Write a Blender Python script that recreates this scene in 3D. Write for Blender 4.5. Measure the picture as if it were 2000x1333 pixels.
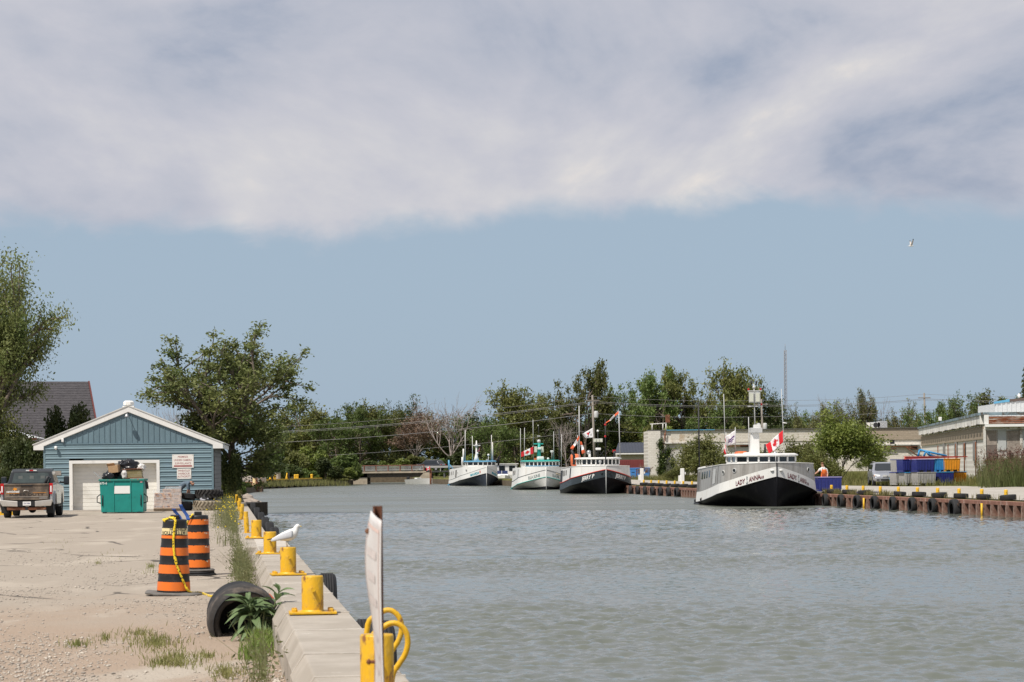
import bpy, math, random
import numpy as np
from mathutils import Vector, Matrix, noise as mnoise

for _o in list(bpy.data.objects):
    bpy.data.objects.remove(_o)
SC = bpy.context.scene
COL = SC.collection
R = math.radians

# ---------------------------------------------------------------- camera
# eye 1.85 m over the lot, looking along +Y, a 50 mm lens on a 22.3 mm wide sensor, raised by lens shift, rolled 0.6 degrees
F, H, PX, PY, ROLL = 4484.0, 1.85, 1000.0, 909.7, R(0.6)
cam = bpy.data.cameras.new("camera")
cam.sensor_width = 22.3
cam.lens = 22.3 * F / 2000.0
_dy = PY - 666.5
cam.shift_x = -(_dy * math.sin(ROLL)) / 2000.0
cam.shift_y = (_dy * math.cos(ROLL)) / 2000.0
cam.clip_start, cam.clip_end = 0.1, 9000
cam.dof.use_dof = True
cam.dof.focus_distance = 100
cam.dof.aperture_fstop = 5.6
camo = bpy.data.objects.new("camera", cam)
COL.objects.link(camo)
camo.matrix_world = Matrix.Translation((0, 0, H)) @ Matrix.Rotation(R(90), 4, 'X') @ Matrix.Rotation(-ROLL, 4, 'Z')
SC.camera = camo

# ---------------------------------------------------------------- sky
SUNV = Vector((-0.43, -0.52, 1.0)).normalized()
EL = math.asin(SUNV.z)
AZ = math.atan2(SUNV.x, SUNV.y)
W = bpy.data.worlds.new("World"); SC.world = W; W.use_nodes = True
nt = W.node_tree; nt.nodes.clear()
def wn(t, **kw):
    n = nt.nodes.new(t)
    for k, v in kw.items(): setattr(n, k, v)
    return n
def wl(a, b): nt.links.new(a, b)
def wmath(op, a, b=None, clamp=False):
    n = wn('ShaderNodeMath', operation=op, use_clamp=clamp)
    for i, x in enumerate((a, b)):
        if x is None: continue
        if isinstance(x, (int, float)): n.inputs[i].default_value = x
        else: wl(x, n.inputs[i])
    return n.outputs[0]
def wmix(f, a, b):
    n = wn('ShaderNodeMix', data_type='RGBA')
    for s, x in ((n.inputs[0], f), (n.inputs[6], a), (n.inputs[7], b)):
        if isinstance(x, (int, float)): s.default_value = x
        elif isinstance(x, tuple): s.default_value = (*x, 1)
        else: wl(x, s)
    return n.outputs[2]
sky = wn('ShaderNodeTexSky', sky_type='NISHITA', sun_disc=False, sun_elevation=EL, sun_rotation=AZ,
         air_density=1.0, dust_density=2.0, ozone_density=1.0, altitude=170)
tc = wn('ShaderNodeTexCoord')
sx = wn('ShaderNodeSeparateXYZ'); wl(tc.outputs['Generated'], sx.inputs[0])
zc = wmath('MAXIMUM', sx.outputs[2], 0.0)
cc = wn('ShaderNodeMapping'); cc.inputs['Scale'].default_value = (1, 1, 1.75); wl(tc.outputs['Generated'], cc.inputs[0])
def wnoise(vec, scale, detail, rough=.55, off=(0, 0, 0), sc=(1, 1, 1), dist=0.0, rot=0.0):
    m = wn('ShaderNodeMapping'); m.inputs['Location'].default_value = off; m.inputs['Scale'].default_value = sc
    m.inputs['Rotation'].default_value = (0, 0, rot)
    wl(vec, m.inputs[0])
    n = wn('ShaderNodeTexNoise'); n.inputs['Scale'].default_value = scale; n.inputs['Detail'].default_value = detail
    n.inputs['Roughness'].default_value = rough; n.inputs['Distortion'].default_value = dist
    wl(m.outputs[0], n.inputs[0]); return n.outputs[0]
def wramp(x, stops, interp='EASE'):
    n = wn('ShaderNodeValToRGB'); n.color_ramp.interpolation = interp
    e = n.color_ramp.elements
    while len(e) < len(stops): e.new(.5)
    for i, (p, c) in enumerate(stops):
        e[i].position = p; e[i].color = (c, c, c, 1) if isinstance(c, (int, float)) else (*c, 1)
    wl(x, n.inputs[0]); return n.outputs[0]
SO = (56.5457, 0, 0.737)                                   # where the noise field is cut
def off(dx=0., dy=0., dz=0.): return (SO[0] + dx, SO[1] + dy, SO[2] + dz)
n_edge = wnoise(cc.outputs[0], 6.0, 6, .52, off(3.1, 0, 1.7), dist=.3)
n_big = wnoise(cc.outputs[0], 5.0, 9, .56, off(), dist=.35)
n_lit = wnoise(cc.outputs[0], 5.0, 9, .56, off(-.016, 0, .040), dist=.35)
n_fine = wnoise(cc.outputs[0], 15.0, 8, .60, off(4.4, 0, 5.1), dist=.5)
n_dark = wnoise(cc.outputs[0], 3.6, 4, .5, off(8.4, 0, 2.2), dist=.2)
# cover grows with height over the horizon, its lower rim broken by the noise (the clear gap ends near 6 degrees)
cov0 = wmath('ADD', wmath('MULTIPLY', wmath('SUBTRACT', zc, 0.109), 36.0), wmath('ADD', wmath('MULTIPLY', wmath('SUBTRACT', n_edge, .5), 2.6), wmath('MULTIPLY', wmath('SUBTRACT', n_fine, .5), 1.3)))
cover = wramp(wmath('ADD', wmath('MULTIPLY', cov0, .5), .5, True), [(.36, 0.0), (.66, 1.0)])
relief = wmath('SUBTRACT', n_big, n_lit)
shade = wmath('ADD', wmath('ADD', wmath('MULTIPLY', relief, 1.5), .5), wmath('ADD', wmath('MULTIPLY', wmath('SUBTRACT', n_dark, .5), 1.0), wmath('ADD', wmath('MULTIPLY', wmath('SUBTRACT', n_big, .5), .35), wmath('MULTIPLY', wmath('SUBTRACT', n_fine, .5), .20))))
cloudc = wramp(shade, [(.26, (3.0, 3.5, 4.5)), (.44, (4.25, 4.5, 5.25)), (.62, (5.05, 5.12, 5.7)), (.78, (5.85, 5.8, 6.05)), (.98, (7.8, 7.2, 6.6))], 'LINEAR')
hazec = wmix(.90, sky.outputs[0], (3.35, 4.30, 5.35))
col = wmix(cover, hazec, cloudc)
bg = wn('ShaderNodeBackground'); bg.inputs[1].default_value = 0.1
wl(col, bg.inputs[0])
wo = wn('ShaderNodeOutputWorld'); wl(bg.outputs[0], wo.inputs[0])

# ---------------------------------------------------------------- sun and exposure
sl = bpy.data.lights.new("sun", 'SUN'); sl.energy = 4.2; sl.angle = R(0.53); sl.color = (1.0, 0.945, 0.86)
so = bpy.data.objects.new("sun", sl); COL.objects.link(so)
so.rotation_euler = (-SUNV).to_track_quat('-Z', 'Y').to_euler()
SC.view_settings.view_transform = 'Standard'
SC.view_settings.look = 'None'
SC.view_settings.exposure = 0.15
SC.view_settings.gamma = 1.0
SC.view_settings.use_curve_mapping = False
SC.cycles.max_bounces = 6
SC.cycles.transparent_max_bounces = 8
SC.cycles.caustics_reflective = False
SC.cycles.caustics_refractive = False

# ---------------------------------------------------------------- survey: from the picture's 2000 x 1333 grid to metres
ZW = -0.68                                   # water level; the lot is z = 0
UX, UY = -0.1257, 0.9921                     # the canal's direction (away from the eye)
def lev(px, py):
    dx, dy = px - 1000, py - 666.5
    c, s = math.cos(ROLL), math.sin(ROLL)
    return 1000 + dx * c - dy * s, 666.5 + dx * s + dy * c
def P(px, py, Y):
    x, y = lev(px, py)
    return Vector(((x - PX) / F * Y, Y, H - (y - PY) / F * Y))
def G(px, py, z=0.0):
    x, y = lev(px, py)
    return P(px, py, F * (H - z) / (y - PY))
def Q(a, b, z=0.0):                          # a metres along the canal, b metres across it
    return Vector((a * UX + b * UY, a * UY - b * UX, z))
QROT = math.atan2(-UX, UY)                   # turn that takes +Y to the canal's direction

# ---------------------------------------------------------------- mesh helpers
class MB:
    def __init__(s): s.v, s.f, s.m, s.s = [], [], [], []
    def add(s, vs, fs, mi=0, smooth=False, M=None):
        n = len(s.v)
        s.v.extend([tuple(M @ Vector(p)) for p in vs] if M is not None else [tuple(p) for p in vs])
        s.f.extend([tuple(i + n for i in f) for f in fs])
        s.m.extend([mi] * len(fs)); s.s.extend([smooth] * len(fs))
        return s
    def box(s, c, d, rz=0, mi=0, M=None, taper=1.0):
        x, y, z = d[0] / 2, d[1] / 2, d[2] / 2
        vs = [(-x, -y, -z), (x, -y, -z), (x, y, -z), (-x, y, -z), (-x * taper, -y * taper, z), (x * taper, -y * taper, z), (x * taper, y * taper, z), (-x * taper, y * taper, z)]
        T = Matrix.Translation(c) @ (Matrix.Rotation(rz, 4, 'Z') if not isinstance(rz, Matrix) else rz.to_4x4())
        if M is not None: T = M @ T
        return s.add(vs, BOXF, mi, False, T)
    def hexa(s, p, mi=0): return s.add(p, BOXF, mi)
    def prism(s, poly, d0, d1, axis='y', mi=0, M=None):
        n = len(poly)
        def mk(p, d):
            return {'y': (p[0], d, p[1]), 'x': (d, p[0], p[1]), 'z': (p[0], p[1], d)}[axis]
        vs = [mk(p, d0) for p in poly] + [mk(p, d1) for p in poly]
        fs = [tuple(range(n)), tuple(range(2 * n - 1, n - 1, -1))] + [(i, n + i, n + (i + 1) % n, (i + 1) % n) for i in range(n)]
        return s.add(vs, fs, mi, False, M)
    def tube(s, pts, r, n=8, mi=0, caps=True, smooth=True):
        pts = [Vector(p) for p in pts]
        rs = r if isinstance(r, (list, tuple)) else [r] * len(pts)
        vs, fs = [], []
        t0 = (pts[1] - pts[0]).normalized()
        ref = Vector((0, 0, 1)) if abs(t0.z) < .9 else Vector((1, 0, 0))
        a = t0.cross(ref).normalized()
        for i, p in enumerate(pts):
            t = (pts[min(i + 1, len(pts) - 1)] - pts[max(i - 1, 0)]).normalized()
            a = (a - t * a.dot(t))
            a = a.normalized() if a.length > 1e-6 else t.orthogonal().normalized()
            b = t.cross(a)
            for k in range(n):
                w = 2 * math.pi * k / n
                vs.append(p + (a * math.cos(w) + b * math.sin(w)) * rs[i])
        for i in range(len(pts) - 1):
            for k in range(n):
                fs.append((i * n + k, i * n + (k + 1) % n, (i + 1) * n + (k + 1) % n, (i + 1) * n + k))
        s.add(vs, fs, mi, smooth)
        if caps:
            m = len(s.v) - len(vs)
            s.f.append(tuple(m + k for k in range(n - 1, -1, -1))); s.m.append(mi); s.s.append(False)
            e = m + (len(pts) - 1) * n
            s.f.append(tuple(e + k for k in range(n))); s.m.append(mi); s.s.append(False)
        return s
    def lathe(s, prof, n=24, mi=0, M=None, smooth=True, closed=False, arc=None, mis=None):
        vs, fs = [], []
        a0, a1 = arc if arc else (0, 2 * math.pi)
        full = arc is None
        N = n if full else n + 1
        for k in range(N):
            w = a0 + (a1 - a0) * k / n
            for (r, z) in prof: vs.append((r * math.cos(w), r * math.sin(w), z))
        m = len(prof); ms = []
        for k in range(n):
            k2 = (k + 1) % N
            for j in range(m if closed else m - 1):
                j2 = (j + 1) % m
                fs.append((k * m + j, k2 * m + j, k2 * m + j2, k * m + j2)); ms.append(mis[j] if mis else mi)
        s.add(vs, fs, mi, smooth, M)
        s.m[-len(ms):] = ms
        return s
    def disc(s, r, z, n=24, mi=0, M=None):
        return s.add([(r * math.cos(2 * math.pi * k / n), r * math.sin(2 * math.pi * k / n), z) for k in range(n)], [tuple(range(n))], mi, False, M)
    def ball(s, c, r, n=12, m=8, mi=0, M=None, fn=None):
        if isinstance(r, (int, float)): r = (r, r, r)
        vs, fs = [], []
        for j in range(m + 1):
            t = math.pi * j / m
            for k in range(n):
                w = 2 * math.pi * k / n
                d = Vector((math.sin(t) * math.cos(w), math.sin(t) * math.sin(w), math.cos(t)))
                q = fn(d) if fn else 1.0
                vs.append((c[0] + d.x * r[0] * q, c[1] + d.y * r[1] * q, c[2] + d.z * r[2] * q))
        for j in range(m):
            for k in range(n):
                fs.append((j * n + k, (j + 1) * n + k, (j + 1) * n + (k + 1) % n, j * n + (k + 1) % n))
        return s.add(vs, fs, mi, True, M)
    def quad(s, a, b, c, d, mi=0): return s.add([a, b, c, d], [(0, 1, 2, 3)], mi)
    def grid(s, fn, nu, nv, mi=0, smooth=True):
        vs = [fn(i / nu, j / nv) for j in range(nv + 1) for i in range(nu + 1)]
        fs = [(j * (nu + 1) + i, j * (nu + 1) + i + 1, (j + 1) * (nu + 1) + i + 1, (j + 1) * (nu + 1) + i) for j in range(nv) for i in range(nu)]
        return s.add(vs, fs, mi, smooth)
    def mesh(s, name, mats):
        me = bpy.data.meshes.new(name)
        me.from_pydata(s.v, [], s.f)
        for m in (mats if isinstance(mats, (list, tuple)) else [mats]): me.materials.append(m)
        if s.f:
            me.polygons.foreach_set('material_index', s.m)
            me.polygons.foreach_set('use_smooth', s.s)
        me.validate(); me.update()
        return me
    def build(s, name, mats, parent=None, loc=None, rz=None, bevel=0, seg=2):
        return put(name, s.mesh(name, mats), parent, loc, rz, bevel, seg)
BOXF = [(0, 3, 2, 1), (4, 5, 6, 7), (0, 1, 5, 4), (1, 2, 6, 5), (2, 3, 7, 6), (3, 0, 4, 7)]
def put(name, me, parent=None, loc=None, rz=None, bevel=0, seg=2):
    o = bpy.data.objects.new(name, me); COL.objects.link(o)
    if parent is not None: o.parent = parent
    if loc is not None: o.location = loc
    if rz is not None:
        if isinstance(rz, (int, float)): o.rotation_euler = (0, 0, rz)
        else: o.rotation_euler = rz
    if bevel:
        b = o.modifiers.new('bevel', 'BEVEL'); b.width = bevel; b.segments = seg; b.limit_method = 'ANGLE'; b.angle_limit = R(35)
    return o
def tag(o, label=None, cat=None, group=None, kind=None):
    if label: o['label'] = label
    if cat: o['category'] = cat
    if group: o['group'] = group
    if kind: o['kind'] = kind
    return o
def thing(name, label, cat, loc=(0, 0, 0), rz=0, group=None):
    o = bpy.data.objects.new(name, None); COL.objects.link(o)
    o.empty_display_size = .1
    o.location = loc
    o.rotation_euler = rz if isinstance(rz, (tuple, list)) else (0, 0, rz)
    return tag(o, label, cat, group)
def copy_tree(o, parent=None):
    kids = [c for c in bpy.data.objects if c.parent == o]
    c = o.copy(); COL.objects.link(c); c.parent = parent
    for k in kids: copy_tree(k, c)
    return c
def npmesh(name, verts, faces, mats, mi=None, smooth=False):
    """verts (n,3), faces (m,k) as numpy arrays: fast mesh."""
    me = bpy.data.meshes.new(name)
    nv, (nf, k) = len(verts), faces.shape
    me.vertices.add(nv); me.vertices.foreach_set('co', np.asarray(verts, np.float32).ravel())
    me.loops.add(nf * k); me.loops.foreach_set('vertex_index', faces.astype(np.int32).ravel())
    me.polygons.add(nf); me.polygons.foreach_set('loop_start', np.arange(nf, dtype=np.int32) * k)
    me.polygons.foreach_set('loop_total', np.full(nf, k, np.int32))
    for m in (mats if isinstance(mats, (list, tuple)) else [mats]): me.materials.append(m)
    if mi is not None: me.polygons.foreach_set('material_index', np.asarray(mi, np.int32))
    if smooth: me.polygons.foreach_set('use_smooth', np.ones(nf, bool))
    me.update(calc_edges=True)
    return me
def text_mb(txt, size, bold=0.0, sx=1.0, ext=0.0, shear=0.0):
    """lettering as a flat mesh in x (along) and y (up), centred"""
    cu = bpy.data.curves.new('t', 'FONT'); cu.body = txt; cu.size = size; cu.align_x = 'CENTER'; cu.align_y = 'CENTER'
    cu.offset = bold * size; cu.extrude = ext; cu.resolution_u = 3; cu.shear = shear
    ob = bpy.data.objects.new('t', cu); COL.objects.link(ob)
    dg = bpy.context.evaluated_depsgraph_get()
    me = bpy.data.meshes.new_from_object(ob.evaluated_get(dg))
    mb = MB(); mb.add([(v.co.x * sx, v.co.y, v.co.z) for v in me.vertices], [tuple(p.vertices) for p in me.polygons])
    bpy.data.objects.remove(ob); bpy.data.curves.remove(cu); bpy.data.meshes.remove(me)
    return mb
def rep(mb, fn):
    mb.v = [tuple(fn(p)) for p in mb.v]; return mb

# ---------------------------------------------------------------- materials
MATS = {}
def mat(name, c, rough=.6, var=.12, scale=3.0, metal=0.0, bump=0.0, bscale=60.0, c2=None, c2t=(.55, .68), c2s=2.5, spec=.4,
        coord='Object', stretch=(1, 1, 1), c3=None, c3t=(.6, .7), c3s=9.0, rnd=0.0, coat=0.0, trans=0.0, emit=None):
    if name in MATS: return MATS[name]
    m = bpy.data.materials.new(name); m.use_nodes = True
    t = m.node_tree; b = t.nodes['Principled BSDF']
    L = t.links.new
    tcn = t.nodes.new('ShaderNodeTexCoord')
    mp = t.nodes.new('ShaderNodeMapping'); mp.inputs['Scale'].default_value = stretch
    L(tcn.outputs[coord], mp.inputs[0])
    def nz(s, d=4, r=.55):
        n = t.nodes.new('ShaderNodeTexNoise'); n.inputs['Scale'].default_value = s; n.inputs['Detail'].default_value = d; n.inputs['Roughness'].default_value = r
        L(mp.outputs[0], n.inputs[0]); return n.outputs[0]
    def ramp(x, a, bb, v0, v1):
        n = t.nodes.new('ShaderNodeMapRange'); n.inputs[1].default_value = a; n.inputs[2].default_value = bb; n.inputs[3].default_value = v0; n.inputs[4].default_value = v1
        L(x, n.inputs[0]); return n.outputs[0]
    def mix(f, a, bb, mode='MIX'):
        n = t.nodes.new('ShaderNodeMix'); n.data_type = 'RGBA'; n.blend_type = mode
        for s, x in ((n.inputs[0], f), (n.inputs[6], a), (n.inputs[7], bb)):
            if isinstance(x, (int, float)): s.default_value = x
            elif isinstance(x, tuple): s.default_value = (*x[:3], 1)
            else: L(x, s)
        return n.outputs[2]
    col = None
    base = tuple(c)
    if c2: base = mix(ramp(nz(c2s, 6, .62), c2t[0], c2t[1], 0, 1), base, tuple(c2))
    if c3: base = mix(ramp(nz(c3s, 5, .6), c3t[0], c3t[1], 0, 1), base, tuple(c3))
    if var or rnd:
        v = ramp(nz(scale, 5, .6), .3, .7, 1 - var, 1 + var)
        if rnd:
            oi = t.nodes.new('ShaderNodeObjectInfo')
            mm = t.nodes.new('ShaderNodeMath'); mm.operation = 'MULTIPLY'; L(v, mm.inputs[0]); L(ramp(oi.outputs['Random'], 0, 1, 1 - rnd, 1 + rnd), mm.inputs[1]); v = mm.outputs[0]
        hs = t.nodes.new('ShaderNodeHueSaturation'); L(v, hs.inputs['Value'])
        if isinstance(base, tuple): hs.inputs['Color'].default_value = (*base, 1)
        else: L(base, hs.inputs['Color'])
        base = hs.outputs[0]
    if isinstance(base, tuple): b.inputs['Base Color'].default_value = (*base, 1)
    else: L(base, b.inputs['Base Color'])
    b.inputs['Roughness'].default_value = rough
    b.inputs['Metallic'].default_value = metal
    b.inputs['Specular IOR Level'].default_value = spec
    b.inputs['Coat Weight'].default_value = coat
    if trans: b.inputs['Transmission Weight'].default_value = trans
    if emit:
        b.inputs['Emission Color'].default_value = (*emit[:3], 1); b.inputs['Emission Strength'].default_value = emit[3]
    if bump:
        bn = t.nodes.new('ShaderNodeBump'); bn.inputs['Strength'].default_value = bump; bn.inputs['Distance'].default_value = .02
        L(nz(bscale, 4), bn.inputs['Height']); L(bn.outputs[0], b.inputs['Normal'])
    MATS[name] = m
    return m
def leafmat(name, c, c2, tr=.3, scale=.9, rough=.5):
    if name in MATS: return MATS[name]
    m = bpy.data.materials.new(name); m.use_nodes = True
    t = m.node_tree; t.nodes.clear(); L = t.links.new
    out = t.nodes.new('ShaderNodeOutputMaterial')
    tcn = t.nodes.new('ShaderNodeTexCoord')
    n = t.nodes.new('ShaderNodeTexNoise'); n.inputs['Scale'].default_value = scale; n.inputs['Detail'].default_value = 5; n.inputs['Roughness'].default_value = .7
    L(tcn.outputs['Object'], n.inputs[0])
    mr = t.nodes.new('ShaderNodeMapRange'); mr.inputs[1].default_value = .35; mr.inputs[2].default_value = .65
    L(n.outputs[0], mr.inputs[0])
    mx = t.nodes.new('ShaderNodeMix'); mx.data_type = 'RGBA'
    mx.inputs[6].default_value = (*c, 1); mx.inputs[7].default_value = (*c2, 1); L(mr.outputs[0], mx.inputs[0])
    oi = t.nodes.new('ShaderNodeObjectInfo')
    hs = t.nodes.new('ShaderNodeHueSaturation'); L(mx.outputs[2], hs.inputs['Color'])
    vr = t.nodes.new('ShaderNodeMapRange'); vr.inputs[3].default_value = .75; vr.inputs[4].default_value = 1.25; L(oi.outputs['Random'], vr.inputs[0]); L(vr.outputs[0], hs.inputs['Value'])
    p = t.nodes.new('ShaderNodeBsdfPrincipled'); p.inputs['Roughness'].default_value = rough; p.inputs['Specular IOR Level'].default_value = .3
    L(hs.outputs[0], p.inputs['Base Color'])
    tl = t.nodes.new('ShaderNodeBsdfTranslucent'); L(hs.outputs[0], tl.inputs[0])
    ms = t.nodes.new('ShaderNodeMixShader'); ms.inputs[0].default_value = tr
    L(p.outputs[0], ms.inputs[1]); L(tl.outputs[0], ms.inputs[2]); L(ms.outputs[0], out.inputs[0])
    MATS[name] = m
    return m
M_WHITE = mat('white_paint', (.78, .77, .74), .5, .05, 2, c2=(.55, .52, .46), c2t=(.62, .8))
M_YELLOW = mat('yellow_paint', (.70, .40, .015), .42, .10, 6, bump=.25, bscale=45, c2=(.25, .11, .04), c2t=(.57, .63), c2s=9, stretch=(1, 1, .6), c3=(.52, .33, .06), c3t=(.5, .7), c3s=14)
M_BLACK = mat('black_rubber', (.018, .018, .019), .75, .25, 8, bump=.2, bscale=50)
M_GLASS = mat('dark_glass', (.02, .025, .03), .06, .1, 1, spec=.6)
M_STEEL = mat('galvanised', (.42, .43, .44), .45, .12, 5, metal=.6)
M_CHROME = mat('chrome', (.7, .7, .72), .18, .05, 3, metal=1)
M_RUST = mat('rust', (.16, .062, .032), .85, .35, 3, c2=(.30, .16, .09), c2s=5, bump=.4, bscale=25)
M_RED = mat('red_lamp', (.5, .01, .01), .3, .05)
M_DARK = mat('dark_metal', (.02, .02, .022), .5, .15)
M_WOOD = mat('weathered_wood', (.36, .28, .20), .8, .2, 4, stretch=(1, 1, 8))
# ================================================================ the setting: water, ground, quays
def nodes_mat(name):
    m = bpy.data.materials.new(name); m.use_nodes = True
    t = m.node_tree; L = t.links.new
    b = t.nodes['Principled BSDF']
    tcn = t.nodes.new('ShaderNodeTexCoord')
    def nz(s, d=4, r=.55, st=(1, 1, 1), rot=0, dist=0):
        mp = t.nodes.new('ShaderNodeMapping'); mp.inputs['Scale'].default_value = st; mp.inputs['Rotation'].default_value = (0, 0, rot); L(tcn.outputs['Object'], mp.inputs[0])
        n = t.nodes.new('ShaderNodeTexNoise'); n.inputs['Scale'].default_value = s; n.inputs['Detail'].default_value = d; n.inputs['Roughness'].default_value = r; n.inputs['Distortion'].default_value = dist
        L(mp.outputs[0], n.inputs[0]); return n.outputs[0]
    def vor(s, feat='F1', st=(1, 1, 1)):
        mp = t.nodes.new('ShaderNodeMapping'); mp.inputs['Scale'].default_value = st; L(tcn.outputs['Object'], mp.inputs[0])
        n = t.nodes.new('ShaderNodeTexVoronoi'); n.feature = feat; n.inputs['Scale'].default_value = s; L(mp.outputs[0], n.inputs[0]); return n
    def rng(x, a, bb, v0=0., v1=1.):
        n = t.nodes.new('ShaderNodeMapRange'); n.interpolation_type = 'SMOOTHSTEP'
        for i, q in enumerate((a, bb, v0, v1)): n.inputs[i + 1].default_value = q
        L(x, n.inputs[0]); return n.outputs[0]
    def mix(f, a, bb, mode='MIX'):
        n = t.nodes.new('ShaderNodeMix'); n.data_type = 'RGBA'; n.blend_type = mode
        for s, x in ((n.inputs[0], f), (n.inputs[6], a), (n.inputs[7], bb)):
            if isinstance(x, (int, float)): s.default_value = x
            elif isinstance(x, tuple): s.default_value = (*x[:3], 1)
            else: L(x, s)
        return n.outputs[2]
    def mth(op, a, bb):
        n = t.nodes.new('ShaderNodeMath'); n.operation = op
        for i, x in enumerate((a, bb)):
            if isinstance(x, (int, float)): n.inputs[i].default_value = x
            else: L(x, n.inputs[i])
        return n.outputs[0]
    def bump(h, strength, dist, prev=None):
        n = t.nodes.new('ShaderNodeBump'); n.inputs['Strength'].default_value = strength; n.inputs['Distance'].default_value = dist
        L(h, n.inputs['Height'])
        if prev is not None: L(prev, n.inputs['Normal'])
        return n.outputs[0]
    sep = t.nodes.new('ShaderNodeSeparateXYZ'); L(tcn.outputs['Object'], sep.inputs[0])
    return m, t, L, b, nz, vor, rng, mix, mth, bump, sep

# gravel lot: worn pale asphalt far off, sandy gravel close to the wall, tar-dark cracks
m_lot, t, L, b, nz, vor, rng, mix, mth, bump, sep = nodes_mat('gravel_lot')
grey, sand, pale = (.355, .305, .25), (.345, .265, .20), (.42, .365, .30)
near = rng(mth('ADD', sep.outputs[1], mth('MULTIPLY', nz(.35, 4), 16.0)), 33, 44)          # 0 near, 1 far
c = mix(near, sand, grey)
c = mix(rng(nz(.5, 5, .6, (1, .35, 1)), .52, .66), c, pale)
c = mix(rng(nz(2.2, 5, .65), .56, .72, 0, .55), c, (.36, .30, .245))
spk = vor(38.0)
c = mix(rng(spk.outputs['Distance'], .0, .28, .5, 0), c, (.50, .45, .39))
c = mix(rng(nz(60, 3), .60, .70, 0, .5), c, (.22, .19, .165))
wob = nz(.9, 4, .6)
crv = vor(.42, 'DISTANCE_TO_EDGE', (1, .55, 1))
crk = mth('MULTIPLY', rng(mth('ADD', crv.outputs['Distance'], mth('MULTIPLY', mth('SUBTRACT', wob, .5), .12)), .006, .024, 1, 0), rng(nz(.33, 3), .48, .58))
crk = mth('MULTIPLY', crk, near)
c = mix(crk, c, (.10, .088, .075))
patch = mth('MULTIPLY', rng(nz(1.4, 5, .7, (.6, 1.6, 1)), .64, .70), mth('MULTIPLY', near, .75))
c = mix(patch, c, (.20, .175, .15))
L(c, b.inputs['Base Color']); b.inputs['Roughness'].default_value = .92; b.inputs['Specular IOR Level'].default_value = .15
nn = bump(nz(7, 5, .65), .5, .06); nn = bump(spk.outputs['Distance'], .5, .012, nn)
L(nn, b.inputs['Normal'])

# grass-grown earth
m_turf, t, L, b, nz, vor, rng, mix, mth, bump, sep = nodes_mat('turf')
c = mix(rng(nz(.6, 5, .65), .42, .62), (.085, .105, .028), (.19, .165, .06))
c = mix(rng(nz(5, 5, .7), .5, .7, 0, .7), c, (.05, .065, .02))
L(c, b.inputs['Base Color']); b.inputs['Roughness'].default_value = .95; b.inputs['Specular IOR Level'].default_value = .1
L(bump(nz(14, 5, .7), .9, .1), b.inputs['Normal'])

# pale crushed stone apron
m_apron, t, L, b, nz, vor, rng, mix, mth, bump, sep = nodes_mat('crushed_stone')
c = mix(rng(nz(.5, 5, .65), .42, .62), (.37, .34, .295), (.44, .41, .365))
c = mix(rng(nz(9, 4, .7), .55, .7, 0, .6), c, (.34, .30, .25))
L(c, b.inputs['Base Color']); b.inputs['Roughness'].default_value = .95; b.inputs['Specular IOR Level'].default_value = .1
L(bump(nz(30, 4), .4, .03), b.inputs['Normal'])

# canal water, silty, ruffled by a light wind: a wave-shaped sheet close by, a rougher flat sheet round it
def water_mat(name, rough, amp):
    m, t, L, b, nz, vor, rng, mix, mth, bump, sep = nodes_mat(name)
    L(mix(nz(.05, 3), (.108, .120, .100), (.126, .135, .112)), b.inputs['Base Color'])
    calm = rng(nz(.055, 4, .6, (.6, 2.2, 1), R(7)), .36, .60, .55, 1.0)
    L(mth('MULTIPLY', calm, rough), b.inputs['Roughness']); b.inputs['IOR'].default_value = 1.333
    L(bump(nz(6.5, 4, .6, (.8, 1.3, 1), R(9), .4), amp, .05), b.inputs['Normal'])
    return m
m_water = water_mat('canal_water', .36, .25); m_wave = water_mat('canal_ripples', .06, .18)
WX0, WX1, WY0, WYM, WY1 = -19., 36., 23., 64., 128.
WN0, WN1 = -9.5, 15.5
mb = MB()
for (xa, ya, xb, yb) in ((-400, -40, 500, WY0), (-400, WY1, 500, 420), (-400, WY0, WN0, WYM), (WN1, WY0, 500, WYM), (-400, WYM, WX0, WY1), (WX1, WYM, 500, WY1)): mb.quad((xa, ya, ZW), (xb, ya, ZW), (xb, yb, ZW), (xa, yb, ZW))
tag(mb.build('canal_water', m_water), kind='structure')
rg = np.random.default_rng(3)
WV = [(.15 * (7.0 ** rg.random()), R(72) + rg.normal(0, .6), *rg.uniform(0, 6.28, 2), *rg.uniform(.1, .6, 2)) for _ in range(64)]
GU = [(rg.normal(0, .10), rg.normal(0, .22), rg.uniform(0, 6.28)) for _ in range(9)]
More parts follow.
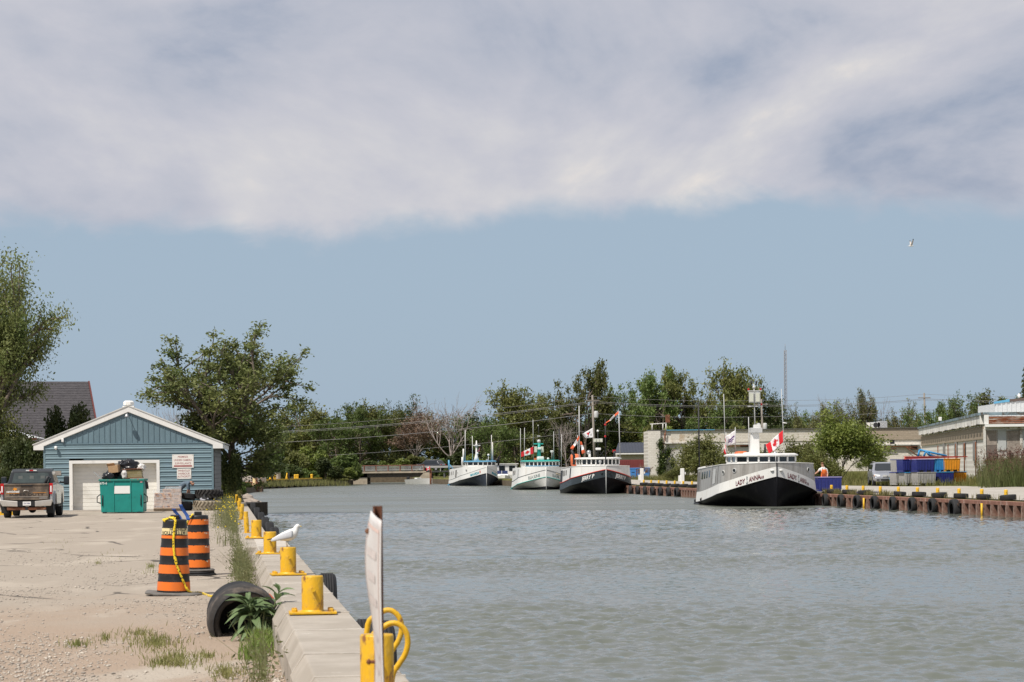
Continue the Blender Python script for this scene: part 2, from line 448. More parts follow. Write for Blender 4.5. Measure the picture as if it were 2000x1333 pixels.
def waves(x0, x1, nx_, y0, y1, s0, s1):
    ys_ = [y0]
    while ys_[-1] < y1: ys_.append(ys_[-1] + s0 + (s1 - s0) * (ys_[-1] - y0) / (y1 - y0))
    ys_ = np.array(ys_); ys_[-1] = y1; xs_ = np.linspace(x0, x1, nx_)
    XX, YY = np.meshgrid(xs_, ys_); ZZ = np.zeros_like(XX)
    for lam, th, p0, p1, q0, q1 in WV:
        kk = 2 * np.pi / lam; ph = kk * (XX * np.cos(th) + YY * np.sin(th)) + p0 + 1.1 * np.sin(XX * q0 + YY * q1 + p1)
        ZZ += .0045 * lam ** .75 * (np.sin(ph) + .35 * np.cos(2 * ph))
    gust = sum(np.sin(XX * a + YY * b_ + c_) for a, b_, c_ in GU)
    ZZ *= .35 + 1.0 / (1 + np.exp(-gust * 1.1))
    e_ = np.minimum(1, np.minimum((XX - x0), (x1 - XX)) / 1.5) * np.minimum(1, np.minimum(YY - y0, (y1 - YY) / 2.5))
    ZZ = ZW + ZZ * np.clip(e_, 0, 1)
    ny_ = len(ys_); ii = (np.arange(ny_ - 1)[:, None] * nx_ + np.arange(nx_ - 1)[None]).ravel()
    tag(put('canal_ripples', npmesh('canal_ripples', np.stack([XX, YY, ZZ], 2).reshape(-1, 3), np.stack([ii, ii + 1, ii + nx_ + 1, ii + nx_], 1), m_wave, smooth=True)), kind='structure')
waves(WN0, WN1, 440, WY0, WYM, .050, .095)
waves(WX0, WX1, 420, WYM, WY1, .11, .30)
mb = MB(); mb.quad((-400, -40, -3), (500, -40, -3), (500, 420, -3), (-400, 420, -3))
tag(mb.build('canal_bed', mat('silt', (.06, .055, .045), .9)), kind='structure')

def sheet(name, pts, z, skirt, m, m_side=None):
    n = len(pts); mb = MB()
    vs = [(p[0], p[1], z if len(p) < 3 else p[2]) for p in pts]
    mb.add(vs, [tuple(range(n))])
    if skirt is not None:
        mb.add(vs + [(p[0], p[1], skirt) for p in vs], [(i, i + n, (i + 1) % n + n, (i + 1) % n) for i in range(n)], 1 if m_side else 0)
    return tag(mb.build(name, [m, m_side] if m_side else m), kind='structure')
def q2(a, b): v = Q(a, b); return (v.x, v.y)
def g2(px, py, z): v = G(px, py, z); return (v.x, v.y)
m_bank = mat('earth_bank', (.13, .10, .065), .95, .3, 2, bump=.6, bscale=6)
left_shore = [q2(-30, .58), q2(49.6, .58), q2(49.8, 1.0), q2(120, 1.0), g2(470, 972, ZW), g2(470, 966, ZW), g2(502, 961, ZW),
              g2(506, 955.5, ZW), g2(626, 950, ZW), g2(690, 947, ZW)]
lot = sheet('gravel_lot', [q2(-30, -60), *left_shore[:4], (-13.5, 126), (-75, 126), (-75, -30)], 0, -1.6, m_lot, m_bank)
sheet('grass_shore', [(-13.5, 126), *left_shore[3:], q2(375, 19), (-400, 375), (-400, 126)], -.02, -1.6, m_turf, m_bank)
sheet('side_yard', [(-75, -30), (-75, 126), (-400, 126), (-400, -30)], -.01, None, m_turf)
def zr(x, y, bq):                      # the far bank rises gently away from the quay
    s = max(0., min(1., (y - 185) / 60)); s = s * s * (3 - 2 * s)
    k = max(0., min(1., (bq - 44) / 14)); k = k * k * (3 - 2 * k)
    nzv = mnoise.noise(Vector((x * .12, y * .12, 3.3))) * .16 * k
    return .55 * s * max(k, .35) + nzv + .25 * k
AA = [0, 40, 70, 90] + list(range(96, 300, 3)) + [306, 316, 326, 336, 350, 375]
BBo = [0, .5, 2, 4, 6, 8, 10, 12, 14, 16, 18, 20, 23, 26, 30, 34, 40, 46, 54, 64, 80, 110, 170, 300]
mb = MB(); vs = []; fs = []
for a in AA:
    b0 = 35.3 if a < 292 else 35.3 - 4.6 * min(1, (a - 292) / 30)
    for bo in BBo:
        v = Q(a, b0 + bo); vs.append((v.x, v.y, zr(v.x, v.y, b0 + bo) if bo > 0 else 0.0))
nB = len(BBo)
for i in range(len(AA) - 1):
    for j in range(nB - 1): fs.append((i * nB + j, i * nB + j + 1, (i + 1) * nB + j + 1, (i + 1) * nB + j))
mb.add(vs, fs, 0, True)
base = [vs[i * nB] for i in range(len(AA))]
mb.add(base + [(p[0], p[1], -1.6) for p in base], [(i, i + 1, i + 1 + len(base), i + len(base)) for i in range(len(base) - 1)], 1)
tag(mb.build('grass_bank', [m_turf, m_bank]), kind='structure')
# crushed-stone apron along the far quay, draped 2 cm over the bank
AP = [(60, 18), (98, 19), (112, 18.5), (128, 17.0), (140, 16.0), (152, 15), (160, 13.2), (176, 11.5), (192, 11.5), (215, 9), (235, 8), (262, 7), (290, 6)]
def apw(a):
    for (a0, w0), (a1, w1) in zip(AP, AP[1:]):
        if a <= a1: return w0 + (w1 - w0) * max(0, (a - a0)) / (a1 - a0)
    return AP[-1][1]
mb = MB(); vs = []; na = 116
for i in range(na + 1):
    a = 60 + 230 * i / na
    w = apw(a) + .5 * mnoise.noise(Vector((a * .35, 2.2, 0)))
    for j in range(13):
        bo = .35 + (w - .35) * j / 12; v = Q(a, 35.3 + bo)
        vs.append((v.x, v.y, max(zr(v.x, v.y, 35.3 + bo), 0) + (.05 if j < 12 else -.06)))
fs = [(i * 13 + j, i * 13 + j + 1, (i + 1) * 13 + j + 1, (i + 1) * 13 + j) for i in range(na) for j in range(12)]
mb.add(vs, fs, 0, True)
tag(mb.build('stone_apron', m_apron), kind='structure')
sheet('far_ground', [(-4000, 375), (4000, 375), (4000, 6000), (-4000, 6000)], .3, None, m_turf)
mb = MB(); mb.quad((-4000, 375, -1.5), (4000, 375, -1.5), (4000, 375, .3), (-4000, 375, .3)); tag(mb.build('far_bank', m_bank), kind='structure')

# ---------------------------------------------------------------- near quay: concrete cap blocks
m_conc, t, L, b, nz, vor, rng, mix, mth, bump, sep = nodes_mat('quay_concrete')
c = mix(rng(nz(1.2, 5, .6), .4, .65), (.345, .305, .255), (.42, .375, .32))
c = mix(rng(nz(16, 5, .7), .55, .72, 0, .55), c, (.34, .30, .255))
c = mix(rng(nz(120, 2), .62, .7, 0, .5), c, (.24, .21, .18))
c = mix(rng(nz(3.3, 4, .7), .66, .72, 0, .8), c, (.56, .53, .48))
L(c, b.inputs['Base Color']); b.inputs['Roughness'].default_value = .88; b.inputs['Specular IOR Level'].default_value = .2
L(bump(nz(70, 4), .35, .01), b.inputs['Normal'])
m_joint = mat('joint_mortar', (.50, .455, .395), .9, .15, 6, c2=(.40, .36, .31), c2t=(.5, .65), c2s=5)
quay = thing('concrete_quay_wall', 'long pale concrete quay wall carrying the big yellow mooring bollards', 'quay wall', Q(0, 0), QROT)
joints = [6, 9.2, 11.6, 13.9, 15.9, 17.9, 20.5, 23.0, 25.0, 26.5, 28.8, 31.4, 34.2, 35.9, 37.8, 40.6, 43.0]
rnd = random.Random(5)
for a0, a1 in zip(joints, joints[1:]):
    o = [rnd.uniform(-.012, .012) for _ in range(4)]
    pf = [(.52 + o[0], -.3), (.52 + o[0], .235), (.625 + o[1], .40 + o[2] * .4), (1.24, .40 + o[2] * .4), (1.24, -1.5), (.8, -1.5)]
    mb = MB(); mb.prism(pf, a0 + .02, a1 - .02, 'y')
    mb.build('cap_block', m_conc, quay, bevel=.012)
for a0, a1 in ((43.0, 46.2), (46.2, 49.6)):
    mb = MB(); mb.prism([(.36, -.3), (.36, .30), (.44, .39), (1.24, .39), (1.24, -1.5), (.7, -1.5)], a0 + .012, a1 - .01, 'y')
    mb.build('cap_block', m_conc, quay, bevel=.02)
mb = MB(); mb.prism([(.545, -.3), (.530, .230), (.632, .394), (1.235, .394), (1.22, -1.4), (.8, -1.4)], 6, 49.4, 'y')
mb.build('joint_filler', m_joint, quay)
for a0 in joints[1:-1]:
    w_ = rnd.uniform(.018, .040); mb = MB(); mb.prism([(.505, .0), (.505, .238), (.612, .4075), (1.245, .4075), (1.245, .36), (.55, .1)], a0 - w_, a0 + w_, 'y'); mb.build('joint_strip', m_joint, quay)
edge = thing('low_concrete_kerb', 'low concrete kerb with thin yellow pipe posts beyond the thick bollards', 'kerb', Q(0, 0), QROT)
for a0 in np.arange(49.8, 118, 4.9):
    mb = MB(); mb.prism([(.42, -.3), (.42, .05), (.5, .10), (1.16, .10), (1.16, -1.5)], a0, a0 + 4.88, 'y')
    mb.build('kerb_block', m_conc, edge, bevel=.02)

# ---------------------------------------------------------------- bollards of the near quay
def bolt_mb(x, y, z, r=.028, h=.03):
    mb = MB(); mb.lathe([(r, 0), (r, h * .8), (r * .8, h), (0.001, h)], 6, M=Matrix.Translation((x, y, z)), smooth=False); return mb
def make_bollard():
    t = thing('mooring_bollard', '', 'bollard')
    mb = MB(); mb.lathe([(.108, .024), (.108, .362), (.102, .375), (.0, .376)], 40)
    mb.lathe([(.118, .024), (.113, .034), (.108, .040)], 40)
    mb.build('post', M_YELLOW, t)
    MB().box((0, 0, .012), (.47, .34, .024)).build('base_plate', M_YELLOW, t, bevel=.006)
    for sx_ in (-1, 1):
        for sy_ in (-1, 1): bolt_mb(sx_ * .18, sy_ * .11, .024).build('bolt', M_YELLOW, t)
    mb = MB(); mb.tube([(0, -.21, .245), (0, .21, .245)], .0165, 12)
    for s_ in (-1, 1): mb.tube([(0, s_ * .195, .245), (0, s_ * .212, .245)], .024, 6, smooth=False)
    mb.build('pin', M_YELLOW, t)
    return t
bol = make_bollard()
spots = [((736, 1257), 14.7, 'big yellow bollard behind the white sign, nearest of the row'),
         ((610, 1126), 22.75, 'big yellow bollard standing between the fender tyre and the leafy plant'),
         ((562.5, 1069), 31.0, 'big yellow bollard with the standing gull on top'),
         ((527, 1039), 38.6, 'big yellow bollard half hidden behind the standing gull'),
         ((500.5, 1018), 47.4, 'farthest of the thick yellow bollards, at the end of the concrete cap')]
BTOP = []
for i, ((px, py), Y, lab) in enumerate(spots):
    o = bol if i == 0 else copy_tree(bol)
    p = P(px, py, Y); o.location = (p.x, p.y, .405); o.rotation_euler = (0, 0, QROT + (i * .07 % .2 - .08))
    tag(o, lab, 'bollard', 'thick yellow bollards on the concrete cap'); BTOP.append(Vector((p.x, p.y, .405 + .376)))
# thin pipe posts
pp = None
plist = [(62.5, .64, 'first'), (70.5, .70, 'second'), (79, .62, 'third'), (86, .70, 'fourth'), (94, .66, 'fifth'), (102, .74, 'sixth'), (110, .70, 'seventh'), (117.5, .72, 'eighth and last')]
for i, (a, b_, w) in enumerate(plist):
    if pp is None:
        pp = thing('pipe_post', '', 'post'); mb = MB(); mb.lathe([(.068, 0), (.068, .42), (.062, .432), (0, .434)], 20); mb.build('pipe', M_YELLOW, pp)
        mb = MB(); mb.tube([(0, -.1, .28), (0, .1, .28)], .014, 8); mb.build('pin', M_YELLOW, pp)
        MB().box((0, 0, .006), (.26, .22, .012)).build('base_plate', M_YELLOW, pp); o = pp
    else: o = copy_tree(pp)
    v = Q(a, b_, .10); o.location = v; o.rotation_euler = (0, R((i * 37) % 7 - 3), QROT)
    tag(o, f'thin yellow pipe post on the low kerb, {w} beyond the thick bollards', 'post', 'thin yellow posts along the low kerb')

# ---------------------------------------------------------------- tyres
def tyre_mesh(name, Rr, w, rim, m, n=36, lugs=0, ribs=0):
    """axis along z, centre at origin; a hollow casing"""
    h = w / 2; s = Rr - rim
    prof = [(rim, h * .72), (rim + s * .35, h), (rim + s * .75, h * .98), (Rr - s * .06, h * .86), (Rr, h * .62), (Rr + .0, 0), (Rr, -h * .62), (Rr - s * .06, -h * .86),
            (rim + s * .75, -h * .98), (rim + s * .35, -h), (rim, -h * .72), (rim + s * .02, -h * .62), (rim + s * .4, -h * .84), (Rr - s * .2, -h * .7), (Rr - s * .14, 0),
            (Rr - s * .2, h * .7), (rim + s * .4, h * .84), (rim + s * .02, h * .62)]
    mb = MB(); mb.lathe(prof, n, closed=True)
    if ribs:
        for k in range(ribs):
            z = -h * .55 + 1.1 * h * k / (ribs - 1)
            mb.lathe([(Rr - .004, z - .018), (Rr + .012, z - .014), (Rr + .012, z + .014), (Rr - .004, z + .018)], n)
    for k in range(lugs):
        for sd in (-1, 1):
            a0 = 2 * math.pi * (k + (.5 if sd > 0 else 0)) / lugs
            vs = []
            for (da, zz) in ((0, h * .02), (.085, h * .02), (.30, h * .93), (.20, h * .93)):
                for rr in (Rr - .01, Rr + .055 * Rr / .6 * (1 if zz < h * .5 else .72)):
                    a_ = a0 + da * 1.1; vs.append((rr * math.cos(a_), rr * math.sin(a_), sd * zz))
            mb.add(vs, [(0, 2, 4, 6), (1, 7, 5, 3), (0, 1, 3, 2), (2, 3, 5, 4), (4, 5, 7, 6), (6, 7, 1, 0)])
    return mb.mesh(name, m)
me_tyre = tyre_mesh('tyre', .33, .21, .19, M_BLACK, 20)
me_tyre_mid = tyre_mesh('tyre', .42, .26, .24, M_BLACK, 32, ribs=5)
Vv = Vector((UY, -UX, 0))
def tyre_on_wall(me, a, b_, z, label, group, name='fender_tyre', tilt=0, sc=1):
    o = put(name, me); o.location = Q(a, b_, z)
    q = Vv.to_track_quat('Z', 'Y'); o.rotation_mode = 'QUATERNION'
    o.rotation_quaternion = Matrix.Rotation(tilt, 3, 'Z').to_quaternion() @ q
    o.scale = (sc, sc, sc)
    return tag(o, label, 'tyre', group)
tyre_on_wall(me_tyre_mid, 20.9, 1.40, .00, 'black fender tyre hung on the wall beside the nearest tall yellow bollard', 'fender tyres of the concrete wall', sc=1.05)
tyre_on_wall(me_tyre_mid, 22.1, 1.36, -.02, 'black fender tyre tucked behind a ribbed one at the wall', 'fender tyres of the concrete wall', sc=.95)
tyre_on_wall(me_tyre_mid, 31.4, 1.40, .0, 'black fender tyre showing past the bollard that carries the gull', 'fender tyres of the concrete wall', sc=.95)
for i, (a, w) in enumerate(((55, 'first'), (61, 'second'), (67, 'third'), (74, 'fourth'), (82, 'fifth'), (92, 'sixth'), (104, 'seventh'))):
    tyre_on_wall(me_tyre_mid, a, 1.34, -.12, f'black tyre hung on the low kerb below the thin posts, {w} along', 'fender tyres of the low kerb', sc=.95)

# ---------------------------------------------------------------- far quay: rusty sheet piling
m_pile = mat('rusty_piling', (.17, .085, .06), .85, .3, 1.5, c2=(.34, .25, .20), c2t=(.45, .65), c2s=3.0, c3=(.09, .04, .03), c3t=(.52, .68), c3s=6, bump=.4, bscale=20, rnd=.12)
m_beam = mat('rusty_beam', (.25, .12, .085), .8, .25, 2, c2=(.36, .26, .22), c2s=4, bump=.2, bscale=25, rnd=.08)
fq = thing('sheet_pile_quay', 'rust brown steel sheet pile quay across the water', 'quay wall', Q(0, 0), QROT)
pm = None; PITCH = 1.02
for k in range(118):
    a = 84 + k * PITCH
    if pm is None:
        mb = MB()
        pf = [(0, .0), (.16, .0), (.30, .30), (.72, .30), (.86, .0), (1.02, .0)]
        pf2 = pf + [(x, y + .035) for x, y in reversed(pf)]
        n_ = len(pf2)
        vs = [(y - .02, x, -1.9) for x, y in pf2] + [(y - .02, x, -.16) for x, y in pf2]
        fs = [(i, (i + 1) % n_, n_ + (i + 1) % n_, n_ + i) for i in range(n_)] + [(j, j + 1, n_ - 2 - j, n_ - 1 - j) for j in range(5)] + [(n_ + j, n_ + n_ - 1 - j, n_ + n_ - 2 - j, n_ + j + 1) for j in range(5)]
        mb.add(vs, fs); pm = mb.mesh('sheet_pile', m_pile)
    put('sheet_pile', pm, fq, (34.86, a, 0))
bm = MB().box((0, 3.0, -.085), (.46, 5.98, .17)).mesh('cap_beam', m_beam)
for k in range(20): put('cap_beam', bm, fq, (35.09, 84 + k * 6.0, .0), bevel=.01)
far_y = mat('yellow_paint_far', (.78, .46, .03), .5, .1, 4)
fb = thing('quay_bollard', '', 'bollard')
mb = MB(); mb.lathe([(.085, 0), (.085, .44), (.078, .46), (0, .465)], 14); mb.build('post', far_y, fb)
mb = MB(); mb.tube([(0, -.15, .36), (0, .15, .36)], .016, 8); mb.build('pin', far_y, fb)
first = True; n_vis = 0
ORD = 'first second third fourth fifth sixth seventh eighth ninth tenth eleventh twelfth thirteenth fourteenth fifteenth sixteenth seventeenth eighteenth nineteenth twentieth'.split()
m_chain = mat('chain', (.12, .075, .055), .7, .2, metal=.4)
ring = MB(); ring.tube([(.035 * math.cos(w), 0, .055 * math.sin(w)) for w in np.linspace(0, 2 * math.pi, 9)], .011, 5, caps=False); ring = ring.mesh('chain_link', m_chain)
rr = random.Random(8)
n1 = n2 = 0
for k in range(-2, 30):
    Y = 101.9 + 3.35 * k
    a = (Y - 35.6 * -UX) / UY
    px = 1000 + F * (Q(a, 35.6).x / Q(a, 35.6).y)
    if 1366 < px < 1596 or px < 1243: continue
    near_part = px > 1500
    if near_part: n1 += 1; wd = ORD[n1 - 1] + ' from the picture rim'
    else: n2 += 1; wd = ORD[n2 - 1] + ' between the two nearest boats'
    o = fb if first else copy_tree(fb); first = False
    o.location = Q(a, 35.62, .045); o.rotation_euler = (0, 0, QROT + rr.uniform(-.1, .1))
    tag(o, f'short yellow far quay bollard, {wd}', 'bollard', 'short yellow bollards of the far quay')
    if k != 7:
        o = put('flat_tyre', me_tyre); v = Q(a - .46, 35.56, .155); o.location = v; o.rotation_euler = (R(rr.uniform(-4, 4)), R(rr.uniform(-5, 5)), rr.uniform(0, 3)); s_ = rr.uniform(1.0, 1.16); o.scale = (s_, s_, s_)
        tag(o, f'black tyre lying flat at a quay bollard, {wd}', 'tyre', 'tyres lying on the far quay')
    if near_part and k < 2: continue
    big = 1.6 if k == 2 else 1.3
    tyre_on_wall(me_tyre, a + 1.3, 34.68, -.40 - (.1 if k == 2 else 0), f'worn tyre chained to the rusty piling, {wd}', 'tyres chained to the far quay', tilt=rr.uniform(-.1, .1), sc=big)
    ch = thing('chain', f'rusty chain holding a hung tyre, {wd}', 'chain', (0, 0, 0), 0, 'chains of the hung tyres')
    for q_ in range(7):
        f_ = q_ / 6
        c_ = put('chain_link', ring, ch); c_.location = Q(a + 1.1 - .55 * f_, 34.70, -.35 + .25 * f_ - .05 * math.sin(f_ * 3.14)); c_.rotation_euler = (0, -.5, QROT + (q_ % 2) * 1.57 + .3)
for px, w in ((1926, 'nearer'), (1694, 'farther')):
    Y = 35.0 * 4520 / (px - 432); v = P(px, 990, Y)
    mb = MB(); mb.tube([(0, 0, -.9), (0, 0, -.12)], .05, 10); o = mb.build('ladder_pipe', far_y, None, (v.x, v.y, 0)); o.location = Q((Y - 34.72 * .1257) / UY, 34.72, 0)
    tag(o, f'thin yellow pipe fixed upright on the rusty piling, {w} one', 'pipe')
for i, (px, w) in enumerate(((1251, 'beside the black and white boat'), (1330, 'beside the row of hung tyres'))):
    Y = 36.6 * 4520 / (px - 432); a = (Y - 36.6 * .1257) / UY
    t = thing('cable_post', f'white service post with side arm on the far quay {w}', 'post', Q(a, 36.6, .04), QROT)
    MB().box((0, 0, .72), (.3, .26, 1.44)).build('post', M_WHITE, t, bevel=.04)
    MB().box((-.22, 0, .62), (.22, .18, .5), taper=.8).build('bracket', M_WHITE, t, bevel=.03)
    MB().box((.2, 0, 1.05), (.16, .12, .18)).build('socket', M_WHITE, t, bevel=.02)
# ================================================================ near side: sign, ladder, gull, drums, tyre, plant
# ---- sign board on its post, seen almost edge-on
m_sign = mat('faded_sign', (.70, .675, .65), .45, .06, 4, c2=(.56, .50, .48), c2t=(.5, .75), c2s=3)
m_print = mat('faded_print', (.65, .59, .56), .6, .15, 20)
sp = P(735, 1160, 9.0)
t = thing('sign_board', 'warped white sign board on a rusty post, seen nearly edge-on over the nearest bollard', 'sign', (sp.x, sp.y, 0))
SW, SH = .46, .92
vd = math.atan2(sp.x, sp.y)
ang = R(90) - vd + math.asin(.054 / SW)
def sgn(u, v):                                    # u 0..1 across, v 0..1 down
    w = .016 * math.sin(v * 4.2 + .3) * (.4 + u) + .012 * math.sin(v * 9) * u - .02 * u * u
    x, y = u * SW, w
    x -= .25; return (-.004 + x * math.cos(ang) - y * math.sin(ang), x * math.sin(ang) + y * math.cos(ang), 1.645 + .030 * u - v * SH)
mb = MB(); mb.grid(sgn, 12, 30)
o = mb.build('board', m_sign, t); so_ = o.modifiers.new('s', 'SOLIDIFY'); so_.thickness = .004; so_.offset = 1
mb = MB()
def sgp(u, v, d=.006):
    p = Vector(sgn(u, v)); return p + Vector((-math.sin(ang), math.cos(ang), 0)) * d
for (u0, u1, v0, v1) in ((.06, .09, .04, .96), (.91, .94, .04, .96), (.06, .94, .045, .06)):
    mb.grid(lambda a, c: sgp(u0 + (u1 - u0) * a, v0 + (v1 - v0) * c), 2, 14)
mb.build('printed_border', mat('border_print', (.70, .53, .47), .6, .1), t)
for ln, (v0, v1) in enumerate(((.14, .20), (.24, .30), (.34, .40), (.50, .54), (.57, .61), (.64, .68))):
    mb = MB(); u0 = .2 + .06 * (ln % 2)
    mb.grid(lambda a, c: sgp(u0 + (.78 - 2 * u0 + .2) * a, v0 + (v1 - v0) * .6 * c), 6, 2); mb.build('faded_line', m_print, t)
for zz in (1.595, 1.075):
    mb = MB(); mb.tube([(-.050, .13, zz), (.0, .13, zz)], .007, 8); mb.tube([(-.044, .13, zz), (-.036, .13, zz)], .013, 6); mb.build('bolt', M_RUST, t)
mb = MB(); mb.prism([(-.018, .055), (.018, .055), (.018, .012), (.010, .012), (.010, .046), (-.010, .046), (-.010, .012), (-.018, .012)], -.3, 1.694, 'z', M=Matrix.Translation((-.001, .13, 0))); mb.build('post', M_RUST, t)

# ---- ladder hoops at the quay rim
t = thing('ladder_rail', 'pair of curved yellow ladder handrails at the water side of the wall', 'ladder', (0, 0, 0))
c0 = P(757, 1300, 15.1); c1 = P(747, 1270, 16.0)
for c_, s_ in ((c0, 1.0), (c1, 1.0)):
    pts = [(0, .0, -1.0), (.02, 0, -.25), (.03, 0, -.02), (.07, 0, .06), (.115, 0, .13), (.135, 0, .21), (.12, 0, .285), (.075, 0, .33), (.02, 0, .335), (-.04, 0, .30), (-.10, 0, .24), (-.12, 0, .0)]
    def cr(pts, n=4):
        out = []
        P_ = [Vector(p) for p in pts]
        for i in range(len(P_) - 1):
            p0, p1, p2, p3 = P_[max(i - 1, 0)], P_[i], P_[i + 1], P_[min(i + 2, len(P_) - 1)]
            for k in range(n):
                f = k / n
                out.append(.5 * ((2 * p1) + (p2 - p0) * f + (2 * p0 - 5 * p1 + 4 * p2 - p3) * f * f + (3 * p1 - p0 - 3 * p2 + p3) * f ** 3))
        return out + [P_[-1]]
    mb = MB(); mb.tube([c_ + Vector(p) * s_ + Vector((0, 0, -.06)) for p in cr(pts)], .019, 12)
    mb.build('handrail', M_YELLOW, t)
for k in range(4):
    mb = MB(); mb.tube([c0 + Vector((.0, 0, -.35 - k * .28)), c1 + Vector((.0, 0, -.35 - k * .28))], .014, 8); mb.build('rung', M_YELLOW, t)

# ---- gull standing on the third bollard
m_gw = mat('gull_white', (.80, .79, .76), .7, .04, 30)
m_gg = mat('gull_grey', (.50, .51, .53), .7, .08, 40)
m_gb = mat('gull_black', (.02, .02, .02), .6, .1)
gt = BTOP[2]
t = thing('gull', 'white and grey gull standing on a yellow bollard', 'gull', (gt.x - .012, gt.y, gt.z), 0)
def loft(rings, n=14, mats=None):
    """rings: (x, z, half width y, half height z, tilt)"""
    mb = MB(); vs = []; fs = []
    for (x, z, ry, rz_, tl) in rings:
        for k in range(n):
            w = 2 * math.pi * k / n
            yy, zz = ry * math.cos(w), rz_ * math.sin(w)
            vs.append((x - zz * math.sin(tl), yy, z + zz * math.cos(tl)))
    for i in range(len(rings) - 1):
        for k in range(n): fs.append((i * n + k, i * n + (k + 1) % n, (i + 1) * n + (k + 1) % n, (i + 1) * n + k))
    fs.append(tuple(range(n))[::-1]); fs.append(tuple((len(rings) - 1) * n + k for k in range(n)))
    mb.add(vs, fs, 0, True); return mb
# metres, x towards the head (screen right), z up from the feet
rings = [(-.235, .118, .010, .004, .2), (-.20, .124, .030, .012, .2), (-.15, .134, .044, .030, .2), (-.10, .142, .056, .050, .25), (-.04, .152, .066, .068, .3), (.02, .166, .070, .080, .35),
         (.075, .190, .066, .080, .5), (.112, .220, .052, .064, .7), (.130, .248, .040, .048, .9), (.138, .272, .035, .040, 1.0), (.146, .290, .036, .037, .8), (.158, .304, .034, .034, .4), (.174, .306, .027, .027, .2), (.188, .301, .016, .016, .1), (.195, .299, .004, .004, 0)]
t.scale = (.93, .93, .93)
mb = loft(rings); mb.build('body', m_gw, t)
for s_ in (-1, 1):
    def wing(u, v):
        x = .085 - .315 * u; z = .205 - .083 * u - .012 * u * u + (v - .5) * (.075 * (1 - u) ** .55 + .012) * 1.25
        wy = .074 * math.sqrt(max(0, 1 - ((u - .25) / .85) ** 2)) * (1 - .42 * abs(v - .35) ** 1.5) + .004
        return (x, s_ * wy, z - .012)
    mb = MB(); mb.grid(wing, 14, 6); o = mb.build('wing', m_gg, t); s2 = o.modifiers.new('s', 'SOLIDIFY'); s2.thickness = .006
    mb = MB(); mb.add([(-.20, s_ * .028, .128), (-.20, s_ * .020, .112), (-.285, s_ * .012, .106), (-.295, s_ * .010, .112), (-.24, s_ * .016, .126)], [(0, 1, 2, 3, 4)])
    o = mb.build('wing_tip', m_gb, t); s2 = o.modifiers.new('s', 'SOLIDIFY'); s2.thickness = .008
    mb = MB(); mb.tube([(.012 * s_ - .002, s_ * .018, .115), (.010 * s_, s_ * .018, .055), (.004 * s_, s_ * .018, .0)], [.006, .0042, .0045], 7)
    for q_ in (-.5, 0, .5): mb.tube([(.004 * s_, s_ * .018, .004), (.045, s_ * .018 + q_ * .03, .003)], .003, 5)
    mb.build('leg', mat('gull_leg', (.42, .34, .18), .6), t)
    MB().ball((.172, s_ * .026, .310), .0035, 8, 6).build('eye', m_gb, t)
mb = MB(); mb.tube([(.188, 0, .302), (.208, 0, .298), (.220, 0, .292)], [.008, .006, .0015], 8); mb.build('beak', mat('gull_beak', (.55, .40, .06), .5), t)

# ---- construction drums
m_dblk = mat('drum_black', (.016, .015, .015), .42, .25, 5, c2=(.06, .05, .045), c2t=(.55, .8), c2s=6)
m_or = mat('drum_orange', (.78, .175, .02), .40, .08, 5, c2=(.60, .15, .03), c2t=(.5, .75), c2s=5)
m_cream = mat('drum_label', (.74, .62, .33), .5, .08, 6)
m_shred = mat('torn_sheeting', (.70, .62, .46), .6, .1)
m_rub = mat('grey_rubber', (.145, .135, .125), .85, .2, 6, bump=.3, bscale=40)
def drum(loc, h, rb, rt, lean, bands, label, base, torn):
    t = thing('construction_drum', label, 'drum', loc, (0, lean, 0), 'orange and black construction drums')
    def rad(z): return rb + (rt - rb) * z / h
    prof = [(0, .03)]
    N = 60
    rg = random.Random(int(h * 100))
    edges = sorted({e for bnd in bands for e in bnd[:2]})
    for i in range(N + 1):
        z = .03 + (h - .03) * i / N
        r = rad(z)
        d = min(abs(z - e) for e in edges)
        r += .006 * math.exp(-(d / .012) ** 2)
        prof.append((r, z))
    prof += [(rt - .012, h + .014), (rt * .55, h + .018), (rt * .5, h + .016), (0, h + .016)]
    mb = MB(); mb.lathe(prof, 48); mb.build('body', m_dblk, t)
    for (z0, z1, mt) in bands:
        mb = MB(); vs = []; n = 96
        for k in range(n):
            w = 2 * math.pi * k / n
            up = 0
            if torn and math.cos(w + .9) > .1:
                up = -.035 * max(0, mnoise.noise(Vector((w * 5.3, z0 * 9, 1)))) * 2.2 * math.cos(w + .9)
            zt = z1 + up
            for zz in (z0, (z0 + z1) / 2, zt): vs.append(((rad(zz) + .004) * math.cos(w), (rad(zz) + .004) * math.sin(w), zz))
        fs = [(k * 3 + j, ((k + 1) % n) * 3 + j, ((k + 1) % n) * 3 + j + 1, k * 3 + j + 1) for k in range(n) for j in (0, 1)]
        mb.add(vs, fs, 0, True); mb.build('sleeve_band' if mt is m_or else 'label_band', mt, t)
        if torn:
            mb = MB(); w0 = -.95
            pts = [(w0 + .05 * k + .3 * rg.random(), rg.random()) for k in range(7)]
            for (w, q_) in sorted(pts):
                r_ = rad(z1) + .008
                mb.add([(r_ * math.cos(w), r_ * math.sin(w), z1 - .012 - .02 * q_), (r_ * math.cos(w + .09), r_ * math.sin(w + .09), z1 - .018 - .015 * q_), (r_ * 1.03 * math.cos(w + .05), r_ * 1.03 * math.sin(w + .05), z1 - .032 - .02 * q_)], [(0, 1, 2)])
            mb.build('torn_edge', m_shred, t)
    # carrying handle
    mb = MB(); mb.box((0, 0, h + .045), (.13, .05, .07)); mb.build('handle', m_dblk, t, bevel=.012)
    base(t, rb)
    return t
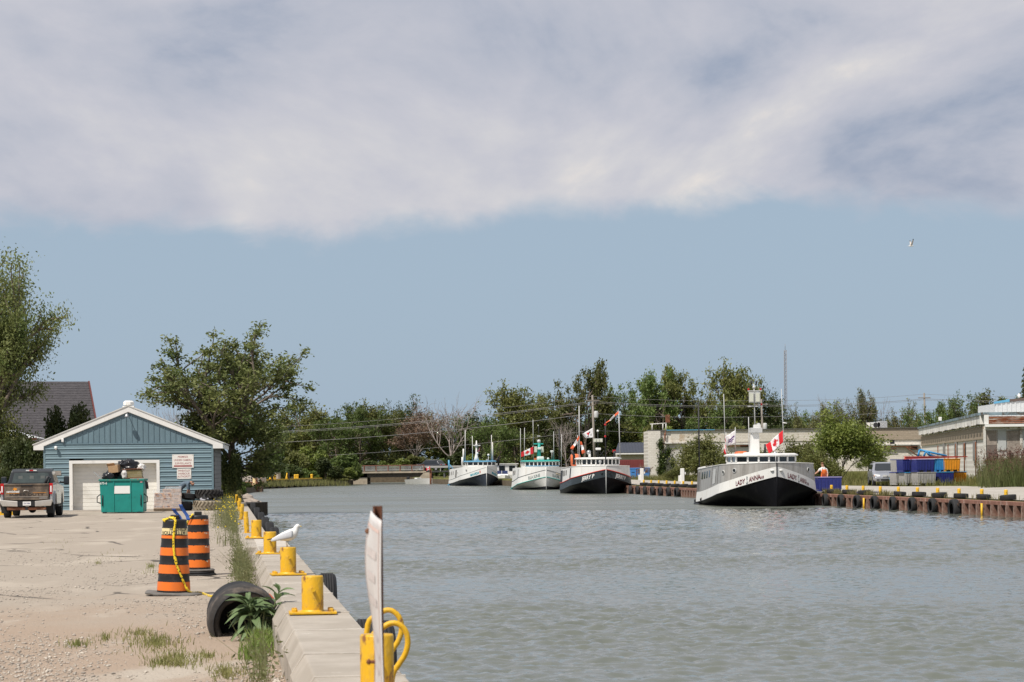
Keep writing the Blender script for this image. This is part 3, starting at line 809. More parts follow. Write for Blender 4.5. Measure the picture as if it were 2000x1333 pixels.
def base_mat(t, rb):
    mb = MB(); n = 40
    vs = []
    for rr_, zz in ((rb * .9, .052), (rb * 1.12, .05), (.41, .032), (.42, .012), (.40, -.004)):
        for k in range(n):
            w = 2 * math.pi * k / n
            q_ = 1 if rr_ < .3 else (1 / max(abs(math.cos(w)), abs(math.sin(w)) * 1.25)) ** .45 * (1 + .04 * mnoise.noise(Vector((math.cos(w) * 2, math.sin(w) * 2, 4))))
            dz = 0 if rr_ < .3 else .028 * mnoise.noise(Vector((math.cos(w) * 1.4, math.sin(w) * 1.4, 7))) + (.02 if math.cos(w) < -.6 else 0)
            vs.append((rr_ * q_ * math.cos(w), rr_ * q_ * .8 * math.sin(w), max(zz + dz, -.004)))
    fs = [(j * n + k, j * n + (k + 1) % n, (j + 1) * n + (k + 1) % n, (j + 1) * n + k) for j in range(4) for k in range(n)]
    mb.add(vs, fs, 0, True); mb.build('rubber_base', m_rub, t)
def base_rings(t, rb):
    for k in range(3):
        mb = MB(); mb.lathe([(rb * .8, k * .038), (.29 - .01 * k, k * .038), (.298 - .01 * k, k * .038 + .018), (.28 - .01 * k, k * .038 + .034), (rb * .8, k * .038 + .034)], 40, M=Matrix.Translation(((.012, -.008, .006)[k], 0, 0)))
        mb.build('ballast_ring', m_rub if k == 2 else M_BLACK, t)
g1 = G(339, 1163); g2_ = G(388, 1124)
D1 = drum((g1.x, g1.y, 0), 1.10, .245, .172, R(1.6), [(.075, .205, m_or), (.325, .46, m_or), (.58, .71, m_or), (.83, .885, m_or), (.885, .985, m_cream)],
          'tapered orange and black construction drum with yellow caution tape draped over it', base_mat, False)
D2 = drum((g2_.x, g2_.y, 0), 1.03, .205, .176, 0, [(.14, .275, m_or), (.39, .525, m_or), (.64, .765, m_or), (.875, .985, m_or)],
          'straighter construction drum with torn orange bands behind the caution-taped one', base_rings, True)
def round_text(txt, size, r_of, zc, w0, parent, m, flip=False, name='lettering', bold=0.0, shear=0):
    mb = text_mb(txt, size, bold, 1.0, 0, shear)
    def f(p):
        x, y = (-p[0], -p[1]) if flip else (p[0], p[1])
        z = zc + y; r = r_of(z) + .0065; w = w0 + x / r
        return (r * math.cos(w), r * math.sin(w), z)
    return rep(mb, f).build(name, m, parent)
rd1 = lambda z: .245 + (.172 - .245) * z / 1.10
round_text('ATTENTION', .072, rd1, .922, R(-90), D1, M_DARK, True, bold=.02)
round_text('ATTENTION', .05, rd1, .972, R(-62), D1, M_DARK, True, bold=.02)

# ---- caution tape: over the drum, down its front, out to the half buried tyre
m_tape, t_, L_, b_, nz, vor, rng, mix, mth, bump, sep = nodes_mat('caution_tape')
L_(mix(rng(nz(42, 2, .5, (1, 1, 1)), .56, .60), (.80, .56, .02), (.03, .025, .01)), b_.inputs['Base Color']); b_.inputs['Roughness'].default_value = .35
def dpt(w, z, extra=.02):                          # on the drum's skin
    r = rd1(z) + extra
    q_ = Matrix.Rotation(R(1.6), 3, 'Y') @ Vector((r * math.cos(w), r * math.sin(w), z))
    return Vector((g1.x, g1.y, 0)) + q_
tape_pts = [dpt(R(-140), 1.08, .012), dpt(R(-125), 1.125, .0), dpt(R(-100), 1.13, -.02), dpt(R(-84), 1.12, .0), dpt(R(-80), 1.08, .02), dpt(R(-84), .95, .02), dpt(R(-86), .80, .02), dpt(R(-82), .62, .022), dpt(R(-72), .45, .026),
            dpt(R(-58), .30, .03), dpt(R(-45), .17, .035), dpt(R(-30), .07, .05)]
te = G(428, 1167); tm = G(392, 1161)
tape_pts += [Vector((tm.x, tm.y, .02)), Vector((te.x - .12, te.y + .05, .015)), Vector((te.x, te.y, .03))]
def ribbon(pts, wid, m, name, parent=None, seed=1, tw=.9):
    pts = cr(pts, 6); mb = MB(); vs = []
    for i, p in enumerate(pts):
        d = (pts[min(i + 1, len(pts) - 1)] - pts[max(i - 1, 0)]).normalized()
        s_ = d.cross(Vector((0, -1, .25))).normalized()
        up = s_.cross(d)
        a = tw * mnoise.noise(Vector((i * .13, seed, 0)))
        s_ = s_ * math.cos(a) + up * math.sin(a)
        ww = wid * (.75 + .3 * mnoise.noise(Vector((i * .21, seed + 4, 0))))
        vs += [p - s_ * ww / 2, p + up * ww * .12, p + s_ * ww / 2]
    fs = [(i * 3 + j, i * 3 + j + 1, i * 3 + j + 4, i * 3 + j + 3) for i in range(len(pts) - 1) for j in (0, 1)]
    mb.add(vs, fs, 0, True)
    o = mb.build(name, m, parent); s2 = o.modifiers.new('s', 'SOLIDIFY'); s2.thickness = .0015
    return o
t = thing('caution_tape', 'yellow caution tape trailing from a drum to the half buried tyre', 'tape')
ribbon(tape_pts, .046, m_tape, 'tape_run', t)
ribbon([dpt(R(-150), 1.10, .02), dpt(R(-120), 1.135, -.03), dpt(R(-95), 1.135, -.05), dpt(R(-78), 1.13, -.02)], .05, m_tape, 'tape_loop', t, 5)
d2p = Vector((g2_.x, g2_.y, 0))
ribbon([d2p + Vector((-.19, -.12, .86)), d2p + Vector((-.16, -.16, .93)), d2p + Vector((-.10, -.19, 1.03)), d2p + Vector((-.06, -.17, 1.07))], .045, m_tape, 'tape_end', t, 9)
# ---- blue plastic straps standing up between the drums
m_blue = mat('strap_blue', (.03, .085, .30), .45, .1, 8)
t = thing('strap_bundle', 'two bent blue plastic straps sticking up between the drums', 'strap', dpt(R(20), 1.10, -.10))
for dx, tl, hh in ((.0, .30, .17), (.10, .34, .23)):
    def st(u, v): return (dx + (1 - v) * .10 * (tl / .3) - .11 + u * .055 + .01 * math.sin(v * 6), .03 * math.sin(v * 3) - .02 + .01 * (u > .4) * (u < .6), v * hh)
    mb = MB(); mb.grid(st, 4, 10); o = mb.build('strap', m_blue, t); s2 = o.modifiers.new('s', 'SOLIDIFY'); s2.thickness = .006

# ---- large tyre sunk half into the gravel
tg = G(474, 1243)
TR = .40
m_oldr = mat('old_rubber', (.035, .031, .028), .7, .3, 6, c2=(.16, .125, .095), c2t=(.52, .75), c2s=3, bump=.3, bscale=30)
mb = MB()
h_, rim_ = .17, .285
prof = [(rim_, -h_ * .80), (rim_ + .03, -h_ * 1.02), (TR * .86, -h_ * 1.0), (TR * .96, -h_ * .86), (TR, -h_ * .6), (TR, h_ * .6), (TR * .96, h_ * .86), (TR * .86, h_), (rim_ + .03, h_ * 1.02), (rim_, h_ * .8),
        (rim_ + .03, h_ * .7), (TR * .88, h_ * .62), (TR * .9, 0), (TR * .88, -h_ * .62), (rim_ + .03, -h_ * .7)]
mb.lathe(prof, 64, closed=True)
def dent(p):
    x, y, z = p; r = math.hypot(x, y); w = math.atan2(y, x)
    k = max(0, (TR * .93 - r) / (TR * .3))
    q_ = 1 + k * .10 * mnoise.noise(Vector((math.cos(w) * 2.2, math.sin(w) * 2.2, z * 3 + 5)))
    return (x * q_, y * q_, z + k * .035 * mnoise.noise(Vector((math.cos(w) * 3, math.sin(w) * 3, 9))))
rep(mb, dent)
t = thing('buried_tyre', 'large worn tyre sunk half upright into the gravel by the wall', 'tyre', (tg.x, tg.y + .12, .165), 0)
o = mb.build('casing', m_oldr, t); o.rotation_euler = (R(98), 0, R(14))
mb = MB(); mb.lathe([(.36, -.2), (.37, .1), (.36, .45), (.0, .46)], 40); o2 = mb.build('hollow_shade_liner', M_BLACK, o); o2.rotation_euler = (R(180), 0, 0)  # closed black liner added to stand in for the shade inside the casing
og = P(505, 1160, 26.4)
mb = MB()
for k in range(5):
    w0 = k * .24
    def fl(u, v): return (-.17 + .34 * u + .01 * k, .05 * v + .012 * k, .05 * math.sin(u * 2.6 + .3) - .05 * u + .012 * math.sin(u * 17 + k) * v + .028 * v - .010 * k)
    mb.grid(fl, 14, 2)
o = mb.build('plastic_scrap', mat('orange_plastic', (.72, .13, .04), .45, .15, 8), None, og + Vector((0, 0, -.03)), R(-16))
s2 = o.modifiers.new('s', 'SOLIDIFY'); s2.thickness = .012
tag(o, 'scrap of ribbed orange plastic lying over the half buried tyre', 'scrap')

# ---- milkweed-like plant in front of it
m_leaf = leafmat('broad_leaf', (.12, .185, .075), (.19, .25, .12), .25, 6)
m_stem = mat('green_stem', (.14, .17, .07), .7, .1)
def leaf_me(name, Lh, wd, fold, curl, m, n=7):
    mb = MB(); vs = []
    for i in range(n + 1):
        f = i / n; w = wd * math.sin(math.pi * min(1, f * .98 + .02)) ** .8 * (1.15 - .45 * f)
        z = -curl * f * f * Lh + .08 * Lh * math.sin(f * 3)
        vs += [(f * Lh, -w, z + fold * w), (f * Lh, 0, z), (f * Lh, w, z + fold * w)]
    fs = [(i * 3 + j, i * 3 + 3 + j, i * 3 + 4 + j, i * 3 + 1 + j) for i in range(n) for j in (0, 1)]
    mb.add(vs, fs, 0, True); return mb.mesh(name, m)
lms = [leaf_me('leaf', .21, .036, .45, c_, m_leaf) for c_ in (.2, .55, .9)]
pg = G(506, 1251)
t = thing('milkweed_plant', 'leafy green plant growing in front of the half buried tyre', 'plant', (pg.x, pg.y, 0))
rg = random.Random(4)
for s_ in range(9):
    w = rg.uniform(0, 6.28); ln = rg.uniform(.24, .56); le = rg.uniform(.05, .42)
    bx, by = rg.uniform(-.07, .09), rg.uniform(-.06, .06)
    top = Vector((bx + math.cos(w) * ln * le, by + math.sin(w) * ln * le * .7, ln))
    bp = Vector((bx, by, -.02)); mid = bp.lerp(top, .55) + Vector((0, 0, .06))
    pts = cr([bp, mid, top], 5)
    mb = MB(); mb.tube(pts, [.0075 - .004 * i / len(pts) for i in range(len(pts))], 6); mb.build('stem', m_stem, t)
    nl = int(6 + ln * 14)
    for k in range(nl):
        f = .28 + .72 * k / (nl - 1)
        p = bp.lerp(mid, f * 2) if f < .5 else mid.lerp(top, f * 2 - 1)
        a = k * 2.4 + w + rg.uniform(-.4, .4)
        o = put('leaf', lms[min(2, int((1 - f) * 3.2))], t, p); sc_ = (.65 + .5 * math.sin(f * 2.6)) * rg.uniform(.85, 1.15) * (1.15 if f < .9 else .8); o.scale = (sc_, sc_, sc_)
        o.rotation_euler = (rg.uniform(-.4, .4), -(.95 * f ** 1.5) + rg.uniform(.0, .45), a)

# ---- stones, grasses and weeds on the lot
def blades(name, pts, hmin, hmax, wid, m, seed, lean=.5, label=None, per=1, tip=.15, cat='grass', extra=None):
    rg = np.random.default_rng(seed); n = len(pts)
    h = rg.uniform(hmin, hmax, n)
    a = rg.uniform(0, 2 * np.pi, n); le = rg.normal(0, lean, n) * h
    dx, dy = np.cos(a) * le, np.sin(a) * le
    wa = rg.uniform(0, np.pi, n); wx, wy = np.cos(wa) * wid / 2, np.sin(wa) * wid / 2
    p = np.asarray(pts, float)
    z0 = np.zeros(n)
    def row(fx, fw, fz): return np.stack([np.stack([p[:, 0] + dx * fx - wx * fw, p[:, 1] + dy * fx - wy * fw, p[:, 2] + h * fz], 1), np.stack([p[:, 0] + dx * fx + wx * fw, p[:, 1] + dy * fx + wy * fw, p[:, 2] + h * fz], 1)], 1)
    V = np.concatenate([row(0, 1, -.03), row(.35, .85, .55), row(1, tip, 1)], 1).reshape(-1, 3)
    k = np.arange(n)[:, None] * 6
    Fq = np.concatenate([k + np.array([[0, 1, 3, 2]]), k + np.array([[2, 3, 5, 4]])], 0)
    if extra is not None:
        V = np.concatenate([V, extra[0]]); Fq = np.concatenate([Fq, extra[1] + n * 6])
    o = put(name, npmesh(name, V, Fq, m))
    return tag(o, label, None, None, 'stuff')
m_grass = leafmat('dry_grass', (.19, .22, .06), (.34, .31, .13), .35, 3)
m_weed = leafmat('weed_green', (.15, .18, .065), (.27, .26, .125), .35, 2.5)
rg = np.random.default_rng(11)
def patch(px, py, rx, ry, n, z=0, shape=1.0):
    """n spots in an elliptic patch given on the picture's grid, laid on the ground"""
    out = []
    for _ in range(n):
        r_ = abs(rg.normal(0, .5)); a_ = rg.uniform(0, 6.283)
        g = G(px + rx * r_ * math.cos(a_), py + ry * r_ * math.sin(a_), z); out.append((g.x, g.y, z))
    return out
pts = []
for (px, py, rx, ry, n) in ((305, 1258, 85, 26, 520), (150, 1262, 50, 9, 130), (345, 1290, 70, 22, 260), (205, 1250, 30, 8, 70), (440, 1318, 45, 20, 260), (295, 1108, 16, 7, 90), (350, 1300, 50, 8, 120),
                            (270, 1240, 50, 10, 120), (320, 1298, 40, 9, 160), (468, 1190, 30, 8, 60), (300, 1120, 40, 6, 30), (210, 1085, 60, 30, 30), (120, 1060, 90, 30, 25), (190, 1102, 14, 3, 26), (405, 1285, 40, 9, 100)):
    pts += patch(px, py, rx, ry, n)
blades('grass_tufts', pts, .02, .09, .009, m_grass, 1, .6, 'sparse grass tufts growing through the gravel')
pts = patch(512, 1262, 26, 24, 900) + patch(495, 1285, 30, 12, 250)
blades('lush_grass', pts, .05, .19, .012, leafmat('lush_grass', (.12, .20, .035), (.22, .27, .07), .3, 4), 2, .45, 'bright green grass at the foot of the wall')
pts = []
for _ in range(5200):
    a = rg.uniform(27, 112) if rg.random() < .9 else rg.uniform(18, 40)
    w = (.30 + .25 * math.sin(a * .45) + .35 * rg.random()) if a > 50 else .22
    d = max(0, mnoise.noise(Vector((a * .22, 1.5, 0))) + .35)
    if rg.random() > d * 1.5: continue
    v = Q(a, (.36 if a < 50 else .40) - abs(rg.normal(0, .33)) * w * (1.6 if a > 50 else 1)); pts.append((v.x, v.y, 0))
P0 = np.array(pts)
# small leaves up the weed stems
sel = P0[rg.integers(0, len(P0), 14000)]; hh = rg.uniform(.05, .5, len(sel))
big = (np.hypot(sel[:, 0], sel[:, 1]) > 48)
hh = hh * np.where(big, 1.25, .8)
c_ = sel + np.stack([rg.normal(0, .07, len(sel)), rg.normal(0, .07, len(sel)), hh], 1)
d1 = rg.normal(0, 1, (len(sel), 3)); d1 /= np.linalg.norm(d1, axis=1)[:, None]; d2 = rg.normal(0, 1, (len(sel), 3)); d2 -= d1 * (d1 * d2).sum(1)[:, None]; d2 /= np.linalg.norm(d2, axis=1)[:, None]
s_ = rg.uniform(.012, .03, len(sel))[:, None]
LV = np.stack([c_ - d1 * s_, c_ + d2 * s_ * .4, c_ + d1 * s_, c_ - d2 * s_ * .4], 1).reshape(-1, 3); LF = np.arange(len(LV)).reshape(-1, 4)
blades('wall_weeds', pts, .12, .62, .008, m_weed, 3, .35, 'scruffy weeds along the quay wall', extra=(LV, LF))
yl = P0[(np.hypot(P0[:, 0], P0[:, 1]) > 50)]; yl = yl[rg.integers(0, len(yl), 150)]
c_ = yl + np.stack([rg.normal(0, .08, len(yl)), rg.normal(0, .08, len(yl)), rg.uniform(.35, .68, len(yl))], 1)
q_ = np.array([[-1, -1, 0], [1, -1, 0], [1, 1, 0], [-1, 1, 0], [-1, 0, -1], [1, 0, -1], [1, 0, 1], [-1, 0, 1]]) * .016
V = (c_[:, None, :] + q_[None]).reshape(-1, 3); put_ = put('yellow_blossoms', npmesh('yellow_blossoms', V, np.arange(len(V)).reshape(-1, 4), mat('blossom', (.75, .60, .05), .7, .05)))
tag(put_, 'tiny yellow blossoms over the wall weeds', None, None, 'stuff')
# gravel stones
def stones(name, XY, smin, smax, m, seed, label):
    rg = np.random.default_rng(seed); n = len(XY)
    base = np.array([[1, 0, 0], [0, 1, 0], [-1, 0, 0], [0, -1, 0], [0, 0, 1], [0, 0, -.6]], float)
    s = (smin + (smax - smin) * rg.random(n) ** 3)[:, None, None]
    sc = rg.uniform(.6, 1.3, (n, 1, 3)) * np.array([1, 1, .62])
    a = rg.uniform(0, 6.28, n); jit = rg.normal(0, .18, (n, 6, 3))
    B = (base[None] + jit) * sc * s
    X = B[..., 0] * np.cos(a)[:, None] - B[..., 1] * np.sin(a)[:, None]; Yy = B[..., 0] * np.sin(a)[:, None] + B[..., 1] * np.cos(a)[:, None]
    V = np.stack([X + XY[:, 0:1], Yy + XY[:, 1:2], B[..., 2] + .2 * s[:, :, 0]], 2).reshape(-1, 3)
    Fc = np.array([[0, 1, 4], [1, 2, 4], [2, 3, 4], [3, 0, 4], [1, 0, 5], [2, 1, 5], [3, 2, 5], [0, 3, 5]])
    FF = (np.arange(n)[:, None, None] * 6 + Fc[None]).reshape(-1, 3)
    return tag(put(name, npmesh(name, V, FF, m)), label, None, None, 'stuff')
m_stone = mat('limestone_chips', (.47, .42, .355), .9, .3, 1.7, c2=(.33, .29, .25), c2t=(.45, .6), c2s=4.3)
XY = []
for _ in range(26000):
    Y = 19 + 34 * rg.random() ** 1.6
    x0 = (-1.0 - .02) * .2235 * Y; x1 = Q(Y, .5).x
    x = x0 + (x1 - x0) * rg.random()
    dn = mnoise.noise(Vector((x * .5, Y * .22, 2))) + .18 + .5 * max(0, 1 - (x1 - x) / 1.2)
    if rg.random() < dn * 1.1: XY.append((x, Y))
stones('gravel_stones', np.array(XY), .006, .026, m_stone, 7, 'loose limestone gravel on the lot')
# ================================================================ blue shed and what stands at it
SH_RZ = R(5.5)
sc0 = P(86, 1001, 103.4); SX, SY = sc0.x, sc0.y; PMS = F / SY
_sl = (lev(418, 995)[0] - 1000) / F
SWID = (_sl * SY - SX) / (math.cos(SH_RZ) - _sl * math.sin(SH_RZ))
def bl(px, py): return ((px - 86) / (418 - 86) * SWID, (1001 - .0105 * (px - 86) - py) / PMS)
m_sid = mat('blue_siding', (.158, .235, .265), .55, .07, 1.2, c2=(.18, .27, .33), c2t=(.5, .8), c2s=1.5, stretch=(1, 1, 4), rnd=.05)
m_gab = mat('blue_gable', (.140, .210, .245), .55, .07, 1.5, stretch=(3, 1, 1), c2=(.17, .25, .29), c2t=(.5, .75), rnd=.05)
m_trim = mat('shed_trim', (.80, .78, .74), .5, .05, 1.5, c2=(.60, .57, .52), c2t=(.6, .8), stretch=(1, 1, 1))
m_block = mat('grey_block', (.30, .29, .28), .9, .2, 3, c2=(.17, .165, .16), c2t=(.5, .62), c2s=6, bump=.4, bscale=20)
m_shroof = mat('shed_roof', (.62, .61, .58), .6, .08)
shed = thing('harbour_shed', 'blue sided shed with white roof trim and a wide white garage door', 'shed', (SX, SY, 0), SH_RZ)
EAVE = 2.83; SLOPE = .40; OV = .43; HW = SWID / 2
def roofz(x): return 4.46 - SLOPE * abs(x - HW)          # underside of the fascia
D0, D1_, DT = bl(142, 0)[0], bl(306, 0)[0], 2.14
FR = .14
ROWH = .2115
def siding(x0, x1, z):
    h = ROWH
    pf = [(.0, z), (-.045, z + .004), (-.045, z + .018), (-.012, z + h / 2 - .004), (-.028, z + h / 2), (-.028, z + h / 2 + .012), (-.006, z + h - .002), (0, z + h - .001)]
    MB().prism(pf, x0, x1, 'x').build('siding_board', m_sid, shed)
k = 0
while k * ROWH < EAVE - .05:
    z = .04 + k * ROWH
    if z < DT + FR - .02:
        siding(.09, D0 - FR, z); siding(D1_ + FR, SWID - .09, z)
    else: siding(.09, SWID - .09, z)
    k += 1
ZG = .04 + k * ROWH
MB().box((HW, .10, ZG / 2), (SWID - .02, .16, ZG)).build('front_wall', m_sid, shed) if False else None
mb = MB()
mb.box(((D0 - FR) / 2 + .01, .11, ZG / 2), (D0 - FR - .02, .2, ZG)); mb.box(((D1_ + FR + SWID) / 2 - .01, .11, ZG / 2), (SWID - D1_ - FR - .02, .2, ZG)); mb.box((HW, .11, (DT + FR + ZG) / 2 + .005), (D1_ - D0 + 2 * FR, .2, ZG - DT - FR))
mb.build('front_wall', m_sid, shed)
for x in (.045, SWID - .045): MB().box((x, -.012, ZG / 2), (.09, .05, ZG)).build('corner_trim', m_sid, shed)
MB().box((HW, -.016, ZG + .025), (SWID, .055, .05)).build('gable_flashing', m_gab, shed)
nb = int(SWID / .245); bw = SWID / nb
for i in range(nb):
    x0, x1 = i * bw, (i + 1) * bw
    zt0, zt1 = roofz(x0), roofz(x1)
    if max(zt0, zt1) < ZG + .06: continue
    xs = [x0, x1] if not (x0 < HW < x1) else [x0, HW, x1]
    z0 = ZG + .052
    top = [(x, max(roofz(x), z0 + .002)) for x in xs]
    mb = MB(); mb.prism([(x0, z0), (x1, z0)] + top[::-1], -.004, .02, 'y')
    zr_ = max(min(roofz(x0 + .02), roofz(x0)), z0 + .003)
    mb.prism([(x0 + .004, z0), (x0 + .030, z0), (x0 + .030, zr_), (x0 + .004, zr_)], -.030, -.0045, 'y')
    mb.build('gable_board', m_gab, shed)
# garage door, set back in its frame
MB().box((D0 - FR / 2, .06, DT / 2 + FR / 2), (FR, .22, DT + FR)).build('door_frame', m_trim, shed)
MB().box((D1_ + FR / 2, .06, DT / 2 + FR / 2), (FR, .22, DT + FR)).build('door_frame', m_trim, shed)
MB().box(((D0 + D1_) / 2, .0615, DT + FR / 2), (D1_ - D0, .22, FR)).build('door_frame', m_trim, shed)
m_door = mat('door_white', (.78, .76, .70), .5, .05, 1, c2=(.58, .55, .49), c2t=(.5, .8), c2s=1.2)
gd = MB().box(((D0 + D1_) / 2, .40, DT / 2), (D1_ - D0, .04, DT)).build('garage_door', m_door, shed)
for x in (D0 - .02, D1_ + .02): MB().box((x, .27, DT / 2), (.04, .2, DT)).build('door_jamb', m_trim, shed)
MB().box(((D0 + D1_) / 2, .27, DT + .02), (D1_ - D0, .2, .04)).build('door_jamb', m_trim, shed)
for s_ in range(4):
    for h_ in range(3):
        z = .02 + s_ * .53 + h_ * .177
        MB().box(((D0 + D1_) / 2, .376, z + .085), (D1_ - D0 - .03, .016, .160 if h_ < 2 else .155)).build('door_panel', m_door, gd, bevel=.006)
# side walls, back, roof
SD = 9.5
mb = MB()
for r_ in range(14):
    for c_ in range(24):
        y0 = .12 + (c_ + (r_ % 2) * .5) * .4
        if y0 > SD - .2: continue
        mb.box((SWID + .0, y0 + .195, .1 + r_ * .2), (.10, .385, .186))
o = mb.build('block_courses', m_block, shed); o['kind'] = 'stuff'
MB().box((SWID - .06, SD / 2 + .2, EAVE / 2), (.1, SD - .4, EAVE)).build('side_wall', m_block, shed)
MB().box((.06, SD / 2 + .2, EAVE / 2), (.1, SD - .4, EAVE)).build('side_wall', m_block, shed)
mb = MB(); mb.prism([(0, 0), (SWID, 0), (SWID, EAVE), (HW, roofz(HW)), (0, EAVE)], SD - .1, SD, 'y'); mb.build('back_wall', m_block, shed)
FT = .26
for sgn_ in (-1, 1):
    xe = HW + sgn_ * (HW + OV); ze = 4.46 - SLOPE * (HW + OV)
    mb = MB(); mb.prism([(HW, 4.46), (xe, ze), (xe, ze + FT * .9), (HW, 4.46 + FT)], -.10, -.07, 'y'); rk = mb.build('rake_board', m_trim, shed)
    mb = MB(); mb.prism([(HW, 4.44), (xe - sgn_ * .02, ze - .015), (xe - sgn_ * .02, ze + .01), (HW, 4.47)], -.07, -.03, 'y'); mb.build('soffit', m_trim, shed)
    mb = MB(); mb.prism([(HW, 4.46 + FT), (xe + sgn_ * .05, ze + FT * .9 - .02), (xe + sgn_ * .05, ze + FT * .9 + .02), (HW, 4.46 + FT + .045)], -.13, SD + .3, 'y'); mb.build('roof', m_shroof, shed)
    x2 = HW + sgn_ * (HW - .02)
    mb = MB(); mb.prism([(xe, ze), (x2, ze), (x2, ze + .22), (xe, ze + .2)], -.105, -.03, 'y'); mb.build('eave_return', m_trim, shed)
    mb = MB(); mb.prism([(xe, ze), (xe - sgn_ * .03, ze), (xe - sgn_ * .03, ze + .2), (xe, ze + .2)], -.03, SD + .25, 'y'); mb.build('eave_board', m_trim, shed)
vx, vz = bl(260, 789)
mb = MB(); M_ = Matrix.Translation((HW, .3, 4.70)); mb.lathe([(.0, 0), (.16, 0), (.17, .06), (.255, .08), (.255, .20), (.17, .27), (0, .275)], 8, M=M_ @ Matrix.Rotation(R(22.5), 4, 'Z'), smooth=False); mb.build('roof_vent', m_trim, shed)
mb = MB(); mb.box((HW, .3, 4.705), (.52, .5, .05)); mb.build('vent_flashing', m_trim, shed)
# lamp, cameras
lx, lz = bl(250, 816)
lm = MB(); lm.tube([(lx, 0, lz + .12), (lx, -.14, lz + .16), (lx, -.33, lz + .10)], .018, 8); lm = lm.build('gable_lamp', M_STEEL, shed)
mb = MB(); mb.lathe([(.03, .10), (.06, .09), (.075, .02), (.12, -.04), (.105, -.035), (.05, .0), (.0, .01)], 18, M=Matrix.Translation((lx, -.40, lz + .02))); mb.build('lamp_shade', M_STEEL, lm)
cx1, cz1 = bl(111, 877); mb = MB(); mb.lathe([(0, .08), (.06, .08), (.07, .0), (.05, -.06), (0, -.09)], 14, M=Matrix.Translation((cx1, -.16, cz1))); mb.box((cx1, -.08, cz1 + .06), (.05, .16, .05)); mb.build('dome_camera', M_WHITE, shed)
cx2, cz2 = bl(124, 862); mb = MB(); mb.box((cx2, -.07, cz2), (.11, .12, .17)); mb.build('flood_sensor', M_WHITE, shed, bevel=.03)
px_, pz_ = bl(113, 926); MB().box((px_, -.035, pz_), (.33, .02, .2)).build('utility_plate', mat('grey_plate', (.28, .25, .22), .8, .2), shed)
m_foot = mat('shed_footing', (.45, .41, .36), .9, .15)
MB().box((HW, .08, .02), (SWID + .04, .26, .06)).build('footing', m_foot, shed)

# signs on the wall
m_sgnw = mat('wall_sign', (.82, .78, .72), .5, .04)
m_sgnr = mat('wall_sign_print', (.36, .12, .11), .6, .08)
def shed_world(x, y, z):
    return Matrix.Translation((SX, SY, 0)) @ Matrix.Rotation(SH_RZ, 4, 'Z') @ Vector((x, y, z))
def wall_sign(px0, py0, px1, py1, lines, label, bar=None):
    x0, z0 = bl(px0, py1); x1, z1 = bl(px1, py0)
    w, h = x1 - x0, z1 - z0
    t = thing('wall_sign', label, 'sign', shed_world((x0 + x1) / 2, -.045, (z0 + z1) / 2), SH_RZ)
    MB().box((0, 0, 0), (w, .012, h)).build('panel', m_sgnw, t)
    for (txt, f, sz, sx_) in lines:
        mb = text_mb(txt, sz, .012, sx_)
        rep(mb, lambda p: (p[0], -.0075, f * h + p[1])); mb.build('lettering', m_sgnr, t)
    if bar:
        MB().box((0, -.007, bar * h), (w * .84, .004, h * .12)).build('red_bar', m_sgnr, t)
    for sx_ in (-1, 1):
        for sz_ in (-1, 1): MB().box((sx_ * (w / 2 - .04), -.008, sz_ * (h / 2 - .035)), (.02, .006, .02)).build('screw', M_DARK, t)
wall_sign(337, 889, 379, 916, [('PREMISES', .31, .125, .92), ('UNDER CAMERA', .07, .125, .86), ('SURVEILLANCE', -.17, .125, .86)], 'white camera surveillance sign, upper of the two on the blue wall', -.36)
wall_sign(346, 917, 374, 937.5, [('WHEATLEY', .28, .125, .84), ('HARBOUR', 0, .125, .88), ('AUTHORITY', -.28, .125, .84)], 'white harbour authority sign, lower of the two on the blue wall')

# ---------------------------------------------------------------- dumpster
m_teal = mat('teal_paint', (.015, .25, .215), .42, .1, 2.5, c2=(.02, .16, .14), c2t=(.6, .75), c2s=4, c3=(.18, .10, .06), c3t=(.70, .74), c3s=7)
m_tdark = mat('teal_rim', (.03, .22, .18), .5, .2, 5, c2=(.25, .09, .04), c2t=(.56, .66), c2s=5)
dg = G(196, 1004); dY = dg.y; pd = F / dY
DW, DH, DD = 86 / pd, 68 / pd, 1.65
dcen = G(238, 1003)
dmp = thing('dumpster', 'teal steel dumpster heaped with rubbish before the garage door', 'dumpster', (dcen.x, dcen.y, 0), R(4))
hw = DW / 2
mb = MB()
mb.hexa([(-hw + .06, .04, .04), (hw - .03, .04, .04), (hw - .03, DD - .05, .04), (-hw + .06, DD - .05, .04), (-hw, 0, DH - .09), (hw, 0, DH - .09), (hw, DD, DH - .09), (-hw, DD, DH - .09)])
mb.build('bin_body', m_teal, dmp, bevel=.02)
MB().box((0, -.0, DH - .055), (DW + .06, .09, .08)).build('rim', m_tdark, dmp, bevel=.01)
MB().box((0, DD, DH - .055), (DW + .06, .09, .08)).build('rim', m_tdark, dmp, bevel=.01)
for s_ in (-1, 1): MB().box((s_ * (hw + .0), DD / 2, DH - .055), (.09, DD - .1, .08)).build('rim', m_tdark, dmp, bevel=.01)
for x in (-.34, .37):
    mb = MB(); mb.hexa([(x - .02, .015, .05), (x + .02, .015, .05), (x + .02, .06, .05), (x - .02, .06, .05), (x - .02, -.03, DH - .1), (x + .02, -.03, DH - .1), (x + .02, .05, DH - .1), (x - .02, .05, DH - .1)]); mb.build('seam_rib', m_teal, dmp)
MB().box((.02, -.022, DH - .38), (.66, .012, .50), M=Matrix.Translation((0, .0, 0)) @ Matrix.Rotation(R(-1.7), 4, 'X')).build('blank_panel', M_WHITE, dmp)
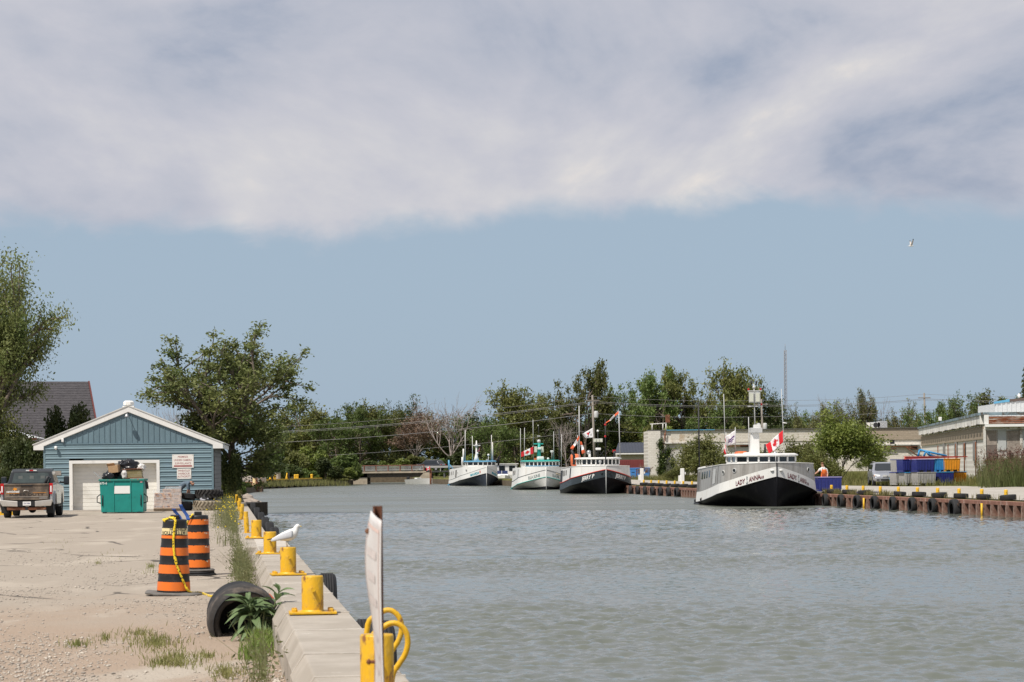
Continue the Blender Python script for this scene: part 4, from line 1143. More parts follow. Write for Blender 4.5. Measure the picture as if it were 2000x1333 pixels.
for s_ in (-1, 1):
    mb = MB(); mb.tube([(s_ * (hw - .02), .25, .82), (s_ * (hw + .13), .25, .70), (s_ * (hw + .13), .25, .48), (s_ * (hw - .03), .25, .42)], .022, 8); mb.build('side_handle', M_DARK, dmp)
    mb = MB(); mb.tube([(s_ * (hw - .12), .0, .78), (s_ * (hw - .12), .015, .32)], .022, 8); mb.build('front_bar', M_DARK, dmp)
    MB().box((s_ * (hw - .2), .1, .03), (.16, .2, .06)).build('foot', M_DARK, dmp)
mb = text_mb('675-6', .13, .02); rep(mb, lambda p: (p[0] - hw + .17, -.030, p[1] + DH - .19)); mb.build('number', M_WHITE, dmp)
MB().box((hw - .1, -.012, DH - .14), (.1, .004, .06)).build('sticker', mat('sticker', (.7, .4, .4), .5, .3, 60), dmp)
def lump(seed, amt, fr=1.6):
    return lambda d: 1 + amt * mnoise.noise(Vector((d.x * fr + seed, d.y * fr, d.z * fr))) + amt * .6 * abs(mnoise.noise(Vector((d.x * fr * 3.1 + seed, d.y * fr * 3.1, d.z * fr * 3.1))))
m_bag = mat('bin_bag', (.012, .012, .014), .22, .2, 10, bump=.6, bscale=14)
m_bagw = mat('white_bag', (.68, .66, .63), .4, .15, 12, bump=.5, bscale=14)
m_card = mat('cardboard', (.42, .27, .15), .8, .1, 5)
def dw(x, y, z): return Matrix.Translation((dcen.x, dcen.y, 0)) @ Matrix.Rotation(R(4), 4, 'Z') @ Vector((x, y, z))
for i, (x, y, z, r_, m_, lab) in enumerate(((-.52, .45, DH + .10, (.30, .3, .24), m_bag, 'shiny black rubbish bag sagging below the carton on the dumpster'),
                                          (.28, .75, DH + .50, (.42, .4, .30), m_bag, 'big black rubbish bag topping the dumpster heap'),
                                          (-.02, .55, DH + .12, (.26, .3, .22), m_bag, 'black rubbish bag in the middle of the dumpster heap'),
                                          (-.02, .8, DH + .60, (.19, .2, .17), m_bag, 'small knotted black bag above the carton'),
                                          (.78, .6, DH + .46, (.17, .2, .17), m_bagw, 'white plastic bag at the rim of the heap'),
                                          (.12, .12, DH + .20, (.13, .12, .21), m_bagw, 'crumpled white bag hanging before the wooden drawers'))):
    mb = MB(); mb.ball((0, 0, 0), r_, 26, 18, fn=lump(i * 3.7, .36, 2.1)); o = mb.build('rubbish_bag', m_, None, dw(x, y, z), R(i * 50)); tag(o, lab, 'bag', 'rubbish bags in the dumpster')
o = MB().box((0, 0, 0), (.42, .38, .30)); o.box((-.10, -.10, .19), (.34, .02, .17), Matrix.Rotation(R(35), 3, 'X')); o = o.build('carton', m_card, None, dw(-.33, .35, DH + .42), R(-6)); o.rotation_euler = (R(4), R(-6), R(-8))
tag(o, 'open brown cardboard box on the dumpster heap', 'box')
t = thing('broken_drawers', 'stack of brown wooden boards lying on the dumpster rim', 'boards', dw(.46, .32, DH + .02), (0, R(-1.5), R(3)))
m_bd = mat('olive_board', (.23, .19, .09), .6, .15, 3, stretch=(1, 6, 6)); m_bd2 = mat('brown_board', (.20, .085, .045), .6, .15, 3)
for k in range(5): MB().box((0, 0, .05 + k * .064), (.80 - .01 * k, .5, .056)).build('board', m_bd, t, bevel=.006)
MB().box((0, -.02, .01), (.84, .54, .03)).build('lower_rail', m_bd2, t); MB().box((.0, -.02, .385), (.84, .54, .03)).build('upper_rail', m_bd2, t)
o = MB().box((0, 0, 0), (.52, .3, .035)).build('metal_flap', mat('grey_sheet', (.35, .35, .34), .5, .15), None, dw(-hw - .08, .4, DH + .12)); o.rotation_euler = (0, R(40), R(5)); tag(o, 'bent grey sheet sticking out at the corner of the dumpster', 'sheet')
o = MB(); o.add([(0, 0, 0), (.10, .1, -.05), (.02, .05, -.36), (.14, .1, -.34)], [(0, 1, 3, 2)]); o = o.build('hanging_rag', M_DARK, None, dw(hw + .03, .3, DH - .1)); s2 = o.modifiers.new('s', 'SOLIDIFY'); s2.thickness = .02; tag(o, 'black rag hanging over the end of the dumpster', 'rag')

# ---------------------------------------------------------------- wrapped pallet
pgp = G(326, 999); ppm = F / pgp.y
t = thing('carton_pallet', 'pallet of pink brown cartons wrapped in clear film beside the garage door', 'pallet', (pgp.x, pgp.y + .1, 0), R(6))
m_ct = mat('pink_carton', (.50, .335, .245), .7, .08, 4, rnd=.1); m_ctp = mat('carton_print', (.10, .08, .14), .7, .2, 8)
for k in range(3): MB().box((0, .05 + k * .45, .05), (1.2, .1, .1)).build('pallet_runner', M_WOOD, t)
for k in range(6): MB().box((0, .02 + k * .19, .115), (1.2, .14, .022)).build('pallet_plank', M_WOOD, t)
cme = MB().box((0, 0, 0), (.385, .48, .165)).mesh('carton', m_ct)
rg = random.Random(3)
for r_ in range(5):
    for c_ in range(3):
        if r_ == 4 and c_ == 0: pass
        for d_ in range(2):
            if r_ == 4 and c_ == 0: continue
            x = -.39 + c_ * .39 + rg.uniform(-.008, .008) + (.02 if r_ % 2 else 0); y = .28 + d_ * .49; z = .21 + r_ * .17
            o = put('carton', cme, t, (x, y + rg.uniform(-.02, .01), z), rg.uniform(-.02, .02), .008)
            if d_ == 0 and rg.random() < .8:
                mb = text_mb(rg.choice(['CLASSIC', 'CRYSTAL', 'CLASSICS']), rg.choice([.075, .055]), .03); rep(mb, lambda p: (p[0], -.2445, p[1])); mb.build('print', m_ctp, o)
m_film = bpy.data.materials.new('clear_film'); m_film.use_nodes = True
_t = m_film.node_tree; _t.nodes.clear(); _o = _t.nodes.new('ShaderNodeOutputMaterial'); _m = _t.nodes.new('ShaderNodeMixShader'); _tr = _t.nodes.new('ShaderNodeBsdfTransparent'); _g = _t.nodes.new('ShaderNodeBsdfPrincipled')
_g.inputs['Base Color'].default_value = (.8, .8, .8, 1); _g.inputs['Roughness'].default_value = .12; _nz = _t.nodes.new('ShaderNodeTexNoise'); _nz.inputs['Scale'].default_value = 6; _b = _t.nodes.new('ShaderNodeBump'); _b.inputs['Strength'].default_value = .8; _b.inputs['Distance'].default_value = .08
_t.links.new(_nz.outputs[0], _b.inputs['Height']); _t.links.new(_b.outputs[0], _g.inputs['Normal']); _m.inputs[0].default_value = .34
_t.links.new(_tr.outputs[0], _m.inputs[1]); _t.links.new(_g.outputs[0], _m.inputs[2]); _t.links.new(_m.outputs[0], _o.inputs[0])
mb = MB(); mb.grid(lambda u, v: (-.62 + 1.24 * u, .02 - .012 * math.sin(u * 30 + v * 9), .14 + .80 * v + (.12 if u > .4 else 0) * v), 30, 14)
mb.grid(lambda u, v: (-.62 + 1.24 * u, .02 + 1.0 * v, .955 + (.11 if u > .4 else 0) + .012 * math.sin(u * 24 + v * 13)), 30, 10)
mb.build('wrapping_film', m_film, t)

# ---------------------------------------------------------------- scrap tyres by the shed
m_trac = mat('tractor_rubber', (.03, .027, .025), .75, .3, 4, bump=.2, bscale=30)
m_tan = mat('dusty_rubber', (.30, .255, .19), .9, .2, 4, c2=(.18, .15, .11), c2t=(.5, .7), c2s=3)
me_trk = tyre_mesh('tyre', .46, .40, .27, M_BLACK, 36)
me_trl = tyre_mesh('tyre', .585, .42, .34, m_trac, 44, lugs=22)
me_tan = tyre_mesh('tyre', .585, .42, .34, m_tan, 44, lugs=22)
me_s = tyre_mesh('tyre', .31, .26, .19, M_BLACK, 30, ribs=4)
sb = G(355, 998); pm_ = F / sb.y
def tyat(px, py_mid, dy, me, rot, label, name='scrap_tyre', sc=1):
    p = P(px, py_mid, sb.y + dy); o = put(name, me, None, (p.x, p.y, p.z)); o.rotation_euler = rot; o.scale = (sc, sc, sc)
    return tag(o, label, 'tyre', 'scrap tyres piled at the shed corner')
tyat(355.5, 988.5, .45, me_trk, (R(1), 0, .3), 'smooth black truck tyre lying flat beside the carton pallet')
tyat(404, 987, .5, me_tan, (R(1), R(-1), 1.1), 'dusty tan tractor tyre with chevron lugs lying in front')
tyat(367.5, 970, .5, me_s, (R(-4), R(6), .3), 'small black tyre resting on the smooth truck tyre')
tyat(408, 966, .9, me_trl, (R(-2), R(2), .7), 'black tractor tyre on top at the shed corner')
tyat(409, 975, .35, me_s, (R(38), R(12), .3), 'worn grey tyre leaning on the dusty tractor tyre', sc=1.0)
o = put('wheel_rim', MB().lathe([(.10, -.08), (.19, -.09), (.2, -.06), (.17, 0), (.2, .06), (.19, .09), (.1, .08)], 26).mesh('wheel_rim', mat('rim_grey', (.35, .35, .38), .5, .15)), None, P(399, 977.5, sb.y + .25)); o.rotation_euler = (R(14), 0, 0); tag(o, 'bare grey wheel rim lying on the dusty tractor tyre', 'rim')

# ---------------------------------------------------------------- bending man
def skin_body(name, joints, edges, mats, matfn, parent, sub=2, root=0):
    me = bpy.data.meshes.new(name); me.from_pydata([j[0] for j in joints], edges, [])
    ob = bpy.data.objects.new(name, me); COL.objects.link(ob)
    md = ob.modifiers.new('skin', 'SKIN'); md.use_smooth_shade = True
    for i, j in enumerate(joints):
        r_ = j[1]; me.skin_vertices[0].data[i].radius = (r_, r_) if isinstance(r_, (int, float)) else r_
        me.skin_vertices[0].data[i].use_root = (i == root)
    sb_ = ob.modifiers.new('sub', 'SUBSURF'); sb_.levels = sub; sb_.render_levels = sub
    dg_ = bpy.context.evaluated_depsgraph_get(); m2 = bpy.data.meshes.new_from_object(ob.evaluated_get(dg_))
    bpy.data.objects.remove(ob)
    m2.materials.clear()
    for m in mats: m2.materials.append(m)
    for p in m2.polygons: p.material_index = matfn(p.center); p.use_smooth = True
    return put(name, m2, parent)
m_skin = mat('skin', (.50, .27, .18), .55, .05); m_shirt = mat('grey_blue_shirt', (.11, .15, .19), .85, .15, 8); m_jean = mat('dark_jeans', (.03, .042, .075), .85, .15, 10); m_shoe = mat('work_shoe', (.05, .04, .035), .7)
mp_ = P(350, 985, sb.y + 1.15)
t = thing('person', 'bald man in grey blue shirt and jeans bending over the tyre pile', 'person', (mp_.x, mp_.y, 0))
# profile bend towards screen right (+x)
J = [((.0, 0, .93), (.16, .15)), ((.10, 0, 1.06), (.165, .15)), ((.25, 0, 1.20), (.175, .15)), ((.42, 0, 1.26), (.165, .14)), ((.52, 0, 1.24), .075), ((.60, 0, 1.20), (.085, .09)), ((.68, 0, 1.13), (.08, .085)),
     ((-.02, .10, .86), .105), ((-.01, .11, .48), .075), ((-.03, .11, .10), .055), ((.10, .12, .04), .045),
     ((.03, -.10, .86), .105), ((.10, -.11, .48), .075), ((.05, -.11, .10), .055), ((.18, -.12, .04), .045),
     ((.40, .18, 1.17), .065), ((.42, .20, .93), .052), ((.45, .16, .72), .04), ((.46, .14, .62), .038),
     ((.40, -.19, 1.17), .065), ((.44, -.21, .93), .052), ((.38, -.12, .74), .04), ((.34, -.06, .68), .038)]
E = [(0, 1), (1, 2), (2, 3), (3, 4), (4, 5), (5, 6), (0, 7), (7, 8), (8, 9), (9, 10), (0, 11), (11, 12), (12, 13), (13, 14), (3, 15), (15, 16), (16, 17), (17, 18), (3, 19), (19, 20), (20, 21), (21, 22)]
def mf(c):
    if c.x > .515 and c.z > .98: return 0
    if c.z < .09: return 3
    if c.x > .28 and c.z < .92: return 0
    if c.x < .13 and c.z < .96 + c.x * .2: return 2
    return 1
body = skin_body('body', J, E, [m_skin, m_shirt, m_jean, m_shoe], mf, t)
for s_ in (-1, 1):
    mb = MB(); mb.ball((.615, s_ * .078, 1.17), (.012, .008, .026), 8, 6); mb.build('ear', m_skin, t)
    for k in range(4):
        bx = .46 if s_ > 0 else .34; by = .14 if s_ > 0 else -.06
        mb = MB(); mb.tube([(bx + .012, by + (k - 1.5) * .018, .62 if s_ > 0 else .68), (bx + .022, by + (k - 1.5) * .02, .57 if s_ > 0 else .63), (bx + .01, by + (k - 1.5) * .02, .54 if s_ > 0 else .60)], [.009, .008, .006], 6); mb.build('finger', m_skin, t)
mb = MB(); mb.ball((.60, 0, 1.235), (.075, .085, .045), 12, 8); mb.build('cropped_hair', mat('cropped_hair', (.16, .11, .09), .8, .2, 30), t)

# ---------------------------------------------------------------- pickup truck, seen from behind
tr = G(52, 1012.5)
trk = thing('pickup_truck', 'silver and dusty brown pickup truck parked with its tailgate to the lot', 'truck', (tr.x, tr.y, 0), R(6.8))
m_sil = mat('silver_paint', (.42, .42, .43), .3, .06, 2, metal=.4, c2=(.36, .30, .24), c2t=(.5, .75), c2s=1.5, coat=.4)
m_dust = mat('dusty_tailgate', (.085, .065, .05), .5, .3, 2, c2=(.28, .215, .155), c2t=(.40, .66), c2s=1.4)
m_cab = mat('dark_cab', (.03, .033, .035), .3, .1, coat=.4)
m_bmp = mat('truck_bumper', (.62, .58, .53), .3, .12, 3, metal=.6)
TW = .99
# bed sides with wheel arch
arch = [(1.20 + .50 * math.cos(w), .50 + .46 * math.sin(w)) for w in np.linspace(math.pi, 0, 11)]
side = [(.12, .62), (.68, .56)] + [p for p in arch if p[1] > .56] + [(1.72, .56), (2.15, .56), (2.15, 1.36), (.12, 1.33)]
for s_ in (-1, 1):
    mb = MB(); mb.prism(side, s_ * (TW - .10), s_ * TW, 'x'); mb.build('bed_side', m_sil, trk, bevel=.02)
    mb = MB(); mb.prism([(x, z + .0) for x, z in ((.62, .52), (.70, .80), (.88, .97), (1.20, 1.04), (1.52, .97), (1.70, .80), (1.78, .52), (1.70, .52), (1.62, .78), (1.46, .92), (1.2, .97), (.94, .92), (.78, .78), (.70, .52))], s_ * (TW - .02), s_ * (TW + .05), 'x'); mb.build('fender_flare', m_sil, trk, bevel=.01)
    # front fender and door side
    arch2 = [(5.0 + .50 * math.cos(w), .50 + .46 * math.sin(w)) for w in np.linspace(math.pi, 0, 11)]
    s2 = [(2.19, .50), (4.48, .50)] + [p for p in arch2 if p[1] > .52] + [(5.52, .5), (5.95, .55), (6.0, 1.05), (5.7, 1.20), (4.2, 1.27), (2.19, 1.36)]
    mb = MB(); mb.prism(s2, s_ * (TW - .12), s_ * TW, 'x'); mb.build('cab_side', m_sil, trk, bevel=.02)
    MB().box((s_ * (TW + .005), 3.1, 1.02), (.03, .22, .05)).build('door_handle', M_CHROME, trk, bevel=.01)
    mb = MB(); mb.prism([(-.055, 0), (.055, 0), (.075, .42), (-.06, .42)], .075, .14, 'y', M=Matrix.Translation((s_ * (TW - .055), 0, .93))); tl = mb.build('tail_light', M_RED, trk, bevel=.01)
    MB().box((s_ * (TW - .055), .068, 1.13), (.055, .02, .24)).build('clear_lens', mat('clear_lens', (.75, .72, .72), .2), tl)
    # mirrors
    mb = MB(); mb.tube([(s_ * .98, 4.05, 1.38), (s_ * 1.16, 4.0, 1.36)], .035, 8); mi_ = mb.build('mirror', M_DARK, trk)
    MB().box((s_ * 1.25, 3.98, 1.44), (.22, .14, .34)).build('mirror_housing', M_DARK, mi_, bevel=.04)
    MB().box((s_ * 1.25, 3.905, 1.44), (.16, .01, .26)).build('mirror_glass', M_GLASS, mi_)
    MB().box((s_ * (TW - .13), .40, .40), (.28, .02, .42)).build('mud_flap', M_BLACK, trk)
    mb = MB(); mb.box((s_ * .99, 3.2, .44), (.14, 1.9, .06)); mb.build('running_board', M_DARK, trk, bevel=.02)
mb = MB(); mb.box((0, 1.12, .66), (1.8, 2.0, .1)); mb.box((0, 2.1, 1.0), (1.8, .06, .68)); mb.build('bed_floor', M_DARK, trk)
# tailgate
tg_ = MB(); tg_.box((0, .10, 1.01), (1.70, .07, .62)); tg_.box((0, .085, 1.315), (1.74, .12, .045)); tg_ = tg_.build('tailgate', m_dust, trk, bevel=.012)
MB().box((0, .055, 1.265), (.44, .04, .05)).build('handle', M_DARK, tg_, bevel=.01)
MB().box((0, .06, .83), (1.62, .02, .012)).build('crease', m_bmp, tg_)
mb = text_mb('SUPER DUTY', .135, .02, 1.72); rep(mb, lambda p: (p[0], .0585, p[1] + .915)); mb.build('embossed_lettering', mat('emboss_dark', (.035, .03, .027), .6), tg_)
mb = text_mb('carmichael', .125, .03, .92); rep(mb, lambda p: (p[0] - .52, .0575, p[1] + 1.035)); mb.build('white_lettering', M_WHITE, tg_)
m_orp = mat('orange_print', (.72, .27, .02), .5)
MB().box((-.52, .059, .975), (.5, .006, .016)).build('orange_line', m_orp, tg_); MB().box((.50, .059, .985), (.52, .006, .014)).build('orange_line', m_orp, tg_)
mb = MB(); mb.add([(-.44 + .06 * math.cos(w) * (1 + .6 * (k % 2)), .058, 1.13 + .045 * math.sin(w) * (1 + .6 * (k % 2))) for k, w in enumerate(np.linspace(0, 5.8, 10))], [tuple(range(10))]); mb.build('orange_emblem', m_orp, tg_)
mb = MB(); mb.lathe([(.0, 0), (.11, 0), (.11, .015), (0, .02)], 28, M=Matrix.Translation((-.02, .066, 1.05)) @ Matrix.Rotation(R(90), 4, 'X') @ Matrix.Diagonal((1, .42, 1, 1))); em = mb.build('oval_emblem', m_bmp, tg_)
mb = MB(); mb.lathe([(.0, 0), (.085, 0), (.085, .006), (0, .008)], 24, M=Matrix.Translation((-.02, .052, 1.05)) @ Matrix.Rotation(R(90), 4, 'X') @ Matrix.Diagonal((1, .40, 1, 1))); mb.build('oval_field', m_dust, tg_)
MB().box((.64, .06, .775), (.32, .006, .025)).build('small_badge', m_bmp, tg_)
# bumper in two halves with the plate recess
for s_ in (-1, 1):
    mb = MB(); mb.hexa([(s_ * .33, -.10, .45), (s_ * .93, -.02, .47), (s_ * .93, .12, .47), (s_ * .33, .10, .45), (s_ * .33, -.10, .66), (s_ * 1.0, -.02, .72), (s_ * 1.0, .14, .72), (s_ * .33, .10, .66)]); mb.build('bumper', m_bmp, trk, bevel=.02)
MB().box((0, .0, .56), (.66, .12, .2)).build('bumper_recess', M_DARK, trk)
pl = MB().box((.02, -.07, .57), (.31, .012, .155)).build('licence_plate', M_WHITE, trk)
mb = text_mb('CB 13904', .075, .02, .8); rep(mb, lambda p: (p[0] + .02, -.078, p[1] + .57)); mb.build('plate_lettering', mat('plate_blue', (.05, .07, .2), .5), pl)
MB().box((0, .03, .37), (1.5, .1, .12)).build('hitch_beam', M_RUST, trk, bevel=.02)
mb = MB(); mb.tube([(0, -.06, .37), (0, .05, .37)], .055, 10); mb.build('hitch_receiver', M_DARK, trk)
mb = MB(); mb.box((0, 1.2, .36), (1.5, .16, .14)); mb.ball((.12, 1.2, .34), (.16, .18, .16), 14, 8); mb.build('rear_axle', M_DARK, trk)
mb = MB(); mb.box((-.3, 3, .5), (.1, 5.4, .14)); mb.box((.3, 3, .5), (.1, 5.4, .14)); mb.build('chassis_rail', M_DARK, trk)
# cab greenhouse
cp = [(2.17, 1.30), (2.28, 1.82), (2.45, 1.91), (3.6, 1.93), (3.95, 1.86), (4.55, 1.30)]
mb = MB(); n_ = len(cp); vs = []
for s_ in (-1, 1): vs += [(s_ * (TW - .06 - .17 * max(0, (z - 1.3)) / .6), y, z) for y, z in cp]
fs = [tuple(range(n_))[::-1], tuple(range(n_, 2 * n_))] + [(i, i + 1, n_ + i + 1, n_ + i) for i in range(n_ - 1)]
mb.add(vs, fs); mb.build('cab', m_cab, trk, bevel=.03)
def onface(xa, za): return (xa, 2.155 + .11 * (za - 1.30) / .52 - .006, za)
mb = MB(); mb.add([onface(-.76, 1.36), onface(.76, 1.36), onface(.66, 1.76), onface(-.66, 1.76)], [(0, 1, 2, 3)]); rw = mb.build('rear_window', mat('truck_glass', (.06, .075, .07), .05, .3, 3, spec=.7), trk)
for x in (-.42, .02, .45):
    mb = MB(); mb.box((x, 2.153 + .11 * (1.56 - 1.3) / .52 - .008, 1.56), (.17, .006, .16)); mb.build('headrest', mat('headrest', (.16, .17, .16), .8), rw, bevel=.02)
for s_ in (-1, 1):
    mb = MB(); f_ = lambda y, z: (s_ * (TW - .055 - .17 * (z - 1.3) / .6), y, z); mb.add([f_(2.35, 1.38), f_(4.35, 1.36), f_(3.85, 1.80), f_(2.45, 1.80)], [(0, 1, 2, 3)]); mb.build('side_window', M_GLASS, trk)
mb = MB(); mb.box((0, 5.1, 1.17), (1.8, 1.7, .2)); mb.box((0, 5.98, .85), (1.8, .08, .5)); mb.build('hood', m_sil, trk, bevel=.05)
bl_ = MB().box((0, 2.235, 1.855), (.42, .03, .045)).build('high_brake_light', M_WHITE, trk); MB().box((0, 2.218, 1.855), (.15, .01, .047)).build('red_lens', M_RED, bl_)
mb = MB(); mb.tube([(.52, 1.9, 1.2), (.70, 1.75, 1.62)], .06, 8); mb.tube([(.66, 1.9, 1.2), (.80, 1.8, 1.58)], .035, 8); o = mb.build('tool_handles', M_DARK, trk)
me_tw = tyre_mesh('tyre', .40, .27, .24, M_BLACK, 30)
me_rim = MB().lathe([(0, .07), (.08, .08), (.1, .05), (.2, .06), (.24, .10), (.24, -.1), (0, -.1)], 24).mesh('rim', M_STEEL)
for (x, y) in ((-.84, 1.2), (.84, 1.2), (-.86, 5.0), (.86, 5.0)):
    o = put('wheel', me_tw, trk, (x, y, .40)); o.rotation_euler = (0, R(90 if x > 0 else -90), 0); put('rim', me_rim, o)

# ---------------------------------------------------------------- house, fence and clutter behind the shed
m_shing = mat('grey_shingles', (.052, .048, .052), .9, .25, 3, c2=(.085, .078, .082), c2t=(.45, .6), c2s=7, stretch=(1, 4, 4), bump=.3, bscale=20)
m_stuc = mat('white_stucco', (.66, .62, .58), .9, .06)
m_rtrim = mat('red_trim', (.115, .03, .025), .6, .1)
hY = 140.0; hr = P(172, 746, hY); hrz = R(17)
hs = thing('grey_roofed_house', 'white house with tall grey shingle roof and dark red gable trim', 'house', (hr.x, hr.y, 0), hrz)
RZ = hr.z; dep, rise = 5.2, 3.7
mb = MB(); mb.prism([(0, RZ), (-dep, RZ - rise), (-dep, RZ - rise - .18), (0, RZ - .2), (dep, RZ - rise - .18), (dep, RZ - rise)], -11, 0, 'x'); mb.build('roof', m_shing, hs)
for k in range(24):                                     # shingle courses on the slope that shows
    f0, f1 = k / 24, (k + 1) / 24
    mb = MB(); y0, y1 = -dep * f1, -dep * f0; z0, z1 = RZ - rise * f1, RZ - rise * f0
    mb.hexa([(-11, y0, z0 + .004), (-.01, y0, z0 + .004), (-.01, y1, z1 + .004), (-11, y1, z1 + .004), (-11, y0, z0 + .035), (-.01, y0, z0 + .035), (-.01, y1, z1 + .012), (-11, y1, z1 + .012)]); mb.build('shingle_course', m_shing, hs)
for s_ in (-1, 1):
    mb = MB(); mb.prism([(0, RZ + .05), (s_ * (dep + .05), RZ - rise + .05), (s_ * (dep + .05), RZ - rise - .3), (0, RZ - .30)], .002, .10, 'x'); mb.build('rake_trim', m_rtrim, hs)
mb = MB(); mb.prism([(-dep + .4, 0), (dep - .4, 0), (dep - .4, RZ - rise - .2), (0, RZ - .4), (-dep + .4, RZ - rise - .2)], -10.6, -.35, 'x'); mb.build('wall', m_stuc, hs)
pch = thing('porch_annex', 'low white annex with a pale metal hip roof under the big tree', 'annex', P(20, 850, 128).xy.to_3d(), R(6))
ax = P(70, 855, 128); zt = ax.z
mb = MB(); mb.hexa([(-7, -.5, zt - .02), (1.5, -.5, zt - .02), (1.5, 5, zt - .02), (-7, 5, zt - .02), (-7, 2, zt + .6), (-.6, 2, zt + .6), (-.6, 2.6, zt + .6), (-7, 2.6, zt + .6)]); mb.build('roof', mat('pale_metal_roof', (.74, .75, .76), .4, .05), pch)
MB().box((-2.75, -.52, zt - .09), (8.5, .06, .14)).build('fascia', m_rtrim, pch)
MB().box((-3, 2.3, zt / 2 - .1), (7.6, 4.6, zt - .2)).build('wall', m_stuc, pch)
MB().box((.62, -.02, zt / 2 - .1), (.16, .12, zt - .2)).build('door_post', M_DARK, pch)
t = thing('pole_fence', 'low fence with two white rails beside the pickup truck', 'fence', P(0, 985, 97).xy.to_3d(), R(4))
for z in (.62, .95): MB().box((-1.6, 0, z), (4.6, .06, .09)).build('rail', M_WHITE, t)
for x in (-3.6, -2, -.3, .55): MB().box((x, .05, .55), (.11, .1, 1.1)).build('post', M_DARK, t)
o = MB().box((0, 0, 0), (1.4, .2, .14)).build('parking_kerb', far_y, None, (*P(2, 1005, 96).xy, .07), R(4)); tag(o, 'yellow parking kerb beside the pickup truck', 'kerb')
# ================================================================ fishing boats
m_bwhite = mat('boat_white', (.74, .73, .70), .45, .05, 1.0, c2=(.52, .46, .37), c2t=(.58, .82), c2s=1.1, stretch=(2.5, 2.5, .3), c3=(.40, .27, .17), c3t=(.69, .75), c3s=2.2)
m_bblack = mat('boat_black', (.007, .007, .009), .42, .3, .8, spec=.15, c2=(.022, .020, .02), c2t=(.5, .8), c2s=1.2, c3=(.05, .03, .022), c3t=(.66, .74), c3s=2.0, stretch=(2, 2, .5))
m_stain = mat('stainless_topside', (.44, .42, .39), .38, .14, .9, metal=.35, c2=(.33, .30, .27), c2t=(.45, .7), c2s=1.5, stretch=(3, 3, .35))
m_slate = mat('boat_slate', (.032, .043, .050), .45, .15, 1)
m_navy = mat('boat_blue_grey', (.036, .045, .062), .4, .2, .8, c2=(.08, .09, .11), c2t=(.5, .8))
m_lgrey = mat('boat_pale_hull', (.60, .59, .56), .45, .1, .8, c2=(.42, .40, .36), c2t=(.55, .8), c2s=1, stretch=(1, 1, .6))
m_teal2 = mat('boat_teal', (.03, .36, .31), .45, .08); m_lblue = mat('boat_light_blue', (.10, .32, .50), .5, .08)
m_bred = mat('boat_red', (.50, .05, .03), .5, .08); m_boot = mat('boot_top', (.015, .015, .02), .5, .2)
m_lamp = mat('flood_lens', (.62, .62, .52), .25, .15, 30); m_orange = mat('boat_orange', (.72, .16, .05), .5, .1)
m_grey = mat('light_grey_metal', (.50, .50, .49), .45, .1)
